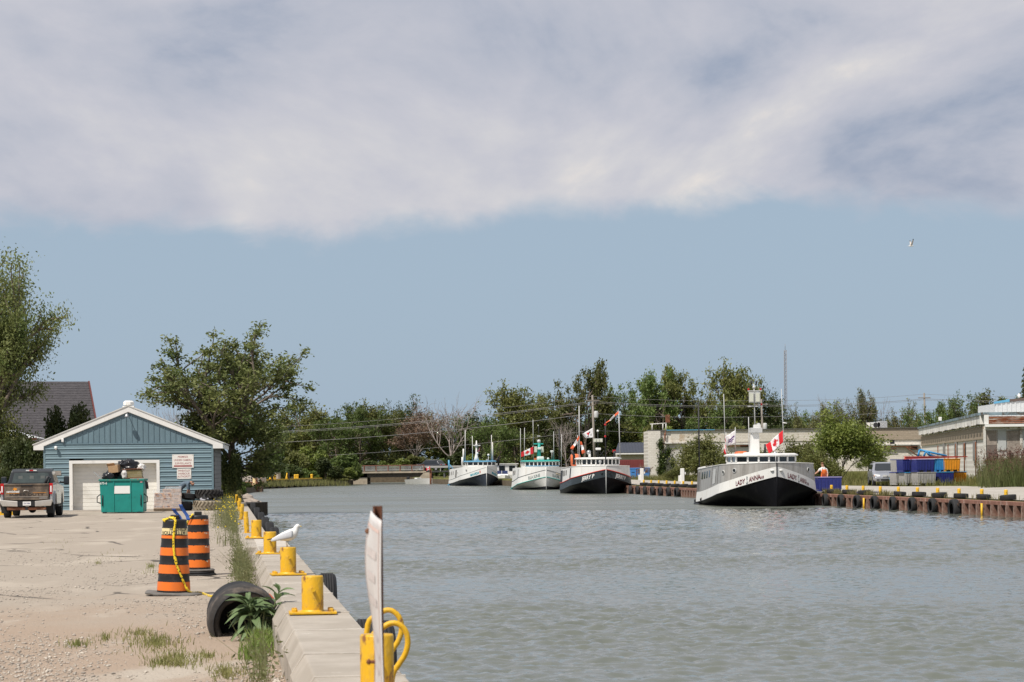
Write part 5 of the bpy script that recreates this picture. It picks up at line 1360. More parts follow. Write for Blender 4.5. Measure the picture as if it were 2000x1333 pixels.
class Boat:
    def __init__(s, name, label, stem, zs, B, stern_px, mats, dlt=0.0, L=None, entry=.40):
        s.stem = G(stem[0], stem[1], ZW); s.rz = QROT + dlt
        s.M = Matrix.Translation((s.stem.x, s.stem.y, ZW)) @ Matrix.Rotation(s.rz, 4, 'Z'); s.Mi = s.M.inverted()
        s.B, s.zs, s.entry = B, zs, entry
        if L is None:
            L = 12.
            for _ in range(60):
                p = s.M @ Vector((-B / 2 * .99, L * .97, 1)); px = s.pix(p)[0]
                L += (px - stern_px) * .02
        s.L = max(8, min(22, L))
        s.t = thing(name, label, 'fishing boat', (s.stem.x, s.stem.y, ZW), s.rz, 'fishing boats moored at the far quay')
        s.hull(mats)
    def pix(s, p):
        x, y = PX + F * p.x / p.y, PY - F * (p.z - H) / p.y
        dx, dy = x - 1000, y - 666.5; c, sn = math.cos(ROLL), math.sin(ROLL)
        return 1000 + dx * c + dy * sn, 666.5 - dx * sn + dy * c
    def loc(s, px, py, yl):
        return s.Mi @ P(px, py, s.stem.y + yl * math.cos(s.rz))
    def hb(s, q):
        f = 1 - (1 - min(q / s.entry, 1)) ** 2.1
        f = max(f, 0) ** .86
        if q > .94: f *= math.sqrt(max(0, 1 - ((q - .94) / .066) ** 2)) * .16 + .84
        if q > .55: f *= 1 - .05 * (q - .55) / .45
        return s.B / 2 * f
    def wl(s, q):
        f = 1 - (1 - min(q / .80, 1)) ** 1.75
        return s.B / 2 * .95 * f * (1 - .06 * max(0, q - .7))
    def lv(s, i, q):
        a, b = s.zs[i]
        if i == 0: return b + (a - b) * (1 - q)
        k = b + .37 * (a - b)
        f = min(1, s.hb(min(q, s.entry)) / (s.B / 2))
        if q <= s.entry: return a + (k - a) * (.8 * f ** 1.15 + .2 * q / s.entry)
        return b + (k - b) * (1 - (q - s.entry) / (1 - s.entry)) ** 1.6
    def at(s, lev_, q, side):
        """lev_: -1 keel, 0 waterline, 1 chine, 2 band top, 3 rail; fractions run between"""
        pts = [(s.wl(q) * .55, -.7), (s.wl(q), 0.0), (s.hb(q) * 1.03, s.lv(2, q)), (s.hb(q), s.lv(1, q)), (s.hb(q) * .965, s.lv(0, q))]
        k = lev_ + 1; i = min(int(k), 3); f = k - i
        x = pts[i][0] + (pts[i + 1][0] - pts[i][0]) * f; z = pts[i][1] + (pts[i + 1][1] - pts[i][1]) * f
        return Vector((side * x, q * s.L, z))
    def strip(s, name, l0, l1, m, n=4, off=0.0, q0=0.0, q1=1.0, sides=(-1, 1)):
        N = 44; mb = MB()
        for sd in sides:
            def fn(u, v):
                q = q0 + (q1 - q0) * u ** 1.5
                p = s.at(l0 + (l1 - l0) * v, q, sd)
                if off: p = p + Vector((sd * off * .85, -off * .5 if q < s.entry else 0, 0))
                return p
            mb.grid(fn, N, n)
        if q1 >= 1.0 and q0 <= 0:
            for j in range(n):
                a = l0 + (l1 - l0) * j / n; b = l0 + (l1 - l0) * (j + 1) / n
                mb.quad(s.at(a, 1, 1), s.at(a, 1, -1), s.at(b, 1, -1), s.at(b, 1, 1))
        return mb.build(name, m, s.t)
    def hull(s, mats):
        s.strip('hull', -1, 1, mats[0], 8); s.strip('sheer_band', 1, 2, mats[1], 3); s.strip('topside', 2, 3, mats[2], 3)
        mb = MB(); N = 40; vs = []
        for i in range(N + 1):
            q = (i / N) ** 1.4; a = s.at(2.97, q, -1); b = s.at(2.97, q, 1); vs += [a, b]
        mb.add(vs, [(2 * i, 2 * i + 1, 2 * i + 3, 2 * i + 2) for i in range(N)]); mb.build('deck', mats[3], s.t)
        mb = MB(); mb.tube([(0, -.012, -.4), (0, -.012, s.lv(0, 0))], .035, 8); mb.build('stem_bar', mats[4], s.t)
    def line(s, lev_, m, r=.03, name='rub_rail', q1=.995):
        mb = MB()
        for sd in (-1, 1): mb.tube([s.at(lev_, (i / 40) ** 1.5 * q1, sd) + Vector((sd * .012, 0, 0)) for i in range(41)], r, 6)
        return mb.build(name, m, s.t)
    def q_at(s, px, side, lev_=1.5):
        best = (1e9, 0); top = -1e9
        for i in range(1, 400):
            q = i / 400 * (.75 if side > 0 else 1)
            if side > 0:
                pv = s.pix(s.M @ s.at(lev_, q, side))[0]
                if pv < top: break
                top = pv
            d = abs(s.pix(s.M @ s.at(lev_, q, side))[0] - px)
            if d < best[0]: best = (d, q)
        return best[1]
    def on(s, side, q, lev_, off=.02):
        e = .002; d = s.at(lev_, min(q + e, 1), side) - s.at(lev_, max(q - e, 0), side)
        n = Vector((d.y, -d.x, 0)).normalized() * (1 if side > 0 else -1)
        if n.x * side < 0: n = -n
        return s.at(lev_, q, side) + n * off
    def text(s, txt, px0, px1, size, m, side, levc=1.5, bold=.02, name='name_lettering', shear=0):
        mb = text_mb(txt, size, bold, 1, 0, shear) if isinstance(txt, str) else txt
        x0, x1 = min(v[0] for v in mb.v), max(v[0] for v in mb.v)
        qa, qb = s.q_at(px0, side, levc), s.q_at(px1, side, levc)
        def f(p):
            u = (p[0] - x0) / (x1 - x0); q = qa + (qb - qa) * u
            b = s.on(side, q, levc, .02); return b + Vector((0, 0, p[1]))
        return rep(mb, f).build(name, m, s.t)
    def patch(s, px0, px1, f0, f1, m, side, name, off=.012, nu=4):
        qa, qb = s.q_at(px0, side, 2.5), s.q_at(px1, side, 2.5)
        mb = MB(); mb.grid(lambda u, v: s.on(side, qa + (qb - qa) * u, f0 + (f1 - f0) * v, off), nu, 2)
        o = mb.build(name, m, s.t); return o
    def porthole(s, px, side, lev_, r=.13):
        q = s.q_at(px, side, lev_); c = s.on(side, q, lev_, .015); d = (s.at(lev_, q + .01, side) - s.at(lev_, q - .01, side)); n = Vector((d.y, -d.x, 0)).normalized()
        if n.x * side < 0: n = -n
        M_ = Matrix.Translation(c) @ n.to_track_quat('Z', 'Y').to_matrix().to_4x4()
        mb = MB(); mb.lathe([(r * .72, .0), (r * .75, .03), (r, .03), (r, -.02)], 18, M=M_); o = mb.build('porthole', M_WHITE if s.white_rim else m_grey, s.t)
        MB().disc(r * .74, .012, 18, M=M_).build('pane', M_GLASS, o)
    white_rim = False
    def house(s, y0, y1, w, zb, zw0, zw1, zr, m_wall, m_roof, nwin=7, ov=.14, arc=.9, side_win=2, m_sill=None):
        """pilot house with a bowed front of nwin panes"""
        def plan(u, ww):                                # u -1..1 across the front
            return Vector((u * ww / 2, y0 + arc * (abs(u) ** 2.2), 0))
        us = [-1 + 2 * i / nwin for i in range(nwin + 1)]
        fp = [plan(u, w) for u in us]
        ring = fp + [Vector((w / 2, y1, 0)), Vector((-w / 2, y1, 0))]
        n_ = len(ring); mb = MB()
        for za, zb_ in ((zb, zw0), (zw1, zr)):
            vs = [(p.x, p.y, za) for p in ring] + [(p.x, p.y, zb_) for p in ring]
            mb.add(vs, [(i, (i + 1) % n_, n_ + (i + 1) % n_, n_ + i) for i in range(n_)])
        mb.build('pilothouse', m_wall, s.t)
        ph = s.t
        for i, p in enumerate(fp):
            mb = MB(); mb.box((p.x, p.y, (zw0 + zw1) / 2), (.10, .08, zw1 - zw0 + .01), 0); mb.build('window_post', m_wall, s.t)
        for a, b in zip(fp, fp[1:]):
            d = (b - a).normalized(); n2 = Vector((d.y, -d.x, 0)); a2, b2 = a - n2 * .03, b - n2 * .03
            mb = MB(); mb.quad((a2.x, a2.y, zw0), (b2.x, b2.y, zw0), (b2.x, b2.y, zw1), (a2.x, a2.y, zw1)); mb.build('window_pane', M_GLASS, s.t)
        for sd in (-1, 1):
            ya = y0 + arc
            for k in range(side_win):
                f0, f1 = ya + (y1 - ya) * (k + .12) / side_win, ya + (y1 - ya) * (k + .88) / side_win
                mb = MB(); mb.quad((sd * (w / 2 - .02), f0, zw0), (sd * (w / 2 - .02), f1, zw0), (sd * (w / 2 - .02), f1, zw1), (sd * (w / 2 - .02), f0, zw1)); mb.build('window_pane', M_GLASS, s.t)
                MB().box((sd * w / 2, ya + (y1 - ya) * (k + 1) / side_win - .1, (zw0 + zw1) / 2), (.06, .25, zw1 - zw0)).build('window_post', m_wall, s.t)
        rp = [plan(u, w + 2 * ov) + Vector((0, -ov * 1.3, 0)) for u in us] + [Vector((w / 2 + ov, y1 + ov, 0)), Vector((-w / 2 - ov, y1 + ov, 0))]
        mb = MB(); vs = [(p.x, p.y, zr) for p in rp] + [(p.x, p.y, zr + .07) for p in rp] + [(p.x * .9, y0 + (p.y - y0) * .9 + .2, zr + .15) for p in rp]
        mb.add(vs, [tuple(range(n_))[::-1]] + [(i, (i + 1) % n_, n_ + (i + 1) % n_, n_ + i) for i in range(n_)] + [(n_ + i, n_ + (i + 1) % n_, 2 * n_ + (i + 1) % n_, 2 * n_ + i) for i in range(n_)] + [tuple(range(2 * n_, 3 * n_))])
        mb.build('roof', m_roof, s.t)
        if m_sill:
            mb = MB(); mb.tube([(p.x, p.y - .03, zw0 - .04) for p in fp], .04, 6); mb.build('sill_stripe', m_sill, s.t)
    def rod(s, px0, py0, px1, py1, yl, r, m, name='antenna', n=7, r1=None):
        mb = MB(); mb.tube([s.loc(px0, py0, yl), s.loc(px1, py1, yl)], [r, r if r1 is None else r1], n); return mb.build(name, m, s.t)
    def blk(s, px0, py0, px1, py1, yl, dep, m, name, bevel=.02):
        a, b = s.loc(px0, py1, yl), s.loc(px1, py0, yl); mb = MB(); mb.box(((a.x + b.x) / 2, yl, (a.z + b.z) / 2), (abs(b.x - a.x), dep, abs(b.z - a.z))); return mb.build(name, m, s.t, bevel=bevel)
    def orb(s, px, py, yl, r, m, name):
        return MB().ball(s.loc(px, py, yl), r, 12, 8).build(name, m, s.t)

def flag(label, ht, hb_, ft, fb_, Y, design, amp=.12, seed=0):
    """corner pixels: hoist top, hoist bottom, fly top, fly bottom"""
    A, B_, C, D = P(*ht, Y), P(*hb_, Y), P(*ft, Y + .1), P(*fb_, Y + .1)
    def fn(u, v):
        p = (A * (1 - u) + C * u) * (1 - v) + (B_ * (1 - u) + D * u) * v
        w = amp * u ** .7 * math.sin(u * 9 + v * 1.6 + seed)
        return p + Vector((.25 * w, w, .22 * w * math.sin(u * 5 + seed)))
    o = thing('flag', label, 'flag'); nu, nv = 24, 10
    def piece(u0, u1, m, name, v0=0., v1=1.):
        mb = MB(); mb.grid(lambda a, c: fn(u0 + (u1 - u0) * a, v0 + (v1 - v0) * c), max(2, int(nu * (u1 - u0))), nv); q = mb.build(name, m, o); s2 = q.modifiers.new('s', 'SOLIDIFY'); s2.thickness = .006; s2.offset = 0
    red = mat('flag_red', (.62, .02, .03), .75, .08); wht = mat('flag_white', (.78, .76, .76), .75, .05)
    if design == 'maple':
        piece(0, .25, red, 'hoist_band'); piece(.25, .75, wht, 'field'); piece(.75, 1, red, 'fly_band')
        half = [(0, -.46), (.05, -.46), (.04, -.22), (.26, -.26), (.22, -.19), (.46, -.02), (.40, .02), (.45, .17), (.32, .14), (.29, .20), (.18, .08), (.22, .32), (.14, .28), (0, .47)]
        pts = half + [(-x, y) for x, y in reversed(half[1:-1])]
        for d_ in (-.012, .012):
            mb = MB(); mb.add([fn(.5 + x * .42, .5 - y * .82) + Vector((0, d_, 0)) for x, y in pts], [tuple(range(len(pts)))]); mb.build('maple_leaf', red, o)
    elif design == 'streamer':
        piece(0, .3, mat('flag_orange', (.70, .12, .04), .7, .1), 'hoist_band'); piece(.3, .72, wht, 'field'); piece(.72, 1, mat('flag_orange', (.7, .12, .04), .7), 'fly_band')
    else:
        piece(0, 1, wht, 'field')
        inkm = mat('flag_ink', (.12, .05, .20), .7) if design == 'purple' else mat('flag_ink_dark', (.05, .05, .06), .7)
        for d_ in (-.012, .012):
            mb = MB()
            rects = ((.15, .75, .34, .46), (.25, .9, .55, .64), (.4, .6, .7, .76)) if design == 'purple' else ((.30, .45, .15, .35), (.5, .62, .62, .85), (.2, .3, .5, .7))
            for (u0, u1, v0, v1) in rects: mb.grid(lambda a, c: fn(u0 + (u1 - u0) * a, v0 + (v1 - v0) * c + .1 * a) + Vector((0, d_, 0)), 6, 2)
            mb.build('printed_emblem', inkm, o)
            if design == 'crest':
                mb = MB(); mb.add([fn(.5 + x, .45 + y) + Vector((0, d_ * 1.3, 0)) for x, y in ((-.13, -.2), (.13, -.2), (0, .22))], [(0, 1, 2)]); mb.build('red_shield', red, o)
    return o

# ---------------------------------------------------------------- nearest boat: black hull, white band, stainless topside
m_name = mat('name_maroon', (.14, .02, .035), .5, .1)
b1 = Boat('fishing_boat', 'nearest fishing boat, black hull under a white band and stainless steel topside', (1518, 990), ((2.54, 2.15), (2.31, .74), (1.71, .12)), 5.75, 1356,
          (m_bblack, m_bwhite, m_stain, m_grey, m_bblack), dlt=R(-1.8), entry=.26)
b1.line(1, m_bblack, .03); b1.line(3, m_bwhite, .025, 'rail_cap')
b1.house(2.2, 6.2, 3.55, 2.3, 2.60, 2.89, 2.94, m_bwhite, m_bwhite, 6, .13, .9, 2)
for sd, rg_ in ((-1, ((1437, 1455.5), (1463.5, 1485), (1486.5, 1491))), (1, ((1538, 1556), (1562.5, 1575.5), (1576.5, 1579.5)))):
    b1.text('LADY', *rg_[0], .40, m_name, sd, 1.42); b1.text('ANNA', *rg_[1], .40, m_name, sd, 1.42); b1.text('III', *rg_[2], .22, m_name, sd, 1.30)
    am = MB()
    for w in np.linspace(0, 6.0, 9): am.box((.05 * math.cos(w), .19 + .05 * math.sin(w), 0), (.035, .035, .001))
    am.box((0, -.0, 0), (.035, .34, .001)); am.box((0, .10, 0), (.16, .03, .001))
    for w in np.linspace(R(200), R(340), 9): am.box((.14 * math.cos(w), -.04 + .14 * math.sin(w), 0), (.045, .04, .001))
    b1.text(am, (1456.5, 1557.5)[sd > 0], (1462, 1561.5)[sd > 0], .3, mat('anchor_grey', (.12, .15, .19), .5), sd, 1.42, name='anchor_emblem')
    for px in ((1508, 1525)[sd > 0],):
        q = b1.q_at(px, sd, 1.75); MB().ball(b1.on(sd, q, 1.72, .0), (.12, .12, .05), 12, 8).build('hawse_pipe', M_WHITE, b1.t)
for px, sd in ((1413, -1), (1434, -1), (1578, 1), (1590, 1)): b1.porthole(px, sd, 2.55, .14)
for px in (1357.5, 1371.5, 1376, 1380.5, 1385.5): b1.patch(px - 1.2, px + 1.2, 2.52, 2.83, M_GLASS, -1, 'side_window', .014)
m_seam = mat('topside_seam', (.16, .15, .14), .6)
b1.patch(1362.5, 1366.5, 2.05, 2.86, m_seam, -1, 'stern_door', .012); b1.patch(1393, 1398, 2.12, 2.84, m_grey, -1, 'side_door', .02)
for px in (1360, 1368, 1390, 1402): b1.patch(px - .25, px + .25, 2.02, 2.95, m_seam, -1, 'plate_seam', .010, 1)
a_ = b1.loc(1392, 922, 9.5)
mb = MB()
mb.tube([b1.at(3, q, -1) + Vector((.05, 0, .05)) for q in np.linspace(.72, .99, 10)], .06, 8); mb.build('stern_coaming', m_bwhite, b1.t)
st = [b1.at(0.05, q, -1) + Vector((-.12, 0, .02)) for q in np.linspace(.80, .995, 8)] + [Vector((0, b1.L + .3, .1))]
mb = MB(); mb.tube(st, .09, 10); mb.build('stern_platform', M_DARK, b1.t)
for px in (1357, 1370): q = b1.q_at(px, -1, 1.2); MB().ball(b1.on(-1, q, 1.15, .0), (.1, .12, .12), 10, 8).build('scupper_flap', M_DARK, b1.t)
# mast and gear
p0 = b1.loc(1474, 889, 5.2); p1 = b1.loc(1474, 846, 5.2)
mb = MB(); mb.hexa([(p0.x - .30, 4.9, p0.z), (p0.x + .25, 4.9, p0.z), (p0.x + .25, 5.5, p0.z), (p0.x - .30, 5.5, p0.z), (p1.x - .22, 4.95, p1.z), (p1.x + .22, 4.95, p1.z), (p1.x + .22, 5.4, p1.z), (p1.x - .22, 5.4, p1.z)]); mb.build('mast_column', m_bwhite, b1.t, bevel=.02)
b1.blk(1465, 836, 1487, 846, 5.1, .7, m_grey, 'mast_head'); b1.blk(1472, 830, 1485, 837, 5.1, .4, m_bwhite, 'radar')
b1.rod(1474.5, 836, 1472.5, 750, 5.1, .035, m_grey, 'mast_pole')
for y, x0, x1 in ((764, 1460, 1488), (794, 1460, 1489)): b1.blk(x0, y - 1.2, x1, y + 1.2, 5.1, .08, m_grey, 'crossbar', 0)
for x in (1467.5, 1480): 
    l = b1.blk(x - 5, 766.5, x + 5, 787, 5.0, .10, m_grey, 'floodlight'); b1.blk(x - 3.6, 768.5, x + 3.6, 785, 4.93, .03, m_lamp, 'lamp_face', 0)
for x, y in ((1461.5, 761), (1485.5, 760.5), (1487, 790)): b1.blk(x - 1.6, y - 2, x + 1.6, y + 2, 5.1, .1, M_RED, 'warning_lamp')
for x in (1467.5, 1477): b1.rod(x, 752, x, 744, 5.1, .05, M_DARK, 'horn')
b1.orb(1472.5, 757, 5.1, .09, m_grey, 'beacon')
b1.rod(1416, 862, 1413.5, 770, 6, .022, m_grey); b1.rod(1532, 890, 1526, 760, 4.5, .022, m_grey); b1.rod(1463, 885, 1462, 815, 6, .025, m_grey); b1.rod(1436, 885, 1436, 835, 7.5, .025, m_grey, 'flagpole'); b1.rod(1419, 892, 1418, 845, 7.5, .025, m_grey, 'flagpole')
b1.rod(1366, 921, 1364, 786, 11, .05, M_DARK, 'boom_post')
b1.blk(1436, 882, 1458, 893, 6.8, 1.2, m_orange, 'life_raft', .15); b1.blk(1453, 884, 1475, 893, 4.6, .8, M_WHITE, 'roof_locker', .06)
b1.blk(1521, 884, 1528, 889, 4.2, .4, M_DARK, 'spotlight'); b1.orb(1514, 886, 4, .12, M_STEEL, 'search_light'); b1.rod(1529, 826, 1537, 827, 4.5, .03, M_WHITE, 'camera_arm')
b1.rod(1515, 905, 1515, 889, 2.0, .02, m_grey, 'jack_staff'); b1.blk(1423, 888, 1430, 900, 7.5, .5, M_DARK, 'vent_box'); b1.rod(1494, 890, 1494, 868, 6.5, .06, M_DARK, 'exhaust')
flag('red and white maple flag flying from the nearest boat, beside its mast', (1529, 841), (1529.5, 864), (1496, 869), (1503, 888), 137, 'maple', .16, 1)
flag('white flag with purple print on the nearest boat', (1437, 840), (1437.5, 866), (1417, 853), (1421, 872), 140, 'purple', .12, 2)
flag('drooping red and white maple flag beside the purple print flag', (1417, 850), (1418, 866), (1414, 884), (1422, 899), 140.5, 'maple', .10, 3)

# ---------------------------------------------------------------- second boat
b2 = Boat('fishing_boat', 'black hulled fishing boat with red line and white topside behind the nearest one', (1184, 965), ((2.44, 2.2), (2.10, .9), (1.46, .28)), 5.3, 1091.5,
          (m_bblack, m_slate, m_bwhite, m_bwhite, m_grey), entry=.28)
b2.line(2, m_bred, .045, 'red_line'); b2.line(3, m_bwhite, .03, 'rail_cap')
b2.house(2.0, 6.0, 3.3, 2.2, 2.55, 2.98, 3.02, m_bwhite, m_bwhite, 9, .16, .8, 2)
for sd, (x0, x1) in ((-1, (1136, 1161.5)), (1, (1201, 1221.5))): b2.text('JERRY P', x0, x1, .46, M_WHITE, sd, 1.46, .03, shear=.2)
for sd, px in ((-1, 1175), (1, 1191)): q = b2.q_at(px, sd, 1.7); MB().ball(b2.on(sd, q, 1.6, .0), (.12, .12, .05), 10, 8).build('hawse_pipe', M_DARK, b2.t)
for px in (1094.5, 1100.5, 1103, 1106): b2.patch(px - .7, px + .7, 2.42, 2.8, m_seam if px > 1095 else M_GLASS, -1, 'side_window', .014)
b2.patch(1097, 1099, 2.05, 2.85, M_DARK, -1, 'stern_door'); b2.patch(1113, 1115, 2.05, 2.9, M_DARK, -1, 'side_door')
b2.rod(1183, 908, 1182, 818, 1.2, .05, M_DARK, 'foremast'); b2.orb(1182, 830, 1.2, .1, M_RED, 'mast_lamp'); b2.orb(1182, 853, 1.2, .1, M_RED, 'mast_lamp')
b2.rod(1131.5, 905, 1131, 793, 7, .045, m_grey, 'mast_pole'); b2.rod(1211, 893, 1208.5, 803, 6, .04, m_grey, 'mast_pole'); b2.rod(1129, 893, 1128, 850, 6.5, .03, m_grey)
b2.rod(1168, 893, 1167.5, 840, 4, .035, M_DARK, 'light_mast'); b2.blk(1159, 857, 1177, 864, 3.9, .12, m_grey, 'light_bar')
for x in (1161.8, 1168, 1174.2): b2.blk(x - 2.3, 857.8, x + 2.3, 863.2, 3.80, .05, m_lamp, 'lamp_face', 0)
b2.blk(1163.5, 875, 1173, 879.5, 3.9, .5, m_bwhite, 'radar', .05); b2.orb(1167.5, 842, 4, .1, M_WHITE, 'beacon')
for x0, x1 in ((1158, 1170), (1170, 1158), (1170, 1180), (1180, 1170)): b2.rod(x0, 893, x1, 880, 4, .025, M_DARK, 'truss')
b2.orb(1150, 884, 3.5, .2, M_STEEL, 'search_light'); b2.blk(1149, 887, 1153, 893, 3.6, .3, m_bwhite, 'light_stand')
mb = MB(); mb.tube([b2.loc(1121, 908, 7), b2.loc(1121, 890, 7), b2.loc(1116, 880, 7)], .12, 10); mb.build('exhaust_stack', M_DARK, b2.t)
mb = MB(); mb.lathe([(0, -.4), (.5, -.4), (.55, -.2), (.55, .2), (.5, .4), (0, .4)], 20, M=Matrix.Translation(b2.loc(1124, 899, 8)) @ Matrix.Rotation(R(90), 4, 'Y')); mb.build('net_drum', m_orange, b2.t)
b2.rod(1200, 893, 1200, 881, 5, .1, M_DARK, 'vent_pipe'); b2.blk(1197.5, 879, 1203, 884, 5, .2, M_RED, 'vent_cap'); b2.orb(1172, 901.5, 1.98, .16, M_STEEL, 'window_wiper_disc')
flag('small orange and white pennant streaming from the tall pole of the black and white boat', (1208, 803), (1208.5, 808), (1183, 826), (1184, 828), 203, 'streamer', .15, 1)
flag('orange and white pennant hanging beside the exhaust of the black and white boat', (1131.5, 851), (1131.5, 857), (1114, 876), (1119, 879), 204.5, 'streamer', .1, 2)
flag('orange and white pennant hanging down at the pole of the black and white boat', (1133, 863), (1136, 863), (1137, 887), (1143, 884), 204, 'streamer', .1, 3)
flag('white crested flag over the black and white boat', (1158, 836), (1159, 855), (1137, 848), (1142, 856), 203.5, 'crest', .14, 4)

# ---------------------------------------------------------------- third boat
b3 = Boat('fishing_boat', 'white fishing boat with teal pilothouse roof and teal mast', (1067, 957), ((2.34, 2.22), (2.04, .8), (1.32, .15)), 5.1, 998,
          (m_lgrey, m_bwhite, m_bwhite, m_bwhite, m_bwhite), entry=.30)
b3.line(1, m_teal2, .04, 'teal_line'); b3.line(2, m_slate, .025, 'dark_line'); b3.strip('boot_top', -.2, .28, m_boot, 3, .015)
b3.house(2.0, 6.2, 3.55, 2.2, 2.50, 2.86, 2.92, m_bwhite, m_teal2, 9, .12, .9, 3, m_lblue)
b3.text('ELLA JUNE', 1032, 1054.5, .46, mat('name_grey', (.16, .22, .22), .5), -1, 1.42, .01); b3.text('ELLA JUNE', 1079, 1092, .40, mat('name_grey', (.16, .22, .22), .5), 1, 1.42, .02)
for px in (1002.5, 1005.5): b3.patch(px - .7, px + .7, 2.45, 2.8, M_GLASS, -1, 'side_window')
b3.patch(1011, 1013, 2.05, 2.85, m_grey, -1, 'side_door')
mb = MB(); mb.tube([b3.at(.25, q, -1) + Vector((-.05, 0, 0)) for q in np.linspace(.90, .999, 6)], .10, 8); mb.build('stern_platform', m_teal2, b3.t)
mb = MB(); mb.tube([b3.loc(1052.5, 892, 4), b3.loc(1053, 866, 4)], [.22, .13], 10); mb.build('mast_column', m_teal2, b3.t); b3.blk(1042, 866, 1061, 868.5, 4, .12, m_teal2, 'crossbar', 0)
b3.orb(1052.5, 862.5, 4, .2, m_grey, 'radar_dome'); b3.rod(1052.5, 860, 1052, 831, 4, .03, M_DARK, 'mast_pole'); b3.blk(1049, 851, 1055, 853, 4, .1, m_grey, 'crossbar', 0)
for x in (1046, 1059): b3.blk(x - 2.6, 872.5, x + 2.6, 884, 3.8, .1, m_lamp, 'floodlight'); 
b3.blk(1050, 874, 1057, 878.5, 3.7, .3, m_bwhite, 'radar', .04); b3.blk(1049, 892, 1062, 899.5, 3.6, .8, m_bwhite, 'life_raft', .1)
for x0, y0, x1, y1 in ((1017, 912, 1016.5, 837), (1024, 903, 1024.5, 836), (1042, 901, 1041, 871), (1081.5, 900, 1081.5, 843), (1096, 912, 1097, 849), (1078, 899, 1078, 880), (1041.5, 871, 1041, 820)): b3.rod(x0, y0, x1, y1, 5, .03, m_grey)
b3.blk(1075.5, 880, 1081, 884, 5, .2, m_bwhite, 'lamp_cluster'); b3.orb(1070.5, 896.5, 3.5, .13, m_bwhite, 'search_light'); b3.blk(1043, 895, 1048, 899.5, 4.5, .3, m_orange, 'life_ring'); b3.rod(1092.5, 915, 1092, 838, 8, .07, M_DARK, 'boom_post')
b3.orb(1051, 831.5, 4, .07, m_lamp, 'mast_light')
mb = MB(); mb.tube(cr([b3.on(1, .06, 1.85, .05), b3.on(1, .2, 1.7, .3) + Vector((.4, -.2, -.1)), b3.on(1, .30, 1.25, .5) + Vector((1.2, -.2, -.2))], 5), .04, 6); mb.build('mooring_rope', mat('rope', (.50, .42, .30), .9, .2), b3.t)
flag('large maple leaf flag on the white boat with the teal roof', (1041.5, 873), (1042, 887), (1017.5, 884), (1018, 893), 241, 'maple', .10, 5)

# ---------------------------------------------------------------- fourth boat
b4 = Boat('fishing_boat', 'farthest fishing boat, white with blue grey hull and white tapered mast', (950.5, 949.5), ((2.5, 2.1), (2.36, .72), (1.57, .2)), 4.7, 875,
          (m_navy, m_bwhite, m_bwhite, m_bwhite, m_bwhite), dlt=R(5.0), L=14.5, entry=.36)
b4.line(2, m_grey, .03, 'grey_line'); b4.line(1, m_bblack, .04)
b4.house(2.2, 6.4, 3.6, 2.3, 2.62, 3.0, 3.04, m_bwhite, m_lblue, 6, .12, .9, 2)
for sd, (x0, x1) in ((-1, (919, 936)), (1, (960.5, 970))): b4.text('MAARSA', x0, x1, .44, mat('name_teal', (.02, .30, .38), .5), sd, 1.42, .03)
for x0, m_ in ((937.5, m_bred), ): b4.text('I', 936.8, 938.5, .4, m_, -1, 1.5, .05, 'red_mark')
for px in (878, 881.5, 885): b4.patch(px - .6, px + .6, 2.4, 2.75, m_seam, -1, 'side_window')
b4.patch(889.5, 892, 2.0, 2.8, m_seam, -1, 'stern_door'); b4.porthole(911, -1, 2.5, .16); b4.porthole(894, -1, 2.5, .14)
mb = MB(); mb.tube([b4.loc(930.5, 901, 4), b4.loc(930.5, 893, 4), b4.loc(930.5, 886, 4), b4.loc(930.5, 861, 4)], [.40, .22, .12, .07], 12); mb.build('mast_column', m_bwhite, b4.t)
b4.blk(924, 869.5, 938, 871.5, 4, .12, m_bwhite, 'crossbar', 0); b4.orb(930.5, 870.5, 3.9, .2, m_grey, 'radar_dome'); b4.orb(932.5, 886, 3.9, .14, m_bwhite, 'lamp')
for x0, y0, x1, y1, r_ in ((908.5, 903, 908.5, 840, .04), (923, 900, 922.5, 852, .035), (959.5, 901, 960, 850, .04), (962.5, 902, 962, 864, .06), (905, 905, 905, 877, .10), (902.5, 911, 903, 893, .12), (954, 903, 954, 890, .04), (951, 911, 951, 897, .05)): b4.rod(x0, y0, x1, y1, 5, r_, m_bwhite)
b4.orb(954, 889, 5, .15, m_bwhite, 'lamp'); b4.rod(973.5, 910, 973.5, 892, 6, .12, M_DARK, 'exhaust_stack')
mb = MB(); mb.tube([b4.loc(877, 918, 13), b4.loc(876.5, 899, 13)], .11, 8); mb.tube([b4.loc(878, 908, 13), b4.loc(885, 916, 13)], .06, 8); mb.build('davit', m_lblue, b4.t)
mb = MB(); mb.tube([b4.at(.3, q, -1) + Vector((-.05, 0, 0)) for q in np.linspace(.90, .999, 6)], .10, 8); mb.build('stern_platform', m_lblue, b4.t)
flag('small maple flag at the mast of the farthest boat', (937.5, 874), (937, 882), (933, 880), (934, 884), 293, 'maple', .05, 2)

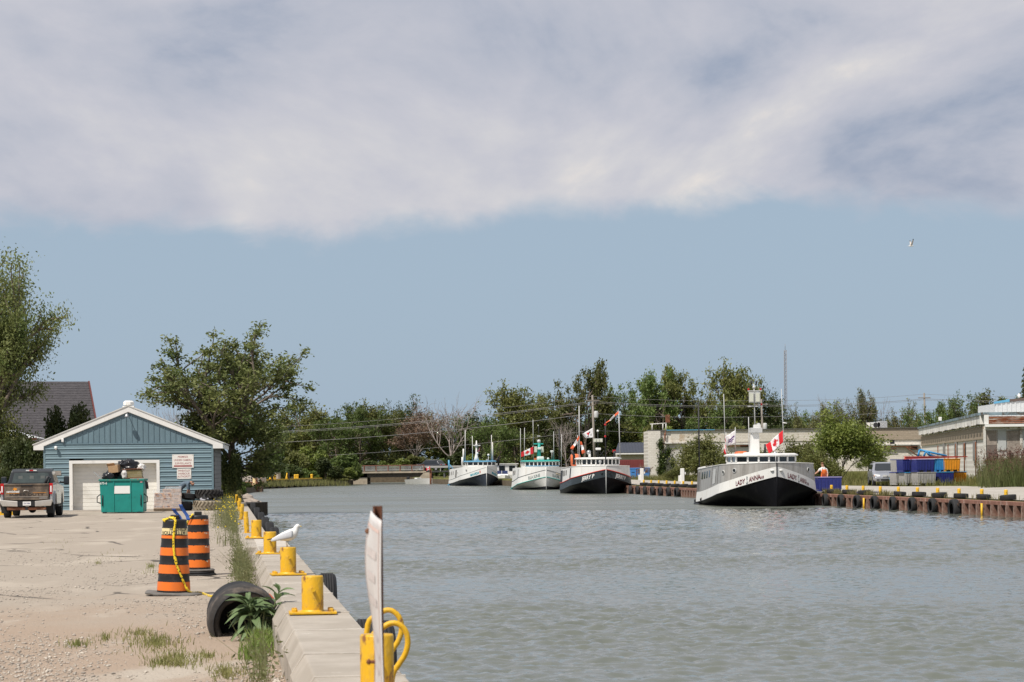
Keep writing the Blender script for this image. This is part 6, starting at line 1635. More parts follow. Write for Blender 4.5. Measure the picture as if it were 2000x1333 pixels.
# ---------------------------------------------------------------- small cabin boat between the two far boats
rb = G(986.5, 947.5, ZW); rb = P(986.5, 947.5, rb.y)
t = thing('cabin_cruiser', 'small white cabin boat with navy stripe between the two farthest fishing boats', 'boat', (rb.x, rb.y, ZW), QROT + R(2))
def rh(q): return 1.05 * (1 - (1 - min(q / .5, 1)) ** 2) ** .8
def rs(l0, l1, m, name):
    mb = MB()
    def pt(l, q, sd):
        z0, z1, z2, z3 = -.3, .35 + .25 * (1 - q), .75 + .35 * (1 - q) ** 2, .95 + .35 * (1 - q) ** 2
        zz = [z0, z1, z2, z3]; xx = [rh(q) * .4, rh(q) * .9, rh(q), rh(q) * 1.04]
        i = min(int(l), 2); f = l - i
        return Vector((sd * (xx[i] + (xx[i + 1] - xx[i]) * f), q * 6.5, zz[i] + (zz[i + 1] - zz[i]) * f))
    for sd in (-1, 1): mb.grid(lambda u, v: pt(l0 + (l1 - l0) * v, u, sd), 20, 3)
    mb.build(name, m, t); return pt
pt = rs(0, 1, m_lgrey, 'hull'); rs(1, 1.6, mat('navy_stripe', (.02, .03, .07), .4), 'stripe'); rs(1.6, 3, m_bwhite, 'topside')
mb = MB(); vs = [pt(3, q, sd) for q in np.linspace(0, 1, 12) for sd in (-1, 1)]; mb.add(vs, [(2 * i, 2 * i + 1, 2 * i + 3, 2 * i + 2) for i in range(11)]); mb.build('foredeck', m_bwhite, t)
mb = MB(); mb.hexa([(-.85, 1.8, 1.0), (.85, 1.8, 1.0), (.95, 5.2, 1.0), (-.95, 5.2, 1.0), (-.8, 2.6, 1.42), (.8, 2.6, 1.42), (.9, 5.2, 1.42), (-.9, 5.2, 1.42)]); mb.build('cabin', m_bwhite, t, bevel=.03)
mb = MB(); mb.hexa([(-.85, 2.7, 1.42), (.85, 2.7, 1.42), (.9, 4.8, 1.42), (-.9, 4.8, 1.42), (-.82, 3.0, 1.85), (.82, 3.0, 1.85), (.85, 4.8, 1.85), (-.85, 4.8, 1.85)]); mb.build('windscreen', mat('navy_canvas', (.02, .03, .09), .3), t)
for x in (-.83, 0, .83): MB().box((x, 2.72, 1.63), (.06, .1, .44)).build('window_post', m_bwhite, t)
MB().box((0, 1.9, 1.2), (.5, .3, .16)).build('deck_hatch', M_GLASS, t)
t2 = P(992, 925, 305)
t = thing('moored_workboat', 'pale boxy workboat cabin showing between the two farthest fishing boats', 'boat', (t2.x, t2.y, ZW), QROT)
mb = MB(); mb.prism([(-1.7, 0), (1.7, 0), (1.9, 1.3), (-1.9, 1.3)], 0, 8, 'y'); mb.build('hull', m_lgrey, t)
MB().box((0, 4, 2.0), (2.9, 5, 1.45)).build('cabin', m_bwhite, t, bevel=.05); MB().box((0, 4, 2.77), (3.2, 5.4, .1)).build('roof', m_bwhite, t)
for x in (-.6, .75): MB().box((x, 1.49, 2.15), (.8, .03, .7)).build('window', M_GLASS, t)
# ================================================================ far bank: buildings, tubs, van, people
def gz(x, y):
    bq = x * UY + y * -UX * 1.0
    bq = x * UY - y * UX
    return zr(x, y, bq) if bq > 35.3 else 0.0
def gp(px, Y, dz=0.0):
    x = P(px, 920, Y).x; return Vector((x, Y, gz(x, Y) + dz))
def brickmat(name, c1, c2, mortar, c3, t3=(.5, .62), scale=1.0):
    m, t, L, b, nz, vor, rng, mix, mth, bump, sep = nodes_mat(name)
    tcn = t.nodes.new('ShaderNodeTexCoord'); mp = t.nodes.new('ShaderNodeMapping'); mp.inputs['Rotation'].default_value = (R(90), 0, 0); L(tcn.outputs['Object'], mp.inputs[0])
    br = t.nodes.new('ShaderNodeTexBrick'); br.inputs['Color1'].default_value = (*c1, 1); br.inputs['Color2'].default_value = (*c2, 1); br.inputs['Mortar'].default_value = (*mortar, 1)
    br.inputs['Scale'].default_value = scale; br.inputs['Brick Width'].default_value = .40; br.inputs['Row Height'].default_value = .2; br.inputs['Mortar Size'].default_value = .012
    L(mp.outputs[0], br.inputs[0])
    c = mix(rng(nz(.55, 6, .65), *t3), br.outputs[0], c3)
    c = mix(rng(nz(2.8, 6, .7, (1, 1, .6)), .60, .67, 0, .7), c, c3)
    c = mix(rng(nz(1.2, 5, .7, (2.5, 2.5, .25)), .62, .78, 0, .5), c, (.24, .20, .165))
    L(c, b.inputs['Base Color']); b.inputs['Roughness'].default_value = .9; b.inputs['Specular IOR Level'].default_value = .15
    L(bump(br.outputs[1], .4, -.02), b.inputs['Normal'])
    return m
m_wbrick = brickmat('peeling_white_block', (.72, .68, .62), (.66, .62, .56), (.54, .50, .44), (.47, .39, .30), (.62, .74))
m_tanblk = brickmat('tan_block', (.40, .33, .255), (.36, .295, .225), (.30, .25, .2), (.47, .41, .34), (.58, .7))
m_ledge = mat('stained_ledge', (.62, .60, .56), .8, .2, 2, c2=(.25, .21, .17), c2t=(.52, .65), c2s=2)
m_roofe = mat('roof_edge', (.10, .095, .09), .8, .2)
BY = 262.0
A = P(1265, 842, BY); E_ = P(1808, 836, BY)
lb = thing('derelict_block_building', 'long derelict building of peeling white block behind the nearest boat', 'building', (A.x, BY, 0))
Lw = E_.x - A.x; zt = A.z
def lw(px, py): p = P(px, py, BY); return p.x - A.x, p.z
z_l = lw(1500, 866)[1]
MB().box((Lw / 2, 4.2, zt / 2 - .3), (Lw, 8, zt + .6)).build('wall', m_wbrick, lb)
MB().box((Lw / 2 + 1.3, .155, (zt + z_l) / 2 + .1), (Lw - 2.7, .10, zt - z_l - .22)).build('parapet', brickmat('parapet_block', (.68, .64, .57), (.60, .55, .47), (.50, .45, .39), (.48, .39, .29), (.56, .66)), lb)
x0, _ = lw(1662, 860)
MB().box(((x0 + Lw) / 2, .09, (zt + z_l) / 2 + .12), (Lw - x0, .06, zt - z_l - .26)).build('parapet', m_tanblk, lb)
MB().box((Lw / 2, .12, zt + .04), (Lw + .1, .4, .10)).build('coping', m_roofe, lb)
mb = MB(); mb.box((lw(1340, 0)[0], .0, zt + .05), (5.5, .2, .09)); mb.build('blue_flashing', m_lblue, lb)
for (a, b_, y) in ((1298, 1342, 866), (1418, 1470, 868), (1660, 1796, 870)):
    xa, z = lw(a, y); xb, _ = lw(b_, y); MB().box(((xa + xb) / 2, .0, z), (xb - xa, .42, .16)).build('ledge', m_ledge, lb, bevel=.02)
xa, z0 = lw(1265, 930); MB().box((.72, -.02, zt / 2), (1.42, .5, zt - .06)).build('corner_pier', m_wbrick, lb)
for (a, b_, y0, y1) in ((1303, 1340, 880, 905), (1696, 1716, 887, 900), (1428, 1462, 876, 882), (1762, 1782, 889, 905)):
    xa, za = lw(a, y1); xb, zb = lw(b_, y0); MB().box(((xa + xb) / 2, .17, (za + zb) / 2), (xb - xa, .06, zb - za)).build('blocked_window', m_ledge, lb)
for (a, ya, b_, yb) in ((1680, 872.5, 1792, 873), (1676, 877, 1750, 877), (1765, 872, 1796, 880), (1770, 874, 1795, 894), (1295, 905, 1298, 846), (1299.5, 862, 1299.5, 842), (1420, 872, 1470, 871), (1560, 873, 1640, 874)):
    xa, za = lw(a, ya); xb, zb = lw(b_, yb); mb = MB(); mb.tube([(xa, -.12, za), (xb, -.12, zb)], .055, 6); mb.build('wall_pipe', M_RUST, lb)
for (px, py, w_, h_) in ((1743, 863, .5, .5), (1786, 873, .7, .6), (1692, 866, .4, .3), (1723, 862, .3, .4), (1455, 871, 1.0, .3)):
    xa, za = lw(px, py); MB().box((xa, .16, za), (w_, .05, h_)).build('wall_hole', M_DARK, lb)
# roof rail at the corner, roof machines
rl = []
for (pts) in (((1274, 843), (1274, 829)), ((1270, 829), (1302, 827)), ((1295, 843), (1295, 828)), ((1301, 843), (1301, 828))):
    mb = MB(); mb.tube([(lw(*pts[0])[0], .3, lw(*pts[0])[1]), (lw(*pts[1])[0], .3, lw(*pts[1])[1])], .07, 6); mb.build('roof_rail', m_ledge, lb)
MB().box((lw(1296, 0)[0], .5, lw(0, 835)[1] + .2), (.5, .4, .9)).build('vent_stack', M_RUST, lb)
u1 = P(1709, 833, BY + 4); t = thing('roof_fan', 'grey fan unit on the flat roof of the derelict building', 'fan unit', (u1.x, BY + 4, zt + .1))
MB().box((0, 0, .3), (1.1, .9, .75)).build('housing', m_grey, t, bevel=.03); MB().disc(.3, 0, 18, M=Matrix.Translation((.02, -.46, .35)) @ Matrix.Rotation(R(90), 4, 'X')).build('fan_opening', M_DARK, t); MB().box((-.8, 0, .3), (.3, .8, .7)).build('side_duct', m_ledge, t)
u1 = P(1722.5, 833, BY + 4); t = thing('roof_cabinet', 'pale steel cabinet on the flat roof beside the fan unit', 'cabinet', (u1.x, BY + 4, zt + .1))
MB().box((0, 0, .38), (1.1, .9, .85)).build('cabinet_body', M_STEEL, t, bevel=.02); 
for s_ in (-1, 1): mb = MB(); mb.tube([(-.5 * s_, -.47, -.0), (.5 * s_, -.47, .78)], .02, 5); mb.build('cross_brace', m_grey, t)
# ivy on the pier: leaf cards hugging the wall
def leafcloud(name, C, S, m, seed, n, size, parent=None, flat=None):
    """n small leaves in an ellipsoid or box of half size S round C"""
    rg = np.random.default_rng(seed)
    d = rg.normal(0, 1, (n, 3)); d /= np.linalg.norm(d, axis=1)[:, None]; r = rg.random(n) ** (1 / 2.2)
    c = np.array(C) + d * r[:, None] * np.array(S)
    return leaves_at(name, c, m, rg, size, parent)
def leafgeo(c, rg, size, up=.35, asp=.55):
    n = len(c)
    nrm = rg.normal(0, 1, (n, 3)); nrm[:, 2] = np.abs(nrm[:, 2]) + up; nrm /= np.linalg.norm(nrm, axis=1)[:, None]
    d1 = rg.normal(0, 1, (n, 3)); d1 -= nrm * (d1 * nrm).sum(1)[:, None]; d1 /= np.linalg.norm(d1, axis=1)[:, None]
    d2 = np.cross(nrm, d1); s = (size * rg.uniform(.6, 1.35, n))[:, None]
    V = np.stack([c - d1 * s, c + d2 * s * asp + nrm * s * .12, c + d1 * s, c - d2 * s * asp + nrm * s * .12], 1).reshape(-1, 3)
    return V, np.arange(n * 4).reshape(-1, 4)
def leaves_at(name, c, m, rg, size, parent=None, up=.35):
    V, Fq = leafgeo(c, rg, size, up); return put(name, npmesh(name, V, Fq, m), parent)
m_ivy = leafmat('ivy_leaf', (.05, .085, .022), (.10, .13, .035), .2, 2)
rg = np.random.default_rng(21); c = []
for (px, py, rx, ry, n) in ((1294, 905, 9, 28, 900), (1290, 868, 6, 10, 260), (1306, 885, 6, 10, 260), (1292, 922, 10, 10, 400), (1313, 905, 5, 14, 200)):
    for _ in range(n):
        p = P(px + rg.normal(0, .45) * rx, py + rg.normal(0, .5) * ry, BY - .35 - rg.random() * .5); c.append((p.x, p.y, max(p.z, .3)))
tag(leaves_at('ivy', np.array(c), m_ivy, rg, .13), 'ivy climbing the corner of the derelict building', None, None, 'stuff')

# ---- right wing with rusty fascia and boarded windows
WY = 184.0
C0 = P(1922, 808, WY); C1 = P(1800, 836, 258.0); zt2 = C0.z
wing = thing('boarded_wing', 'derelict wing with rusty fascia and boarded up windows', 'building', (C0.x, WY, 0), math.atan2(-(C1.x - C0.x), C1.y - WY))
Wd = math.hypot(C1.x - C0.x, C1.y - WY)
Mw = Matrix.Translation((C0.x, WY, 0)) @ Matrix.Rotation(math.atan2(-(C1.x - C0.x), C1.y - WY), 4, 'Z'); Mwi = Mw.inverted()
RW = 14.0
MB().box((RW / 2, Wd / 2, zt2 / 2 - .4), (RW, Wd, zt2 + .2)).build('wall', brickmat('wing_block', (.82, .80, .75), (.78, .75, .70), (.66, .62, .57), (.60, .52, .42), (.66, .8)), wing)
fz = lambda py: P(1922, py, WY).z
fx = lambda px: (Mwi @ P(px, 830, WY)).x
# side face: upper white fascia, tan belt
sidez = lambda py: fz(py)
MB().box((-.17, Wd / 2, (fz(811) + fz(829)) / 2), (.35, Wd, fz(811) - fz(829))).build('side_fascia', mat('white_fascia', (.78, .76, .72), .7, .12, 1, c2=(.48, .44, .38), c2t=(.5, .7), c2s=.6), wing)
MB().box((-.2, Wd / 2, fz(809)), (.5, Wd, .22)).build('side_coping', mat('blue_grey_coping', (.20, .27, .31), .7, .3, 1, c2=(.09, .08, .07), c2t=(.5, .6), c2s=1.2), wing)
MB().box((-.05, Wd / 2, (fz(833) + fz(858)) / 2), (.10, Wd - .1, fz(833) - fz(858))).build('tan_belt', m_tanblk, wing)
rg = random.Random(7)
for k in range(26):                                    # torn soffit strips hanging under the side fascia
    y = 1 + k * Wd / 27
    mb = MB(); mb.hexa([(-.45, y, fz(829) - .02), (-.08, y, fz(829) - .05), (-.08, y + 1.6, fz(829) - .05), (-.45, y + 1.6, fz(829) - rg.uniform(0, .2)), (-.45, y, fz(829) + .04), (-.08, y, fz(829) - .01), (-.08, y + 1.6, fz(829) - .01), (-.45, y + 1.6, fz(829) + .02)]); mb.build('torn_soffit', m_ledge if k % 3 else m_roofe, wing)
m_slit = mat('grey_slit', (.26, .25, .24), .8, .3, 6)
for px, y0, y1, w_ in ((1842, 866, 890, .9), (1865, 864, 893, 1.4), (1881.5, 864, 892, 1.0), (1902, 861, 901, 1.3)):
    # on the receding side face: find its depth from the pixel
    best = min((abs((lambda w: 1000 + F * w.x / w.y)(Mw @ Vector((-.05, q, 3))) - (px - (915 - 880) * 0 )), q) for q in np.linspace(.5, Wd - .5, 400))[1]
    wpt = Mw @ Vector((-.05, best, 0)); za = P(px, y1, wpt.y).z; zb = P(px, y0, wpt.y).z
    MB().box((-.09, best, (za + zb) / 2), (.08, w_ * 1.8, zb - za)).build('boarded_slit', m_slit, wing)
for q in (6, 17, 26, 35, 48): mb = MB(); mb.tube([(-.16, q, .3), (-.16, q, fz(862))], .06, 6); mb.build('down_pipe', M_RUST, wing)
# front face towards the water
m_rust2 = mat('rusted_fascia', (.60, .54, .46), .8, .1, 2, c2=(.25, .075, .03), c2t=(.36, .56), c2s=1.6, stretch=(.5, 1, 3.5), c3=(.36, .13, .06), c3t=(.5, .65), c3s=5)
nrib = 4
for k in range(nrib):
    za, zb = fz(814 + 14.5 * (k + 1) / nrib), fz(814 + 14.5 * k / nrib)
    mb = MB(); mb.prism([(-.50, za + .01), (-.58, za + .03), (-.58, za + (zb - za) * .55), (-.50, za + (zb - za) * .7), (-.50, zb), (-.40, zb), (-.40, za + .01)], .3, RW + .5, 'x'); mb.build('fascia_sheet', m_rust2, wing)
MB().box((.12, -.46, (fz(811) + fz(829)) / 2), (.36, .3, fz(811) - fz(829))).build('fascia_end', M_WHITE, wing)
MB().box((RW / 2, -.48, fz(832)), (RW, .5, fz(829.5) - fz(834.5))).build('white_beam', M_WHITE, wing)
MB().box((RW / 2, -.2, fz(809)), (RW + .6, .8, .24)).build('front_coping', MATS['blue_grey_coping'], wing)
m_osb = mat('weathered_board', (.27, .225, .195), .85, .25, 5, c2=(.36, .32, .28), c2t=(.5, .65), c2s=9); m_osb2 = mat('grey_board', (.45, .46, .46), .8, .1)
for (a, b_, y0, y1, m_) in ((1924, 1946, 841, 870, m_osb), (1924, 1946, 870.5, 897, mat('dark_board', (.16, .13, .115), .85, .2)), (1948.5, 1964, 841, 880, m_osb2), (1966, 1992, 842, 897, m_osb), (1994, 2010, 842, 876, m_osb2), (2012, 2036, 842, 897, m_osb)):
    xa, xb = fx(a), fx(b_); MB().box(((xa + xb) / 2, -.06, (fz(y0) + fz(y1)) / 2), (xb - xa, .06 if m_ is not m_osb2 else .10, fz(y0) - fz(y1))).build('window_board', m_, wing)
for px in (1922.5, 1993, 2037): MB().box((fx(px), -.10, (fz(838) + fz(898)) / 2), (.2, .2, fz(838) - fz(898))).build('window_frame', m_ledge, wing)
MB().box((RW / 2, -.08, fz(899)), (RW, .2, .14)).build('window_sill', M_RUST, wing)
MB().box((fx(1985), -.25, fz(837)), (1.2, .3, .2)).build('light_box', m_ledge, wing)
u1 = P(1836, 812, 225); t = thing('roof_lamp', 'small white floodlight on the roof of the boarded wing', 'floodlight', (u1.x, 225, zt2))
MB().box((0, 0, .35), (.3, .2, .38)).build('lamp_head', M_WHITE, t, bevel=.03); MB().box((0, 0, .08), (.08, .08, .2)).build('stem', M_DARK, t)
# ---- upper hall behind
UYY = 222.0
a = P(1944, 806, UYY); b_ = P(1944, 789, UYY)
t = thing('corrugated_hall', 'pale corrugated hall with blue roof edge behind the boarded wing', 'building', (a.x, UYY, 0), R(-2))
MB().box((9, 5, b_.z / 2), (18, 10, b_.z)).build('wall', mat('pale_steel', (.55, .57, .58), .5, .08, 2), t)
rib = MB().box((0, 0, 0), (.14, .06, a.z and (b_.z - a.z + .6))).mesh('wall_rib', MATS['pale_steel'])
for k in range(40): put('wall_rib', rib, t, (.15 + k * .44, -.03, (a.z + b_.z) / 2 - .2))
slp = P(1971, 783, UYY).z - b_.z
mb = MB(); mb.prism([(-.1, b_.z), (1.36, b_.z + .18), (1.36, b_.z + .42), (-.1, b_.z + .2)], -.12, .2, 'y'); mb.build('blue_fascia', m_lblue, t)
mb = MB(); mb.prism([(1.37, b_.z + .16), (18, b_.z + 1.6), (18, b_.z + 1.9), (1.37, b_.z + .42)], -.12, .2, 'y'); mb.build('dark_fascia', mat('brown_fascia', (.10, .075, .065), .7, .15), t)
mb = MB(); mb.prism([(0, b_.z), (18, b_.z), (18, b_.z + 1.7)], 0, 10, 'y'); mb.build('gable_fill', MATS['pale_steel'], t)
MB().ball((2.3, -.0, b_.z + .75), (.16, .16, .22), 10, 8).build('roof_vent', M_WHITE, t)

# ---- low shed with dark metal roof, container, bins beyond the second boat
SYb = 300.0
a = P(1205, 886, SYb); b_ = P(1211, 866, SYb)
t = thing('dark_roofed_shed', 'low cream shed with dark blue metal roof beyond the moored boats', 'shed', (a.x, SYb, 0))
MB().box((4.5, 4, a.z / 2), (9, 7, a.z)).build('wall', mat('cream_wall', (.50, .46, .38), .8, .06), t)
m_dkroof = mat('dark_steel_roof', (.035, .04, .055), .4, .1)
mb = MB(); mb.hexa([(-.3, -.5, a.z), (9.5, -.5, a.z), (9.5, 4, b_.z), (.4, 4, b_.z), (-.3, -.5, a.z + .1), (9.5, -.5, a.z + .1), (9.5, 4, b_.z + .1), (.4, 4, b_.z + .1)]); mb.build('roof', m_dkroof, t)
for k in range(22):
    x = .5 + k * .4; mb = MB(); mb.hexa([(x, -.5, a.z + .1), (x + .05, -.5, a.z + .1), (x + .05, 4, b_.z + .1), (x, 4, b_.z + .1), (x, -.5, a.z + .15), (x + .05, -.5, a.z + .15), (x + .05, 4, b_.z + .15), (x, 4, b_.z + .15)]); mb.build('roof_seam', m_dkroof, t)
MB().box((4.6, -.52, a.z - .06), (9.8, .06, .16)).build('gutter', M_WHITE, t)
a = P(1212, 910, 285); b_ = P(1212, 898.5, 285)
t = thing('shipping_container', 'dark red corrugated container behind the blue bins', 'container', (a.x, 285, gz(a.x, 285)))
m_ctr = mat('container_red', (.20, .045, .045), .6, .15); hc = b_.z - gz(a.x, 285)
MB().box((2.0, 1.2, hc / 2), (5.2, 2.3, hc)).build('body', m_ctr, t)
cr_ = MB().box((0, 0, 0), (.10, .06, hc - .2)).mesh('corrugation', m_ctr)
for k in range(22): put('corrugation', cr_, t, (-.5 + k * .235, .03, hc / 2))
for i, px in enumerate((1236, 1250, 1262)):
    p = gp(px, 262); t = thing('blue_bin', f'bright blue plastic bin beyond the second boat, {("first", "second", "third")[i]} from it', 'bin', p, 0, 'blue bins beyond the second boat')
    m_bb = mat('bin_blue', (.06, .22, .55), .45, .08)
    MB().box((0, 0, .55), (.72, .8, 1.1), taper=1.04).build('body', m_bb, t, bevel=.04); MB().box((0, 0, 1.16), (.84, .9, .13)).build('lid', m_bb, t, bevel=.03); MB().box((0, -.42, .72), (.34, .03, .06)).build('handle_slot', M_DARK, t)

# ---------------------------------------------------------------- fish tubs
m_tb = {'navy': mat('tub_navy', (.022, .030, .165), .45, .12, 4), 'grey': mat('tub_grey', (.33, .32, .305), .6, .15, 4), 'orange': mat('tub_orange', (.72, .29, .02), .5, .12, 4), 'sky': mat('tub_sky', (.04, .25, .50), .5, .1, 4), 'lilac': mat('tub_lilac', (.28, .25, .48), .55, .1)}
tubmesh = {}
def tub(loc, rz, body, lid, label, sc=(1, 1, 1), group='fish tubs on the far quay'):
    t = thing('fish_tub', label, 'tub', loc, rz, group); t.scale = sc
    if body not in tubmesh:
        mb = MB(); mb.box((0, 0, .50), (1.34, 1.12, .76), taper=1.055)
        for k in range(6):
            for s_ in (-1, 1): mb.box((-.55 + k * .22, s_ * .585, .48), (.05, .05, .66))
        for k in range(5):
            for s_ in (-1, 1): mb.box((s_ * .695, -.44 + k * .22, .48), (.05, .05, .66))
        for x in (-.56, 0, .56):
            mb.box((x, 0, .065), (.24, 1.10, .13))
        b_me = mb.mesh('body', m_tb[body])
        mb = MB(); mb.box((0, 0, .10), (1.30, 1.08, .06)); s_me = mb.mesh('fork_slot', M_DARK)
        tubmesh[body] = (b_me, s_me)
    put('body', tubmesh[body][0], t, bevel=.02); put('fork_slot', tubmesh[body][1], t)
    MB().box((0, 0, .905), (1.46, 1.24, .055)).build('lid', m_tb[lid], t, bevel=.02)
TY = 163.5
ang_t = R(14)
def tp(px, Y, z=0): p = gp(px, Y); p.z = z + .14; return p
lo, hi = 0.0, .94
tub(tp(1803.5, TY + .6), ang_t, 'grey', 'grey', 'grey fish tub at the near corner of the stack, bottom layer')
tub(tp(1841, TY + 2.0), ang_t, 'navy', 'sky', 'navy fish tub with sky blue lid in the bottom layer', (.85, 1, 1))
tub(tp(1867, TY + 3.4), ang_t, 'orange', 'sky', 'orange fish tub with sky blue lid in the bottom layer', (.80, 1, 1))
tub(tp(1775.5, TY + 1.9), ang_t, 'grey', 'sky', 'grey fish tub with sky blue lid, second from the van', (.78, 1, 1))
tub(tp(1755.5, TY + 3.2), ang_t, 'grey', 'navy', 'grey fish tub with navy lid right beside the van, bottom layer', (.7, 1, 1))
tub(tp(1801, TY + .6, hi), ang_t, 'navy', 'lilac', 'navy fish tub with lilac lid at the near corner, top layer')
tub(tp(1772, TY + 1.9, hi), ang_t, 'navy', 'navy', 'navy fish tub with navy lid in the top layer', (.85, 1, 1))
tub(tp(1755, TY + 3.2, hi), ang_t, 'grey', 'navy', 'grey fish tub in the top layer next to the van', (.55, 1, 1))
tub(tp(1830, TY + 2.4, hi), ang_t, 'sky', 'sky', 'sky blue fish tub squeezed in the top layer', (.6, 1, 1))
tub(tp(1853, TY + 2.6, hi), ang_t, 'orange', 'orange', 'orange fish tub in the top layer', (.92, 1, 1))
zb = 2 * hi + .14
# loose steel on top
m_rbeam = mat('red_beam', (.58, .10, .07), .6, .12, 3)
p0, p1 = P(1767, 897.5, TY + .4), P(1888, 894.5, TY + 3.2)
d = p1 - p0; Ln = d.length; rzb = math.atan2(d.y, d.x)
t = thing('steel_beam', 'long red steel beam lying across the top of the fish tubs', 'beam', p0, (0, -math.asin(d.z / Ln), rzb))
for dz, h_ in ((.0, .05), (.16, .05)): mb = MB(); mb.hexa([(0, -.12, dz), (Ln, -.10, .05 + dz * .25), (Ln, .10, .05 + dz * .25), (0, .12, dz), (0, -.12, dz + h_), (Ln, -.1, .05 + dz * .25 + .03), (Ln, .1, .05 + dz * .25 + .03), (0, .12, dz + h_)]); mb.build('flange', m_rbeam, t)
mb = MB(); mb.hexa([(0, -.03, .04), (Ln, -.03, .07), (Ln, .03, .07), (0, .03, .04), (0, -.03, .17), (Ln, -.03, .10), (Ln, .03, .10), (0, .03, .17)]); mb.build('web', m_rbeam, t)
t = thing('steel_frame', 'bright blue triangular steel frame leaning on top of the fish tubs', 'frame', (0, 0, 0))
for (a, b_) in (((1793, 893), (1796, 879)), ((1796, 879), (1849, 891)), ((1804, 893), (1808, 881)), ((1808, 882), (1822, 893))):
    mb = MB(); mb.tube([P(*a, TY + 2.2), P(*b_, TY + 2.2)], .075, 4); mb.build('frame_bar', m_tb['sky'], t)
mb = MB(); mb.add([P(1809, 893, TY + 2.3), P(1812, 885, TY + 2.3), P(1836, 893, TY + 2.3)], [(0, 1, 2)]); o = mb.build('white_infill', M_WHITE, t); s2 = o.modifiers.new('s', 'SOLIDIFY'); s2.thickness = .04
# tub at the boat, lids on the quay
tub((*gp(1617.5, 141).xy, .06), R(3), 'navy', 'lilac', 'navy fish tub with lilac lid beside the man in orange overalls', (1.02, 1, .96))
for i, (px, Y) in enumerate(((1681, 131.0), (1698, 130.6))):
    p = gp(px, Y); o = MB().box((0, 0, .03), (.95, 1.15, .06)); o = o.build('tub_lid', m_tb['navy'], None, (p.x, p.y, .09), R(20 + 30 * i), bevel=.02); tag(o, f'navy tub lid lying flat on the quay, {("nearer the boat", "nearer the van")[i]}', 'lid')
o = MB().box((0, 0, .6), (1.6, 1.2, 1.1)).build('crate_stack', mat('beige_crate', (.42, .36, .29), .8, .2, 5), None, gp(1400, 172), R(8), bevel=.03); tag(o, 'beige covered crate standing behind the nearest boat', 'crate')
for i, (px, Y, w_) in enumerate(((1389, 173, .3), (1409, 174, 1.5))):
    o = MB().box((0, 0, .62), (w_, 1.0, 1.24)).build('blue_crate', m_tb['sky'], None, gp(px, Y), R(8), bevel=.03); tag(o, f'blue crate behind the nearest boat, {("narrow", "wide")[i]} one', 'crate')
# small gull on the quay stones
# ---------------------------------------------------------------- man in orange bib overalls
pp_ = gp(1608.5, 145.2)
t = thing('person', 'fisherman in white shirt and orange bib overalls reaching over a navy tub', 'person', (pp_.x, pp_.y, .06))
m_oo = mat('orange_oilskin', (.75, .16, .03), .5, .12, 8); m_ws = mat('white_tshirt', (.72, .70, .68), .85, .08)
J = [((0, 0, .95), (.17, .13)), ((-.01, 0, 1.18), (.17, .13)), ((-.03, -.03, 1.38), (.18, .13)), ((-.05, -.05, 1.50), .07), ((-.07, -.07, 1.60), (.085, .095)), ((-.09, -.09, 1.70), (.07, .08)),
     ((-.10, 0, .86), .11), ((-.11, 0, .46), .085), ((-.11, .02, .10), .065), ((-.11, -.12, .05), .05),
     ((.10, 0, .86), .11), ((.11, 0, .46), .085), ((.11, .02, .10), .065), ((.11, -.12, .05), .05),
     ((-.24, -.04, 1.36), .07), ((-.40, -.14, 1.18), .052), ((-.58, -.20, 1.06), .042), ((-.65, -.22, 1.03), .04),
     ((.20, -.03, 1.34), .07), ((.25, -.02, 1.06), .052), ((.22, -.14, .90), .042), ((.20, -.19, .86), .04)]
E = [(0, 1), (1, 2), (2, 3), (3, 4), (4, 5), (0, 6), (6, 7), (7, 8), (8, 9), (0, 10), (10, 11), (11, 12), (12, 13), (2, 14), (14, 15), (15, 16), (16, 17), (2, 18), (18, 19), (19, 20), (20, 21)]
def mf2(c):
    if c.z > 1.49: return 0
    if c.x < -.34 or (c.x > .17 and c.z < 1.1 and c.z > .75): return 0
    if c.z < .1: return 3
    if c.z < 1.22 and abs(c.x) < .22: return 2
    return 1
skin_body('body', J, E, [m_skin, m_ws, m_oo, m_shoe], mf2, t)
for s_ in (-1, 1): mb = MB(); mb.tube([(s_ * .09, -.13, 1.18), (s_ * .09, -.17, 1.32), (s_ * .08, -.08, 1.47), (s_ * .09, .12, 1.38), (s_ * .08, .15, 1.2)], .02, 6); mb.build('brace_strap', M_DARK, t)
mb = MB(); mb.ball((-.09, -.08, 1.72), (.085, .095, .075), 12, 8); mb.build('hair', mat('reddish_hair', (.20, .09, .05), .8, .2, 30), t)
for k in range(4): mb = MB(); mb.tube([(-.67, -.22 + (k - 1.5) * .02, 1.02), (-.72, -.23 + (k - 1.5) * .022, 1.0), (-.74, -.23 + (k - 1.5) * .022, .97)], [.01, .009, .007], 6); mb.build('finger', m_skin, t)
p = gp(1597.5, 143.5); o = MB(); o.lathe([(0, 0), (.13, 0), (.15, .4), (.14, .44), (0, .44)], 14); o = o.build('orange_jug', m_oo, None, (p.x, p.y, .80)); o.location = (p.x, 140.6, .97); tag(o, 'orange jug standing at the tub by the fisherman', 'jug')

# ---------------------------------------------------------------- silver minivan
vp_ = gp(1733, 167.5)
van = thing('minivan', 'silver minivan parked beside the stacked fish tubs', 'van', (vp_.x, vp_.y, vp_.z + .06), R(-3.0))
m_van = mat('van_silver', (.36, .37, .40), .28, .05, 2, metal=.45, coat=.5)
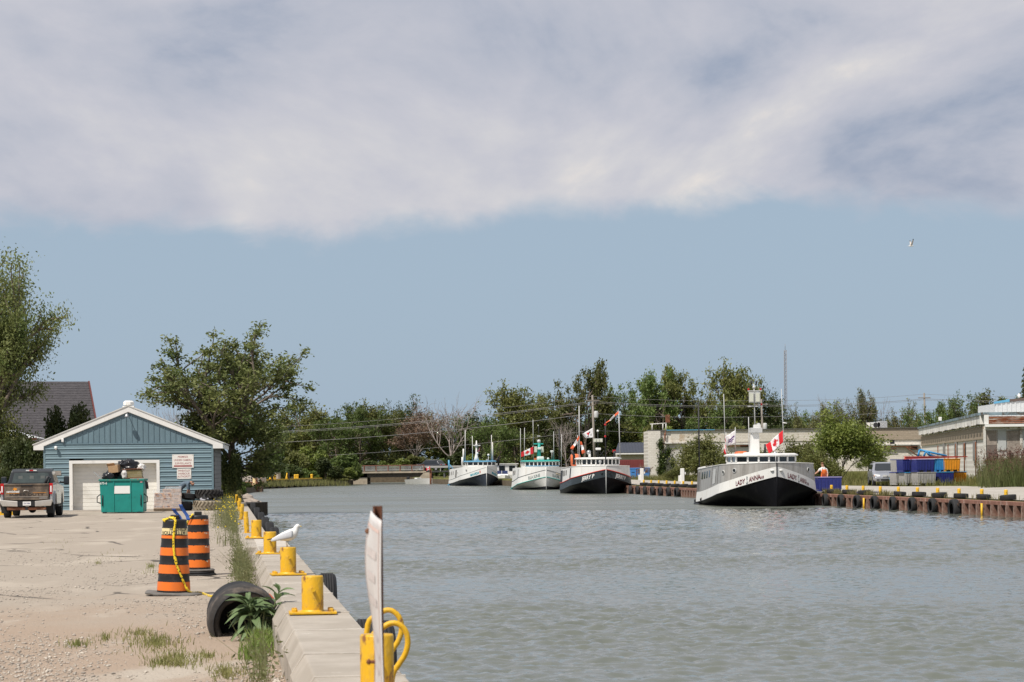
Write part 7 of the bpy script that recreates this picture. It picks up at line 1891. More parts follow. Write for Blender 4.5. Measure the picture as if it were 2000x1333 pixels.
# half outline stations along the length (y from the front), width by height
def vsec(y):
    """(half width low, half width belt, half width roof, z sill, z belt, z roof)"""
    hood = max(0, min(1, (y - .0) / .5)); roofs = [(0, .62), (.15, .80), (1.0, .98), (1.35, 1.05), (2.2, 1.62), (2.6, 1.70), (4.2, 1.70), (4.8, 1.60), (5.05, 1.0), (5.1, .7)]
    for (a, za), (b, zb_) in zip(roofs, roofs[1:]):
        if y <= b: zr_ = za + (zb_ - za) * (y - a) / (b - a); break
    w = .97 * (1 - .16 * max(0, 1 - y / .5) ** 2) * (1 - .08 * max(0, (y - 4.7) / .4))
    return w, zr_
ys = [0, .06, .15, .5, 1.0, 1.35, 1.7, 2.2, 2.6, 3.4, 4.2, 4.8, 5.0, 5.1]
mb = MB(); vs = []; K = 14
for y in ys:
    w, zr_ = vsec(y); zb_ = min(zr_ - .02, 1.0)
    half = [(.0, .30), (w * .9, .30), (w, .42), (w, .75), (w * .985, zb_)]
    if zr_ > 1.06: half += [(w * (1 - .22 * (zr_ - 1.0) / .7), zr_ - .06), (w * .55, zr_)]
    else: half += [(w * .93, zr_ - .005), (w * .5, zr_)]
    half += [(0, zr_ + .01)]
    ring_ = half + [(-x, z) for x, z in reversed(half[1:-1])]
    vs += [(x, y, z) for x, z in ring_]
K = len(vs) // len(ys)
fs = [(i * K + k, i * K + (k + 1) % K, (i + 1) * K + (k + 1) % K, (i + 1) * K + k) for i in range(len(ys) - 1) for k in range(K)] + [tuple(range(K))[::-1], tuple((len(ys) - 1) * K + k for k in range(K))]
mb.add(vs, fs, 0, True); mb.build('body', m_van, van)
mb = MB(); mb.quad((-.78, 1.40, 1.09), (.78, 1.40, 1.09), (.64, 2.14, 1.59), (-.64, 2.14, 1.59)); rep(mb, lambda p: (p[0], p[1] - .02, p[2] + .025)); mb.build('windscreen', M_GLASS, van)
for s_ in (-1, 1):
    for (y0, y1, y2, y3) in ((1.75, 2.85, 2.80, 2.25), (2.95, 3.85, 3.80, 2.98), (3.95, 4.75, 4.65, 3.98)):
        fw = lambda z: s_ * (.97 * .99 - .30 * (z - 1.0) / .7 * .75 + .012)
        mb = MB(); mb.quad((fw(1.04), y0, 1.04), (fw(1.04), y1, 1.04), (fw(1.52), y2, 1.52), (fw(1.52), y3, 1.52)); mb.build('side_window', M_GLASS, van)
    mb = MB(); mb.hexa([(s_ * .52, -.01, .66), (s_ * .90, .10, .68), (s_ * .90, .3, .68), (s_ * .52, .2, .66), (s_ * .52, .03, .78), (s_ * .93, .16, .84), (s_ * .93, .4, .84), (s_ * .52, .3, .80)]); mb.build('headlight', mat('headlight', (.75, .76, .76), .15), van)
    MB().box((s_ * .93, .22, .72), (.06, .14, .08)).build('indicator', mat('amber', (.7, .25, .03), .3), van)
    MB().box((s_ * 1.05, 1.75, 1.10), (.2, .12, .16)).build('door_mirror', m_van, van, bevel=.03)
MB().box((0, -.015, .70), (.66, .05, .13)).build('grille', m_grey, van, bevel=.01); MB().box((0, -.03, .70), (.12, .04, .12)).build('emblem', M_CHROME, van, bevel=.02)
MB().box((0, -.02, .40), (.95, .05, .09)).build('lower_grille', M_DARK, van); MB().box((.28, -.04, .51), (.31, .02, .13)).build('licence_plate', m_lblue, van)
for s_ in (-1, 1): MB().box((s_ * .68, -.01, .40), (.2, .05, .08)).build('fog_lamp', M_DARK, van)
MB().box((0, -.0, .52), (1.6, .06, .08)).build('bumper_strip', m_van, van, bevel=.02)
me_vw = tyre_mesh('tyre', .33, .22, .21, M_BLACK, 26); me_vr = MB().lathe([(0, .06), (.07, .07), (.16, .05), (.21, .09), (.21, -.09), (0, -.09)], 20).mesh('rim', M_STEEL)
for (x, y) in ((-.86, .95), (.86, .95), (-.86, 4.0), (.86, 4.0)):
    o = put('wheel', me_vw, van, (x * 1.03, y, .33)); o.rotation_euler = (0, R(90 if x > 0 else -90), 0); put('rim', me_vr, o)
for s_ in (-1, 1): mb = MB(); mb.tube([(s_ * .62, 2.6, 1.73), (s_ * .62, 4.5, 1.73)], .025, 6); mb.build('roof_rail', m_grey, van)

# ---------------------------------------------------------------- lattice tower, poles and wires
ty = 345.0; tb, tt = P(1535, 905, ty), P(1533.5, 684, ty)
t = thing('lattice_mast', 'tall thin lattice mast rising behind the nearest boat', 'mast', (tb.x, ty, .3))
hh = tt.z - .3; m_lat = mat('lattice_steel', (.22, .20, .20), .6, .15)
lean = (tt.x - tb.x) / hh
legs = [(.30 * math.cos(w), .30 * math.sin(w)) for w in (R(90), R(210), R(330))]
tapf = lambda z: 1 - .35 * z / hh
for lx_, ly_ in legs: mb = MB(); mb.tube([(lx_, ly_, 0), (lx_ * tapf(hh) + lean * hh, ly_ * tapf(hh), hh)], .035, 5); mb.build('leg', m_lat, t)
mb = MB(); nseg = int(hh / .62)
for k in range(nseg):
    z0, z1 = k * hh / nseg, (k + 1) * hh / nseg
    for j in range(3):
        a, b_ = legs[j], legs[(j + 1) % 3]; mb.tube([(a[0] * tapf(z0) + lean * z0, a[1] * tapf(z0), z0), (b_[0] * tapf(z1) + lean * z1, b_[1] * tapf(z1), z1)], .02, 4, caps=False); mb.tube([(a[0] * tapf(z0) + lean * z0, a[1] * tapf(z0), z0), (b_[0] * tapf(z0) + lean * z0, b_[1] * tapf(z0), z0)], .018, 4, caps=False)
o = mb.build('bracing', m_lat, t); o['kind'] = 'stuff'
mb = MB(); mb.tube([(lean * hh, 0, hh), (lean * hh, 0, hh + .9)], .03, 5); mb.build('top_rod', m_lat, t)
m_pole = mat('grey_pole', (.25, .22, .19), .85, .2, 2, stretch=(4, 4, .5))
POLES = []
for i, (px, ptop, Y, r_, lab, arms, tr_) in enumerate(((518, 833, 330, .14, 'wooden utility pole among the bushes of the near shore', 0, 0), (1157, 772, 300, .16, 'wooden utility pole with transformer behind the black and white boat', 1, 1),
                                      (1487, 780, 315, .15, 'wooden utility pole behind the mast of the nearest boat', 1, 2), (1805, 768, 330, .15, 'wooden utility pole above the derelict building', 1, 0))):
    tp_ = P(px, ptop, Y); t = thing('utility_pole', lab, 'pole', (tp_.x, Y, .2), 0, 'utility poles along the road')
    mb = MB(); mb.tube([(0.25 if px > 1000 else -.1, 0, 0), (0, 0, tp_.z - .2)], [r_ * 1.3, r_ * .8], 8); mb.build('shaft', m_pole, t)
    if arms: MB().box((0, -.1, tp_.z - .9), (1.8, .1, .12)).build('crossarm', m_pole, t)
    for k in range(tr_): mb = MB(); mb.lathe([(0, 0), (.26, 0), (.28, .1), (.28, .8), (.2, .9), (0, .92)], 12, M=Matrix.Translation((.45 - .9 * k, -.1, tp_.z - 3.2 - 1.2 * (tr_ - 1)))); mb.build('transformer', m_grey, t)
    POLES.append(tp_)
e0 = P(250, 820, 340); e9 = P(2300, 770, 330)
chain_ = [e0, *POLES, e9]
m_wire = mat('wire', (.26, .25, .25), .6, .05)
for i, (dz, dyw, lab) in enumerate(((-.15, .5, 'topmost'), (-.85, -.5, 'second'), (-1.0, .5, 'third'), (-2.4, 0, 'fourth'), (-4.6, 0, 'lowest'))):
    mb = MB(); pts = []
    for a, b_ in zip(chain_, chain_[1:]):
        sag = (b_ - a).length * .010
        for k in range(16):
            f = k / 16; p = a.lerp(b_, f); pts.append(p + Vector((0, dyw, dz - sag * 4 * f * (1 - f))))
    mb.tube(pts, .026 if i in (1, 3) else .017, 4, caps=False); o = mb.build('power_line', m_wire); tag(o, f'{lab} power line strung before the trees', 'wire', 'power lines before the trees')

# ---------------------------------------------------------------- bridge, car, little boats, left docks
BRY = 340.0
a = P(676, 946.5, BRY); b_ = P(846, 945, BRY)
br = thing('road_bridge', 'low concrete road bridge with rusty railing closing the canal', 'bridge', (0, 0, 0))
m_bc = mat('bridge_concrete', (.42, .355, .27), .85, .15, 1.2, c2=(.27, .22, .17), c2t=(.5, .7), c2s=1, bump=.2, bscale=10)
dl, dr = P(688, 923, BRY), P(828, 919.5, BRY)
zd = (dl.z + dr.z) / 2
MB().box(((dl.x + dr.x) / 2, BRY + 4, zd - .12), (dr.x - dl.x + .6, 8.4, .26)).build('deck', m_bc, br)
MB().box(((dl.x + dr.x) / 2, BRY + 4, zd - .55), (dr.x - dl.x, 7.6, .62)).build('girder', mat('girder_dark', (.10, .085, .07), .9, .2), br)
l0, l1 = P(678, 940, BRY).x, P(717, 940, BRY).x; r0, r1 = P(797, 940, BRY).x, P(842, 940, BRY).x
MB().box(((l0 + l1) / 2, BRY + 4.2, (ZW + zd - .3) / 2 - .5), (l1 - l0, 8, zd - .3 - ZW + 1)).build('abutment', m_bc, br)
zz = zd - .2
mb = MB(); mb.hexa([(r0, BRY - .2, -1.5), (r1, BRY - .2, -1.5), (r1, BRY + 8, -1.5), (r0, BRY + 8, -1.5), (P(829, 0, BRY).x - .8, BRY - .2, zz), (r1, BRY - .2, zz), (r1, BRY + 8, zz), (P(829, 0, BRY).x - .8, BRY + 8, zz)]); mb.build('abutment', m_bc, br)
m_rl = mat('railing_rust', (.22, .10, .07), .8, .2); m_bal = mat('railing_grey', (.40, .39, .38), .7, .1)
zt_ = P(760, 909.5, BRY).z
MB().box(((dl.x + dr.x) / 2, BRY - .05, zt_), (dr.x - dl.x, .1, .11)).build('top_rail', m_rl, br); MB().box(((dl.x + dr.x) / 2, BRY - .05, zd + .2), (dr.x - dl.x, .08, .10)).build('bottom_rail', m_bal, br)
MB().box(((dl.x + dr.x) / 2, BRY + 8, zt_), (dr.x - dl.x, .1, .11)).build('top_rail', m_rl, br)
for k in range(7): x = dl.x + (dr.x - dl.x) * k / 6; MB().box((x, BRY - .06, (zd + zt_) / 2 + .03), (.14, .14, zt_ - zd + .1)).build('rail_post', m_rl, br)
mb = MB()
for k in range(62): x = dl.x + (dr.x - dl.x) * (k + .5) / 62; mb.box((x, BRY - .05, (zd + zt_) / 2 + .05), (.07, .05, zt_ - zd - .2))
o = mb.build('balusters', m_bal, br); o['kind'] = 'stuff'
rd_ = sheet('bridge_road', [(dl.x - 40, BRY + .4), (dl.x - 40, BRY + 7.6), (dr.x + 40, BRY + 7.6), (dr.x + 40, BRY + .4)], zd + .03, zd - .2, mat('road_asphalt', (.06, .06, .06), .9, .1))
g = P(840, 915, BRY + 2)
gr_ = thing('guard_rail', 'grey guard rail along the road beside the bridge', 'guard rail', (g.x - .6, BRY + .2, zd))
MB().box((3.2, 0, .62), (7.5, .06, .3)).build('rail', m_bal, gr_)
for k in range(4): MB().box((.2 + k * 2, .08, .35), (.12, .1, .8)).build('post', m_bal, gr_)
# car on the road
cp_ = P(842, 920, BRY + 3)
car = thing('parked_car', 'dark grey hatchback on the road at the end of the bridge', 'car', (cp_.x, BRY + 3, zd + .04), R(62))
m_car = mat('car_dark', (.035, .04, .05), .25, .05, coat=.6)
prof = [(-2.2, .35), (-2.2, .85), (-1.9, 1.0), (-1.5, 1.5), (-.6, 1.62), (.6, 1.55), (1.2, 1.05), (2.1, .9), (2.25, .6), (2.2, .35)]
mb = MB(); vs = []; n_ = len(prof)
for s_, sc_ in ((-1, 1), (1, 1)): vs += [(s_ * (.9 - .16 * max(0, z - .95) / .6), y, z) for y, z in prof]
mb.add(vs, [tuple(range(n_)), tuple(range(2 * n_ - 1, n_ - 1, -1))] + [(i, n_ + i, n_ + (i + 1) % n_, (i + 1) % n_) for i in range(n_)]); mb.build('body', m_car, car, bevel=.06)
for s_ in (-1, 1): mb = MB(); fx_ = lambda z: s_ * (.915 - .16 * max(0, z - .95) / .6); mb.quad((fx_(1.0), -1.6, 1.0), (fx_(1.0), 1.0, 1.0), (fx_(1.46), .55, 1.46), (fx_(1.46), -1.3, 1.46)); mb.build('side_window', M_GLASS, car)
mb = MB(); mb.box((0, -.4, 1.63), (1.3, 1.8, .03)); mb.build('roof_panel', m_grey, car, bevel=.01); mb = MB(); mb.quad((-.7, -1.72, 1.1), (.7, -1.72, 1.1), (.62, -1.5, 1.46), (-.62, -1.5, 1.46)); mb.build('rear_window', M_GLASS, car)
for s_ in (-1, 1): MB().box((s_ * .7, -2.16, .88), (.24, .1, .14)).build('tail_light', M_RED, car)
for (x, y) in ((-.82, -1.35), (.82, -1.35), (-.82, 1.4), (.82, 1.4)): o = put('wheel', me_vw, car, (x, y, .33)); o.rotation_euler = (0, R(90 if x > 0 else -90), 0); put('rim', me_vr, o)
# white skiff with canopy at the right abutment
sk = P(844, 941, BRY - 8); sk.z = ZW
t = thing('moored_skiff', 'small white skiff tied up beside the bridge', 'boat', sk, R(60))
mb = MB(); N = 14
def skp(u, v):
    q = u; w = .85 * (1 - (1 - min(1, q / .5)) ** 2); zz = -.1 + v * (.75 + .2 * (1 - q)); return (-(w * (.6 + .4 * v)), q * 4.2, zz)
mb.grid(skp, 14, 4); mb.grid(lambda u, v: (-skp(u, v)[0], skp(u, v)[1], skp(u, v)[2]), 14, 4); mb.build('hull', m_bwhite, t); MB().box((0, 2.4, .55), (1.2, .5, .7)).build('console', m_bwhite, t, bevel=.05); MB().box((0, 4.1, .6), (.35, .4, .9)).build('outboard_motor', M_DARK, t, bevel=.06)
for i, (px, py0, py1, Y, m_) in enumerate(((841, 917, 947, 330, M_RUST), (864.5, 938, 946, 332, M_RUST), (868, 925, 944, 336, M_DARK))):
    a = P(px, py0, Y); mb = MB(); mb.tube([(0, 0, -2), (0, 0, a.z)], .16, 10); o = mb.build('mooring_pile', m_, None, (a.x, Y, 0)); tag(o, f'{("tall rusty", "short rusty", "dark wooden")[i]} mooring pile near the bridge', 'pile', 'mooring piles near the bridge')
flag('small maple flag on the mooring pile by the bridge', (840, 911), (840, 918), (832, 915), (833, 920), 329.6, 'maple', .05, 6)
# rusty wall stub with piles
sb0 = G(470, 962, ZW); sb1 = G(503, 961, ZW)
t = thing('rusty_jetty', 'short rusty sheet pile jetty with two capped piles on the near shore', 'jetty', (0, 0, 0))
MB().box(((sb0.x + sb1.x) / 2 - 1, sb1.y + 2, -.35), (sb1.x - sb0.x + 2.4, 4, 1.3)).build('wall', m_pile, t)
for k in range(9): MB().box((sb0.x - 1.6 + k * .42, sb1.y - .06, -.4), (.18, .14, 1.3)).build('pile_rib', m_pile, t)
MB().box(((sb0.x + sb1.x) / 2 - 1, sb1.y + 1.9, .33), (sb1.x - sb0.x + 2.6, 4.1, .14)).build('cap', M_RUST, t)
for i, (px, y0, y1, m_) in enumerate(((496.5, 934, 961, mat('cream_pile', (.62, .47, .25), .7, .2, 2, c2=(.3, .12, .06), c2t=(.5, .6))), (501, 935, 961, M_RUST))):
    p = P(px, y0, sb1.y - .3); mb = MB(); mb.tube([(0, 0, -2), (0, 0, p.z)], .17 if i == 0 else .13, 10); mb.build('pile', m_, t, (p.x, p.y, 0))
o = MB().box((0, 0, .3), (2.6, 1.6, .75), taper=.75).build('covered_stack', mat('grey_tarp', (.34, .30, .26), .8, .2, 3), None, (P(486, 945, sb1.y + 1.5).x, sb1.y + 1.8, .38), bevel=.1); tag(o, 'grey covered heap on the rusty jetty', 'heap')
dkY = 292.0
d0, d1_ = G(507, 955.5, ZW), G(626, 950, ZW)
t = thing('timber_dock', 'low dark dock with yellow edge on the near shore', 'dock', (0, 0, 0))
dv = (d1_ - d0); dn = dv.normalized(); n3 = Vector((-dn.y, dn.x, 0)); Ld = dv.length
rzd = math.atan2(dv.y, dv.x)
Md = Matrix.Translation((d0.x, d0.y, 0)) @ Matrix.Rotation(rzd, 4, 'Z')
mb = MB(); mb.box((Ld / 2, 1.5, -.35), (Ld, 3, 1.3), M=Md); mb.build('wall', mat('dark_timber', (.045, .03, .025), .9, .3), t)
mb = MB(); mb.box((Ld / 2, 1.5, .33), (Ld + .2, 3.2, .10), M=Md); mb.build('deck', mat('dock_deck', (.50, .42, .28), .85, .15), t)
mb = MB(); mb.box((Ld / 2, -.14, .40), (Ld + .2, .14, .14), M=Md); mb.build('yellow_kerb', far_y, t)
for k in range(10):
    o = put('tyre', me_tyre, t); o.location = Md @ Vector((Ld * (k + .5) / 10, -.16, -.25)); o.rotation_euler = (R(90), 0, rzd); o.scale = (1.3, 1.3, 1.3)
for i, (px, w) in enumerate(((544.5, 'first'), (584, 'second'), (588.5, 'third'), (618, 'fourth'))):
    f = (px - 507) / 119; p = Md @ Vector((Ld * f, .7, .38)); o = MB(); o.lathe([(.16, 0), (.16, .45), (.2, .5), (.14, .6), (0, .6)], 12); o = o.build('dock_bollard', far_y, None, p); tag(o, f'yellow bollard on the low dark dock, {w} from the jetty', 'bollard', 'yellow bollards of the low dark dock')
for i, (px, w) in enumerate(((527.5, 'nearer the jetty'), (558, 'nearer the bushes'))):
    f = (px - 507) / 119; p = Md @ Vector((Ld * f, .0, .38)); t = thing('dock_ladder_post', f'dark post with yellow raking strut on the low dock, {w}', 'post', p, rzd)
    MB().box((0, -.2, .2), (.22, .2, 1.3)).build('post', M_DARK, t); mb = MB(); mb.tube([(-.1, 0, .8), (-.75, 0, .05)], .07, 6); mb.build('strut', far_y, t); MB().box((-.14, 0, .4), (.1, .12, .9)).build('yellow_face', far_y, t)
for i, (a, b_, w) in enumerate(((523.5, 539.5, 'nearer the jetty'), (561, 579, 'nearer the bushes'))):
    f = ((a + b_) / 2 - 507) / 119; p = Md @ Vector((Ld * f, 2.2, .38)); o = MB().box((0, 0, .42), ((b_ - a) / F * p.y, .7, .84)).build('concrete_barrier', m_conc, None, p, rzd, .03); tag(o, f'pale concrete barrier block on the low dock, {w}', 'barrier')
for i, (px, y0, m_, w) in enumerate(((505.5, 933, far_y, 'thick'), (511, 930, far_y, 'tall'), (487, 933, far_y, 'short'))):
    p = P(px, y0, sb1.y + (12 if i < 2 else 6)); mb = MB(); mb.tube([(0, 0, -.5), (0, 0, p.z)], .2 if i == 0 else .14, 10); o = mb.build('yellow_post', m_, None, (p.x, p.y, 0)); tag(o, f'{w} yellow post behind the rusty jetty', 'post', 'yellow posts behind the rusty jetty')
# boat on a trailer under the tree, board fence
p = P(468, 945, 205); t = thing('trailer_boat', 'white motor boat with black stripe stored ashore beneath the tree', 'boat', (p.x, 205, .5), R(72))
mb = MB()
def tbp(u, v): w = 1.1 * (1 - (1 - min(1, u / .45)) ** 2) ** .8; zz = [0, .25, .75, 1.15][0] + v * (1.0 + .35 * (1 - u)); return (-w * (.45 + .55 * min(1, v * 1.6)), u * 6.5, zz)
mb.grid(tbp, 16, 6); mb.grid(lambda u, v: (-tbp(u, v)[0], *tbp(u, v)[1:]), 16, 6); mb.build('hull', m_bwhite, t)
mb = MB(); mb.grid(lambda u, v: (tbp(u, .62 + .12 * v)[0] - .02, tbp(u, .62)[1], tbp(u, .62 + .12 * v)[2]), 16, 1); mb.grid(lambda u, v: (-tbp(u, .62 + .12 * v)[0] + .02, tbp(u, .62)[1], tbp(u, .62 + .12 * v)[2]), 16, 1); mb.build('stripe', M_DARK, t)
mb = MB(); mb.hexa([(-.8, 2.2, 1.1), (.8, 2.2, 1.1), (.95, 5.6, 1.05), (-.95, 5.6, 1.05), (-.6, 3.0, 1.7), (.6, 3.0, 1.7), (.8, 5.0, 1.6), (-.8, 5.0, 1.6)]); mb.build('cabin', m_bwhite, t, bevel=.05); MB().box((0, 3.2, -.25), (1.4, 5, .3)).build('trailer_frame', M_DARK, t)
a = P(490, 940, 250); b_ = P(520, 940, 250); t = thing('board_fence', 'grey weathered board fence behind the rusty jetty', 'fence', (a.x, 250, 0))
for k in range(9): MB().box((k * (b_.x - a.x) / 9 + .1, 0, .65), ((b_.x - a.x) / 9 - .02, .05, 1.3 + .05 * (k % 3))).build('board', mat('fence_grey', (.24, .21, .19), .9, .15, rnd=.15), t)
# shore rocks
m_rock = mat('shore_rock', (.36, .30, .25), .9, .3, 1.5, c2=(.22, .18, .15), c2t=(.5, .7), c2s=2, bump=.5, bscale=5)
for i, (px, py, rx, rz_, lab) in enumerate(((462, 979, .9, .55, 'broken concrete slab at the water edge, nearest to the thin posts'), (473, 983, 1.0, .45, 'broken concrete slab at the water edge, middle of three'), (486, 986, 1.1, .28, 'flat concrete slab running into the water, last of three'), (452, 975, .8, .6, 'pale rock half hid by the shore bushes'))):
    g_ = G(px, py, ZW); mb = MB(); mb.ball((0, 0, 0), (rx, .9, rz_), 14, 9, fn=lump(i * 5.1, .5, 1.3)); o = mb.build('shore_rock', m_rock, None, (g_.x, g_.y, ZW + .12), R(i * 40)); [setattr(pf, 'use_smooth', False) for pf in o.data.polygons]; tag(o, lab, 'rock', 'broken slabs at the near shore')
p = P(468, 958, 190); o = MB().box((0, 0, 0), (.9, .8, 1.2)).build('dark_piling', m_pile, None, (p.x, 190, -.2), bevel=.03); o.data.materials[0] = M_DARK; tag(o, 'black steel piling block at the water under the tree', 'piling')

# ---------------------------------------------------------------- flying gull
fg = P(1779, 481, 120); t = thing('flying_gull', 'gull gliding with raised wings high over the far bank', 'gull', fg, R(10)); t.scale = (.72, .72, .72)
rings2 = [(-.24, .0, .05, .008, 0), (-.15, .0, .04, .02, 0), (-.06, .0, .055, .045, 0), (.04, .005, .055, .05, 0), (.13, .015, .035, .036, 0), (.18, .02, .03, .03, 0), (.215, .015, .015, .016, 0), (.24, .01, .004, .005, 0)]
loft(rings2, 12).build('body', m_gw, t)
for s_ in (-1, 1):
    def wg(u, v):
        x = .09 - .16 * v * (1 - .65 * u) + (.10 * u if u < .5 else .05 + .0 * u) ; return (x - .03 * u, s_ * (.04 + .50 * u * (.75 if s_ > 0 else .55)), .02 + .46 * u ** .9 * (1 if s_ < 0 else .92))
    mb = MB(); mb.grid(lambda u, v: wg(u * .8, v), 8, 3); o = mb.build('wing', mat('gull_underwing', (.55, .50, .45), .7), t); s2 = o.modifiers.new('s', 'SOLIDIFY'); s2.thickness = .012
    mb = MB(); mb.grid(lambda u, v: wg(.8 + .2 * u, v), 3, 3); o = mb.build('wing_tip', m_gb, t); s2 = o.modifiers.new('s', 'SOLIDIFY'); s2.thickness = .012
# ================================================================ trees, shrubs, reeds, grass
m_bark = mat('bark', (.17, .135, .11), .9, .3, 3, stretch=(4, 4, .6), bump=.4, bscale=15)
m_deadbark = mat('dead_bark', (.30, .255, .235), .9, .2, 3)
LF = {'olive': leafmat('leaf_olive', (0.104, 0.129, 0.033), (0.218, 0.215, 0.068), .35, .8),
      'mid': leafmat('leaf_mid', (0.087, 0.139, 0.033), (0.184, 0.232, 0.068), .35, .8),
      'dark': leafmat('leaf_dark', (0.046, 0.073, 0.022), (0.102, 0.118, 0.037), .35, .9),
      'willow': leafmat('leaf_willow', (0.148, 0.165, 0.053), (0.262, 0.247, 0.098), .35, .7),
      'cotton': leafmat('leaf_cotton', (0.113, 0.158, 0.045), (0.253, 0.264, 0.094), .35, .7),
      'shrub': leafmat('leaf_shrub', (0.124, 0.173, 0.033), (0.262, 0.297, 0.073), .35, 1.2),
      'brown': leafmat('leaf_brown', (0.193, 0.124, 0.084), (0.315, 0.215, 0.152), .35, .8)}
def grow(rg, p, d, L, r, lev, mx, segs, tips, spread, upb, kids, jit=.16, shrink=.66):
    n = 4; pts = [p]
    for i in range(n):
        d = d + rg.normal(0, jit, 3) + np.array([0, 0, upb]); d = d / np.linalg.norm(d)
        p = p + d * L / n; pts.append(p)
    segs.append((pts, r, r * .62))
    if lev >= mx:
        tips += [(pts[-1], lev), (pts[2], lev)]; return
    if lev == mx - 1: tips.append((pts[-1], lev))
    k = kids[min(lev, len(kids) - 1)]
    for j in range(k):
        f = .45 + .55 * (j + rg.random() * .6) / k; i = min(n - 1, int(f * n)); q = pts[i] + (pts[i + 1] - pts[i]) * (f * n - i if f < 1 else 1)
        az = 2.4 * j + rg.uniform(0, 6.28); a = spread * rg.uniform(.6, 1.25) if j < k - 1 else spread * .35
        u = np.cross(d, [0, 0, 1.0]) if abs(d[2]) < .95 else np.array([1., 0, 0]); u = u / np.linalg.norm(u); w = np.cross(d, u)
        nd = d * math.cos(a) + (u * math.cos(az) + w * math.sin(az)) * math.sin(a)
        grow(rg, q, nd, L * shrink * rg.uniform(.8, 1.2), r * .58, lev + 1, mx, segs, tips, spread, upb, kids, jit, shrink)
def tree_meshes(seed, h=10., trunk=.32, spread=.75, kids=(5, 4, 4), mx=3, upb=.05, leaves=9000, lsize=.17, lm='olive', sig=.42, bark=None, droop=0., first=None, r0=None, bare=0.0, up=.35, squash=1.0, nside=6, shrink=.66, limb=.36):
    rg = np.random.default_rng(seed); segs, tips = [], []
    r0 = r0 or h * .022
    base = np.array([0., 0., -.2]); top = np.array([rg.normal(0, .03) * h, rg.normal(0, .03) * h, h * trunk])
    segs.append(([base, base * .5 + top * .5 + rg.normal(0, .01 * h, 3) * [1, 1, 0], top], r0 * 1.25, r0 * .8))
    k0 = kids[0]
    for j in range(k0):
        az = 2 * math.pi * j / k0 + rg.uniform(-.4, .4); a = spread * rg.uniform(.55, 1.25) if j else .12
        d = np.array([math.cos(az) * math.sin(a), math.sin(az) * math.sin(a), math.cos(a)])
        q = base + (top - base) * (rg.uniform(.62, 1) if j else 1)
        grow(rg, q, d, h * limb * rg.uniform(.8, 1.15), r0 * .55, 1, mx, segs, tips, spread, upb, kids[1:], shrink=shrink)
    if first: first(rg, segs, tips)
    mb = MB()
    for pts, a, b in segs: mb.tube(pts, [a + (b - a) * i / (len(pts) - 1) for i in range(len(pts))], nside if a > .05 else 4, caps=False)
    zmax = max(t[0][2] for t in tips); s = (h - .3) / zmax
    mb.v = [(x * s, y * s, z * s) for x, y, z in mb.v]
    tm = mb.mesh('trunk', bark or m_bark)
    cm = None
    if leaves:
        T = np.array([t[0] for t in tips]) * s
        if bare: T = T[rg.random(len(T)) > bare]
        c = T[rg.integers(0, len(T), leaves)]; wgt = rg.normal(0, 1, (leaves, 3)); wgt *= (rg.random(leaves) ** .35)[:, None]
        c = c + wgt * sig * np.array([1, 1, .75 * squash])
        if droop: c[:, 2] -= rg.random(leaves) ** 1.3 * droop
        c = c[c[:, 2] > .15]
        V, Fq = leafgeo(c, rg, lsize, up, .5 if not droop else .28)
        cm = npmesh('crown', V, Fq, LF[lm] if isinstance(lm, str) else lm)
    V_ = np.array(mb.v) if cm is None else V
    wd = 2 * np.percentile(np.hypot(V_[:, 0], V_[:, 1]), 90)
    return tm, cm, h, wd
def skirt(n=8, z0=.08, z1=.35, L=.22):
    def f(rg, segs, tips):
        for j in range(n):
            az = rg.uniform(0, 6.28); z = 10 * rg.uniform(z0, z1); d = np.array([math.cos(az), math.sin(az), rg.uniform(-.05, .5)]); d /= np.linalg.norm(d)
            grow(rg, np.array([0, 0, z]), d, 10 * L * rg.uniform(.7, 1.2), .05, 2, 3, segs, tips, .8, .02, (4, 4))
    return f
TV = [tree_meshes(1, spread=.62, lm='olive', leaves=11000, trunk=.22, first=skirt(), sig=.46), tree_meshes(2, spread=.80, lm='mid', trunk=.2, leaves=11000, first=skirt(), sig=.46), tree_meshes(3, spread=.5, lm='olive', kids=(6, 4, 4), trunk=.18, leaves=11000, first=skirt(10), sig=.46), tree_meshes(4, spread=.85, lm='dark', trunk=.2, leaves=11000, first=skirt(10), sig=.48),
      tree_meshes(5, spread=.62, lm='mid', bare=.2, leaves=9000, trunk=.22, first=skirt(7)), tree_meshes(6, spread=.7, lm='dark', kids=(6, 4, 4), trunk=.18, leaves=11000, first=skirt(10), sig=.48)]
WIL = [tree_meshes(11, spread=.75, lm='willow', droop=1.8, lsize=.2, sig=.35, trunk=.25, leaves=10000), tree_meshes(12, spread=.7, lm='willow', droop=1.4, lsize=.2, bare=.3, leaves=7500, sig=.35, trunk=.25)]
OPEN = [tree_meshes(21, spread=.72, lm='olive', bare=.25, leaves=9000, trunk=.38, sig=.40), tree_meshes(22, spread=.85, lm='mid', bare=.3, leaves=8000, trunk=.42, sig=.42)]
BARE = [tree_meshes(31, spread=.58, leaves=0, kids=(6, 4, 4, 3), mx=4, trunk=.3, bark=m_deadbark, nside=5, r0=.14), tree_meshes(32, spread=.7, leaves=0, kids=(5, 3, 3, 3), mx=4, trunk=.35, bark=m_deadbark, nside=5, r0=.13)]
BRN = [tree_meshes(33, spread=.65, lm='brown', leaves=5200, lsize=.12, bark=m_deadbark, kids=(6, 4, 4))]
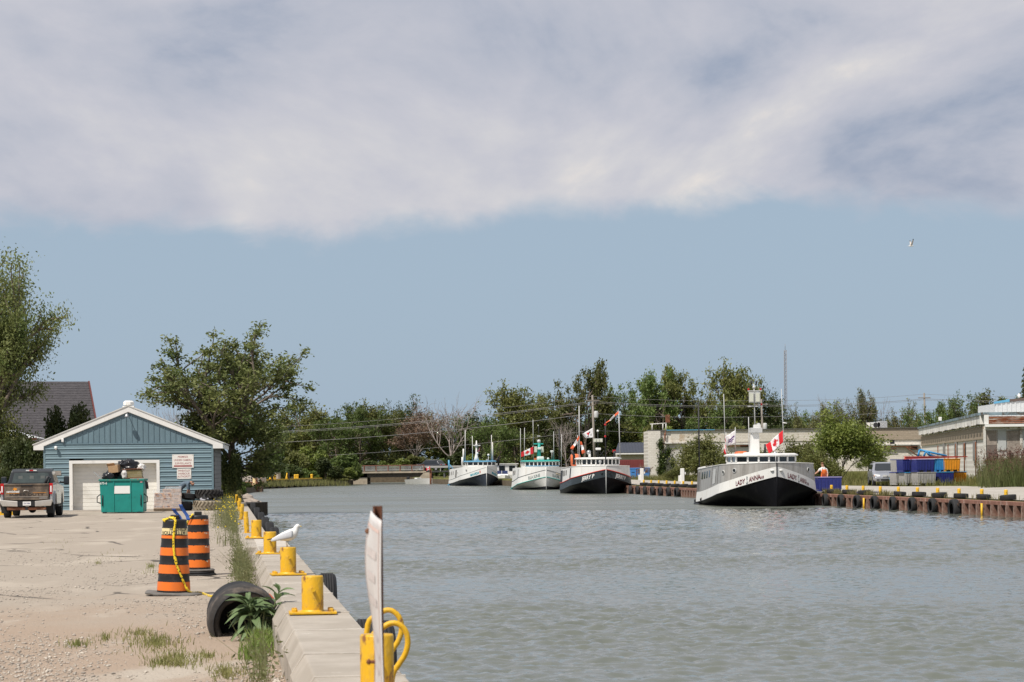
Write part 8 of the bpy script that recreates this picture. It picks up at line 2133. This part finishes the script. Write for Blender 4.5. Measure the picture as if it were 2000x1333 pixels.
def plant(var, px, top, wpx, Y, label, name='broadleaf_tree', group=None, rot=None, z0=None, cat='tree'):
    tm, cm, h, wd = var; p = P(px, top, Y); zb = (gz(p.x, Y) if p.x * UY - Y * UX > 36 and Y < 375 else (.3 if Y >= 375 else 0)) if z0 is None else z0
    t = thing(name, label, cat, (p.x, Y, zb), rot if rot is not None else (px * 1.7) % 6.28, group)
    sz = (p.z - zb) / h; sw = wpx / F * Y / wd; t.scale = (sw, sw, sz)
    put('trunk', tm, t)
    if cm is not None: put('crown', cm, t)
    return t
GB = 'trees of the far belt'
named = [(TV[0], 600, 771, 105, 405, 'olive tree rising over the bushes right of the big cottonwood'), (TV[4], 700, 780, 90, 400, 'loose crowned tree over the near end of the bridge'), (TV[2], 738, 779, 80, 405, 'upright tree over the middle of the bridge'),
         (TV[1], 655, 805, 110, 395, 'low spreading tree above the low dark dock'), (TV[5], 790, 771, 80, 410, 'dark topped tree beside the brown one'), (TV[3], 930, 802, 90, 400, 'dark dense tree behind the farthest boat mast'),
         (TV[2], 1015, 742, 95, 355, 'tall full tree behind the teal roofed boat'), (TV[1], 962, 815, 100, 345, 'mid green tree behind the farthest boat'), (TV[0], 1065, 770, 90, 360, 'olive tree left of the tallest open crowned one'),
         (OPEN[0], 1137, 705, 115, 335, 'tallest open crowned tree above the black and white boat'), (TV[3], 1110, 790, 130, 340, 'broad dark tree under the tallest crown'), (TV[1], 1215, 750, 120, 345, 'rounded tree left of the pair of open crowns'),
         (OPEN[1], 1283, 722, 105, 330, 'open crowned tree, first of the neighbouring pair'), (OPEN[0], 1342, 714, 115, 332, 'open crowned tree, second of the neighbouring pair'), (TV[0], 1300, 775, 150, 335, 'broad olive tree under the pair of open crowns'),
         (TV[2], 1440, 700, 100, 335, 'tall tree left of the lattice mast'), (TV[5], 1495, 745, 85, 340, 'dark tree touching the lattice mast'), (TV[1], 1400, 785, 120, 330, 'low full tree behind the purple print flag'), (TV[3], 1220, 805, 140, 350, 'dark dense tree above the dark roofed shed'),
         (TV[5], 1470, 800, 130, 338, 'low dark tree below the tall one by the mast'), (TV[4], 1180, 775, 80, 345, 'loose tree beside the utility pole with transformer'), (TV[3], 1350, 800, 120, 336, 'low dark tree behind the boom post'),
         (WIL[0], 1575, 783, 95, 350, 'willow left of the dead topped one'), (WIL[1], 1625, 778, 70, 355, 'thin willow behind the tall bank shrub'), (WIL[1], 1683, 755, 65, 352, 'tall ragged willow behind the bank shrub'), (WIL[0], 1773, 774, 100, 345, 'full willow left of the utility pole'),
         (WIL[0], 1545, 805, 90, 342, 'low willow beside the lattice mast'), (WIL[0], 1635, 815, 130, 345, 'wide low willow along the roof edge'), (TV[1], 1855, 766, 85, 330, 'first bushy tree above the boarded wing'), (TV[0], 1920, 762, 95, 335, 'second bushy tree above the boarded wing'),
         (TV[4], 1968, 768, 80, 335, 'loose tree beside the corrugated hall roof'), (TV[1], 1820, 795, 90, 325, 'low tree behind the utility pole'), (TV[5], 1890, 790, 100, 325, 'dark low tree above the torn soffit'), (TV[3], 1735, 815, 100, 350, 'low dark tree beside the roof cabinet')]
for v_, px, top, w_, Y, lab in named: plant(v_, px, top, w_, Y, lab, 'willow_tree' if v_ in WIL else 'broadleaf_tree', GB)
plant(BARE[0], 878, 760, 135, 395, 'large bare grey tree behind the bridge end', 'bare_tree', GB); plant(BRN[0], 815, 779, 95, 400, 'brown half dead tree beside the large bare one', 'brown_tree', GB)
plant(BARE[1], 1728, 768, 60, 350, 'bare crowned tree left of the full willow', 'bare_tree', GB); plant(BARE[1], 1395, 735, 55, 345, 'thin bare tree left of the tall leafy one', 'bare_tree', GB); plant(BARE[1], 1612, 764, 75, 358, 'bare dead top over the thin willow', 'bare_tree', GB)
plant(BARE[0], 1665, 770, 60, 358, 'dead branched tree beside the ragged willow', 'bare_tree', GB); plant(BARE[0], 1105, 800, 70, 330, 'bare spreading branches behind the orange pennants', 'bare_tree', GB); plant(BARE[0], 335, 760, 90, 190, 'bare twiggy tree behind the shed roof', 'bare_tree', None)
plant(BARE[1], 1600, 820, 60, 372, 'small dead tree far behind the bank shrub', 'bare_tree', GB)
# back row that closes the belt
fills = [(540 + 42 * k) for k in range(25)] + [1590, 1650, 1710, 1790, 1850, 1910, 1970, 2030]
for k, px in enumerate(fills):
    zig = mnoise.noise(Vector((k * .9, 3.7, 0)))
    top = (808 if px < 1560 else 822) + 18 * zig
    w = ORD[k % 20] if k < 20 else ORD[k - 20]
    plant(TV[(k * 5 + 1) % 6], px, top, 105, 432 if px < 1560 else 385, (f'tree in the back row of the far belt, {w} from the cottonwood' if k < 20 else f'tree in the back row beyond the boats, {w} from the mast side'), group='back row of the far belt')
# bush storey in front
def bush_mesh(seed, lm, n=3600, lsize=.13, lob=9, h=3.0, stems=True):
    rg = np.random.default_rng(seed); cs = []
    for _ in range(lob):
        a = rg.uniform(0, 6.28); r_ = 1.25 * math.sqrt(rg.random()); cs.append((r_ * math.cos(a), r_ * math.sin(a), h * (.2 + .58 * rg.random() * (1 - .35 * r_ / 1.25))))
    cs = np.array(cs); c = cs[rg.integers(0, lob, n)]; d = rg.normal(0, 1, (n, 3)); d /= np.linalg.norm(d, axis=1)[:, None]
    c = c + d * (.62 * rg.random(n) ** .4)[:, None] * np.array([1, 1, .9]); c = c[c[:, 2] > 0]
    V, Fq = leafgeo(c, rg, lsize); mb = MB()
    for q in cs: mb.tube([(q[0] * .15, q[1] * .15, -.1), (q[0] * .6, q[1] * .6, q[2] * .6), tuple(q)], [.05, .03, .015], 5, caps=False)
    return mb.mesh('stems', m_bark), npmesh('foliage', V, Fq, LF[lm]), h * 1.08, 3.4
BU = [bush_mesh(41, 'mid'), bush_mesh(42, 'olive'), bush_mesh(43, 'shrub'), bush_mesh(44, 'dark')]
def bush(var, px, top, wpx, Y, label, group=None, zb=None):
    sm, fm, h, wd = var; p = P(px, top, Y)
    z0 = (gz(p.x, Y) if p.x * UY - Y * UX > 36 and Y < 375 else (.3 if Y > 375 else -.1)) if zb is None else zb
    t = thing('bush', label, 'bush', (p.x, Y, z0), (px * 2.3) % 6.28, group); s = wpx / F * Y / wd; t.scale = (s, s, (p.z - z0) / h); put('stems', sm, t); put('foliage', fm, t)
k = 0
for px, top, w_, Y in ((535, 850, 70, 318), (575, 868, 60, 316), (610, 850, 80, 325), (640, 880, 60, 318), (672, 862, 70, 332), (655, 905, 55, 322), (682, 905, 45, 330), (560, 895, 60, 312), (600, 905, 50, 314), (520, 880, 50, 322), (625, 920, 40, 320), (545, 905, 50, 318), (505, 900, 45, 300), (660, 925, 50, 318), (692, 915, 40, 335)):
    bush(BU[k % 4], px, top, w_, Y, f'bush on the shore left of the bridge, {ORD[k]} in its thicket', 'shore thicket left of the bridge'); k += 1
k = 0
for px, top, w_, Y in ((730, 890, 70, 388), (770, 885, 70, 390), (810, 880, 70, 392), (865, 880, 60, 372), (905, 870, 70, 370), (945, 865, 70, 368), (990, 860, 70, 365), (1030, 865, 70, 362), (1075, 860, 70, 360), (1120, 858, 70, 358), (1170, 860, 70, 352), (1225, 850, 60, 350)):
    bush(BU[(k * 3 + 3) % 4], px, top, w_, Y, f'bush under the far belt behind the moored boats, {ORD[k]} from the bridge', 'bushes under the far belt'); k += 1
k = 0
for px in range(1275, 1560, 40): bush(BU[(k + 1) % 4], px, 805, 60, 322, f'bush over the roof line of the derelict building, {ORD[k]} from its corner', 'bushes behind the derelict building'); k += 1
# shrubs on the far bank
SHR = [tree_meshes(51, h=6, spread=.55, trunk=.08, kids=(9, 5, 4), leaves=15000, lsize=.115, lm='shrub', sig=.42, r0=.07, limb=.52, upb=.10), tree_meshes(52, h=4, spread=.75, trunk=.06, kids=(9, 5, 4), leaves=11000, lsize=.10, lm='olive', sig=.34, r0=.05, limb=.5)]
plant(SHR[0], 1640, 785, 135, 186, 'tall leafy shrub on the bank behind the fisherman', 'bank_shrub', cat='shrub'); plant(SHR[1], 1370, 842, 108, 222, 'rounded shrub before the derelict building, behind the boom post', 'bank_shrub', cat='shrub')
plant(SHR[1], 1578, 848, 85, 192, 'wide shrub just behind the bow of the nearest boat', 'bank_shrub', cat='shrub'); plant(SHR[0], 1708, 868, 48, 200, 'small shrub behind the silver minivan', 'bank_shrub', cat='shrub'); plant(SHR[1], 1600, 872, 70, 183, 'low shrub left of the tall bank shrub', 'bank_shrub', cat='shrub')
plant(SHR[1], 1490, 870, 60, 215, 'shrub peeping out behind the mast of the nearest boat', 'bank_shrub', cat='shrub'); plant(SHR[1], 1325, 905, 45, 228, 'low shrub at the ivy covered corner', 'bank_shrub', cat='shrub'); plant(SHR[1], 1420, 880, 60, 220, 'low shrub behind the flags of the nearest boat', 'bank_shrub', cat='shrub')
plant(BRN[0], 1255, 905, 26, 240, 'brown dried shrub beside the blue bins', 'dry_shrub', cat='shrub')
# spruce at the picture rim
mb = MB(); mb.tube([(0, 0, -.2), (0, 0, 10)], [.16, .02], 6); rg = np.random.default_rng(61); c = []
for _ in range(9000):
    z = 10 * (1 - rg.random() ** .6 * .95); lay = (z * 2.2) % 1; r_ = (10.2 - z) * .26 * (1 - .55 * lay) * math.sqrt(rg.random()); a = rg.uniform(0, 6.28); c.append((r_ * math.cos(a), r_ * math.sin(a), z - .12 * r_))
SPR = (mb.mesh('trunk', m_bark), (lambda q: npmesh('crown', q[0], q[1], LF['dark']))(leafgeo(np.array(c), rg, .11)), 10, 4.2)
plant(SPR, 2006, 680, 70, 260, 'dark spruce at the picture rim above the corrugated hall', 'spruce_tree')

CED = bush_mesh(91, 'dark', 9000, .085, 16, 3.4)
# ---- the big cottonwood by the shed
def low_skirt(rg, segs, tips):
    for j in range(30):
        az = rg.uniform(0, 6.28); z = rg.uniform(1.9, 4.8); d = np.array([math.cos(az), math.sin(az), rg.uniform(-.05, .55)]); d /= np.linalg.norm(d)
        grow(rg, np.array([0, 0, z]), d, rg.uniform(.9, 2.2), .05, 2, 3, segs, tips, .7, .02, (4, 4))
CT = tree_meshes(74, h=9.6, trunk=.44, spread=.80, kids=(8, 5, 4), leaves=32000, lsize=.092, lm='cotton', sig=.24, r0=.20, first=low_skirt, limb=.37, upb=.075, bare=.08, nside=8)
plant(CT, 447, 622, 285, 122, 'broad cottonwood tree with bare inner limbs beside the blue shed', 'cottonwood_tree', rot=.6, z0=-.1)
BT = tree_meshes(83, h=13, trunk=.30, spread=.62, kids=(8, 5, 4), leaves=66000, lsize=.085, lm='cotton', sig=.50, r0=.3, limb=.34, upb=.05, first=low_skirt, nside=8)
plant(BT, -32, 398, 238, 119, 'tall leafy tree cut by the picture rim behind the pickup truck', 'poplar_tree', rot=2.1, z0=0)
bush(CED, 138, 715, 118, 122, 'dark cedar between the house and the shed', None, 0); bush(CED, 40, 800, 95, 114, 'dark cedar under the tall tree at the picture rim', None, 0); bush(CED, 85, 880, 60, 110, 'low dark bush behind the pickup truck cab', None, 0); bush(CED, 5, 880, 60, 108, 'low dark bush at the pole fence', None, 0)
bush(BU[2], 447, 918, 40, 126, 'light green bush at the shed corner above the tyres', None, 0); bush(BU[0], 460, 925, 44, 150, 'green bush on the shore under the cottonwood', None, 0); bush(CED, 452, 838, 62, 121, 'dark bush under the cottonwood trunk', None, 0); bush(BU[2], 438, 962, 22, 118, 'small weed bush beside the tractor tyres', None, 0); bush(BU[1], 310, 790, 70, 170, 'grey green bush showing over the shed roof', None, 0)
bush(BU[0], 478, 938, 30, 215, 'bush beside the boat stored ashore', None, 0)

# ---- grass, reeds and weeds of the far bank
rg = np.random.default_rng(71); pts = []
while len(pts) < 30000:
    a = 98 + 150 * rg.random() ** 1.25; w = apw(a) + .5 * mnoise.noise(Vector((a * .35, 2.2, 0))); bo = w + (26 if a < 190 else 16) * rg.random() ** 1.4
    v = Q(a, 35.3 + bo); pts.append((v.x, v.y, zr(v.x, v.y, 35.3 + bo)))
m_bg = leafmat('bank_grass', (.105, .125, .030), (.22, .19, .075), .3, .35)
blades('bank_grass', pts, .18, .62, .035, m_bg, 72, .35, 'long green and straw coloured grass on the far bank')
pts, heads = [], []
while len(pts) < 5200:
    px = 1905 + 140 * rg.random(); dens = min(1, (px - 1905) / 50)
    if rg.random() > dens: continue
    Y = 146 + 26 * rg.random(); x = P(px, 900, Y).x; pts.append((x, Y, gz(x, Y)))
m_reed = leafmat('reed_leaf', (.10, .14, .035), (.20, .20, .085), .3, .5)
P0 = np.array(pts); hd = P0[rg.integers(0, len(P0), 420)]; hd = hd + np.stack([rg.normal(0, .1, len(hd)), rg.normal(0, .1, len(hd)), rg.uniform(.9, 2.3, len(hd))], 1)
c = np.repeat(hd, 26, axis=0) + rg.normal(0, 1, (len(hd) * 26, 3)) * np.array([.05, .05, .16])
o = leaves_at('reed_plumes', c, mat('plume_brown', (.12, .06, .045), .9, .3, 3), rg, .045); tag(o, 'brown reed plumes over the far bank reeds', None, None, 'stuff')
blades('reeds', pts, .5, 2.1, .035, m_reed, 73, .18, 'tall reeds on the far bank before the boarded wing')
pts = []
for _ in range(2600):
    px = 1590 + 135 * rg.random() if rg.random() < .8 else 1590 + 420 * rg.random(); Y = 35.35 * 4520 / (px - 432); a = (Y - 35.4 * .1257) / UY
    if mnoise.noise(Vector((a * .6, 5, 0))) < -.05: continue
    v = Q(a, 35.38 + abs(rg.normal(0, .35))); pts.append((v.x, v.y, .03))
blades('quay_weeds', pts, .08, .34, .02, leafmat('quay_weed', (.13, .13, .04), (.24, .20, .09), .3, 1.5), 74, .4, 'dry weeds sprouting along the far quay edge')
rg = np.random.default_rng(75); pts = []
for _ in range(9000):
    if rg.random() < .45: Y = 118 + 22 * rg.random(); x = Q(Y, .8 - 5 * rg.random() ** 1.5).x
    else: Y = 128 + 190 * rg.random(); x = -UX * -Y - .3 - 9 * rg.random() if Y < 225 else P(505 + 180 * rg.random(), 930, Y).x
    if x * UY - Y * UX > (1.0 if Y < 225 else 13): continue
    pts.append((x, Y, -.02))
blades('shore_grass', pts, .2, .7, .03, m_bg, 76, .35, 'rank grass on the near shore beyond the shed')
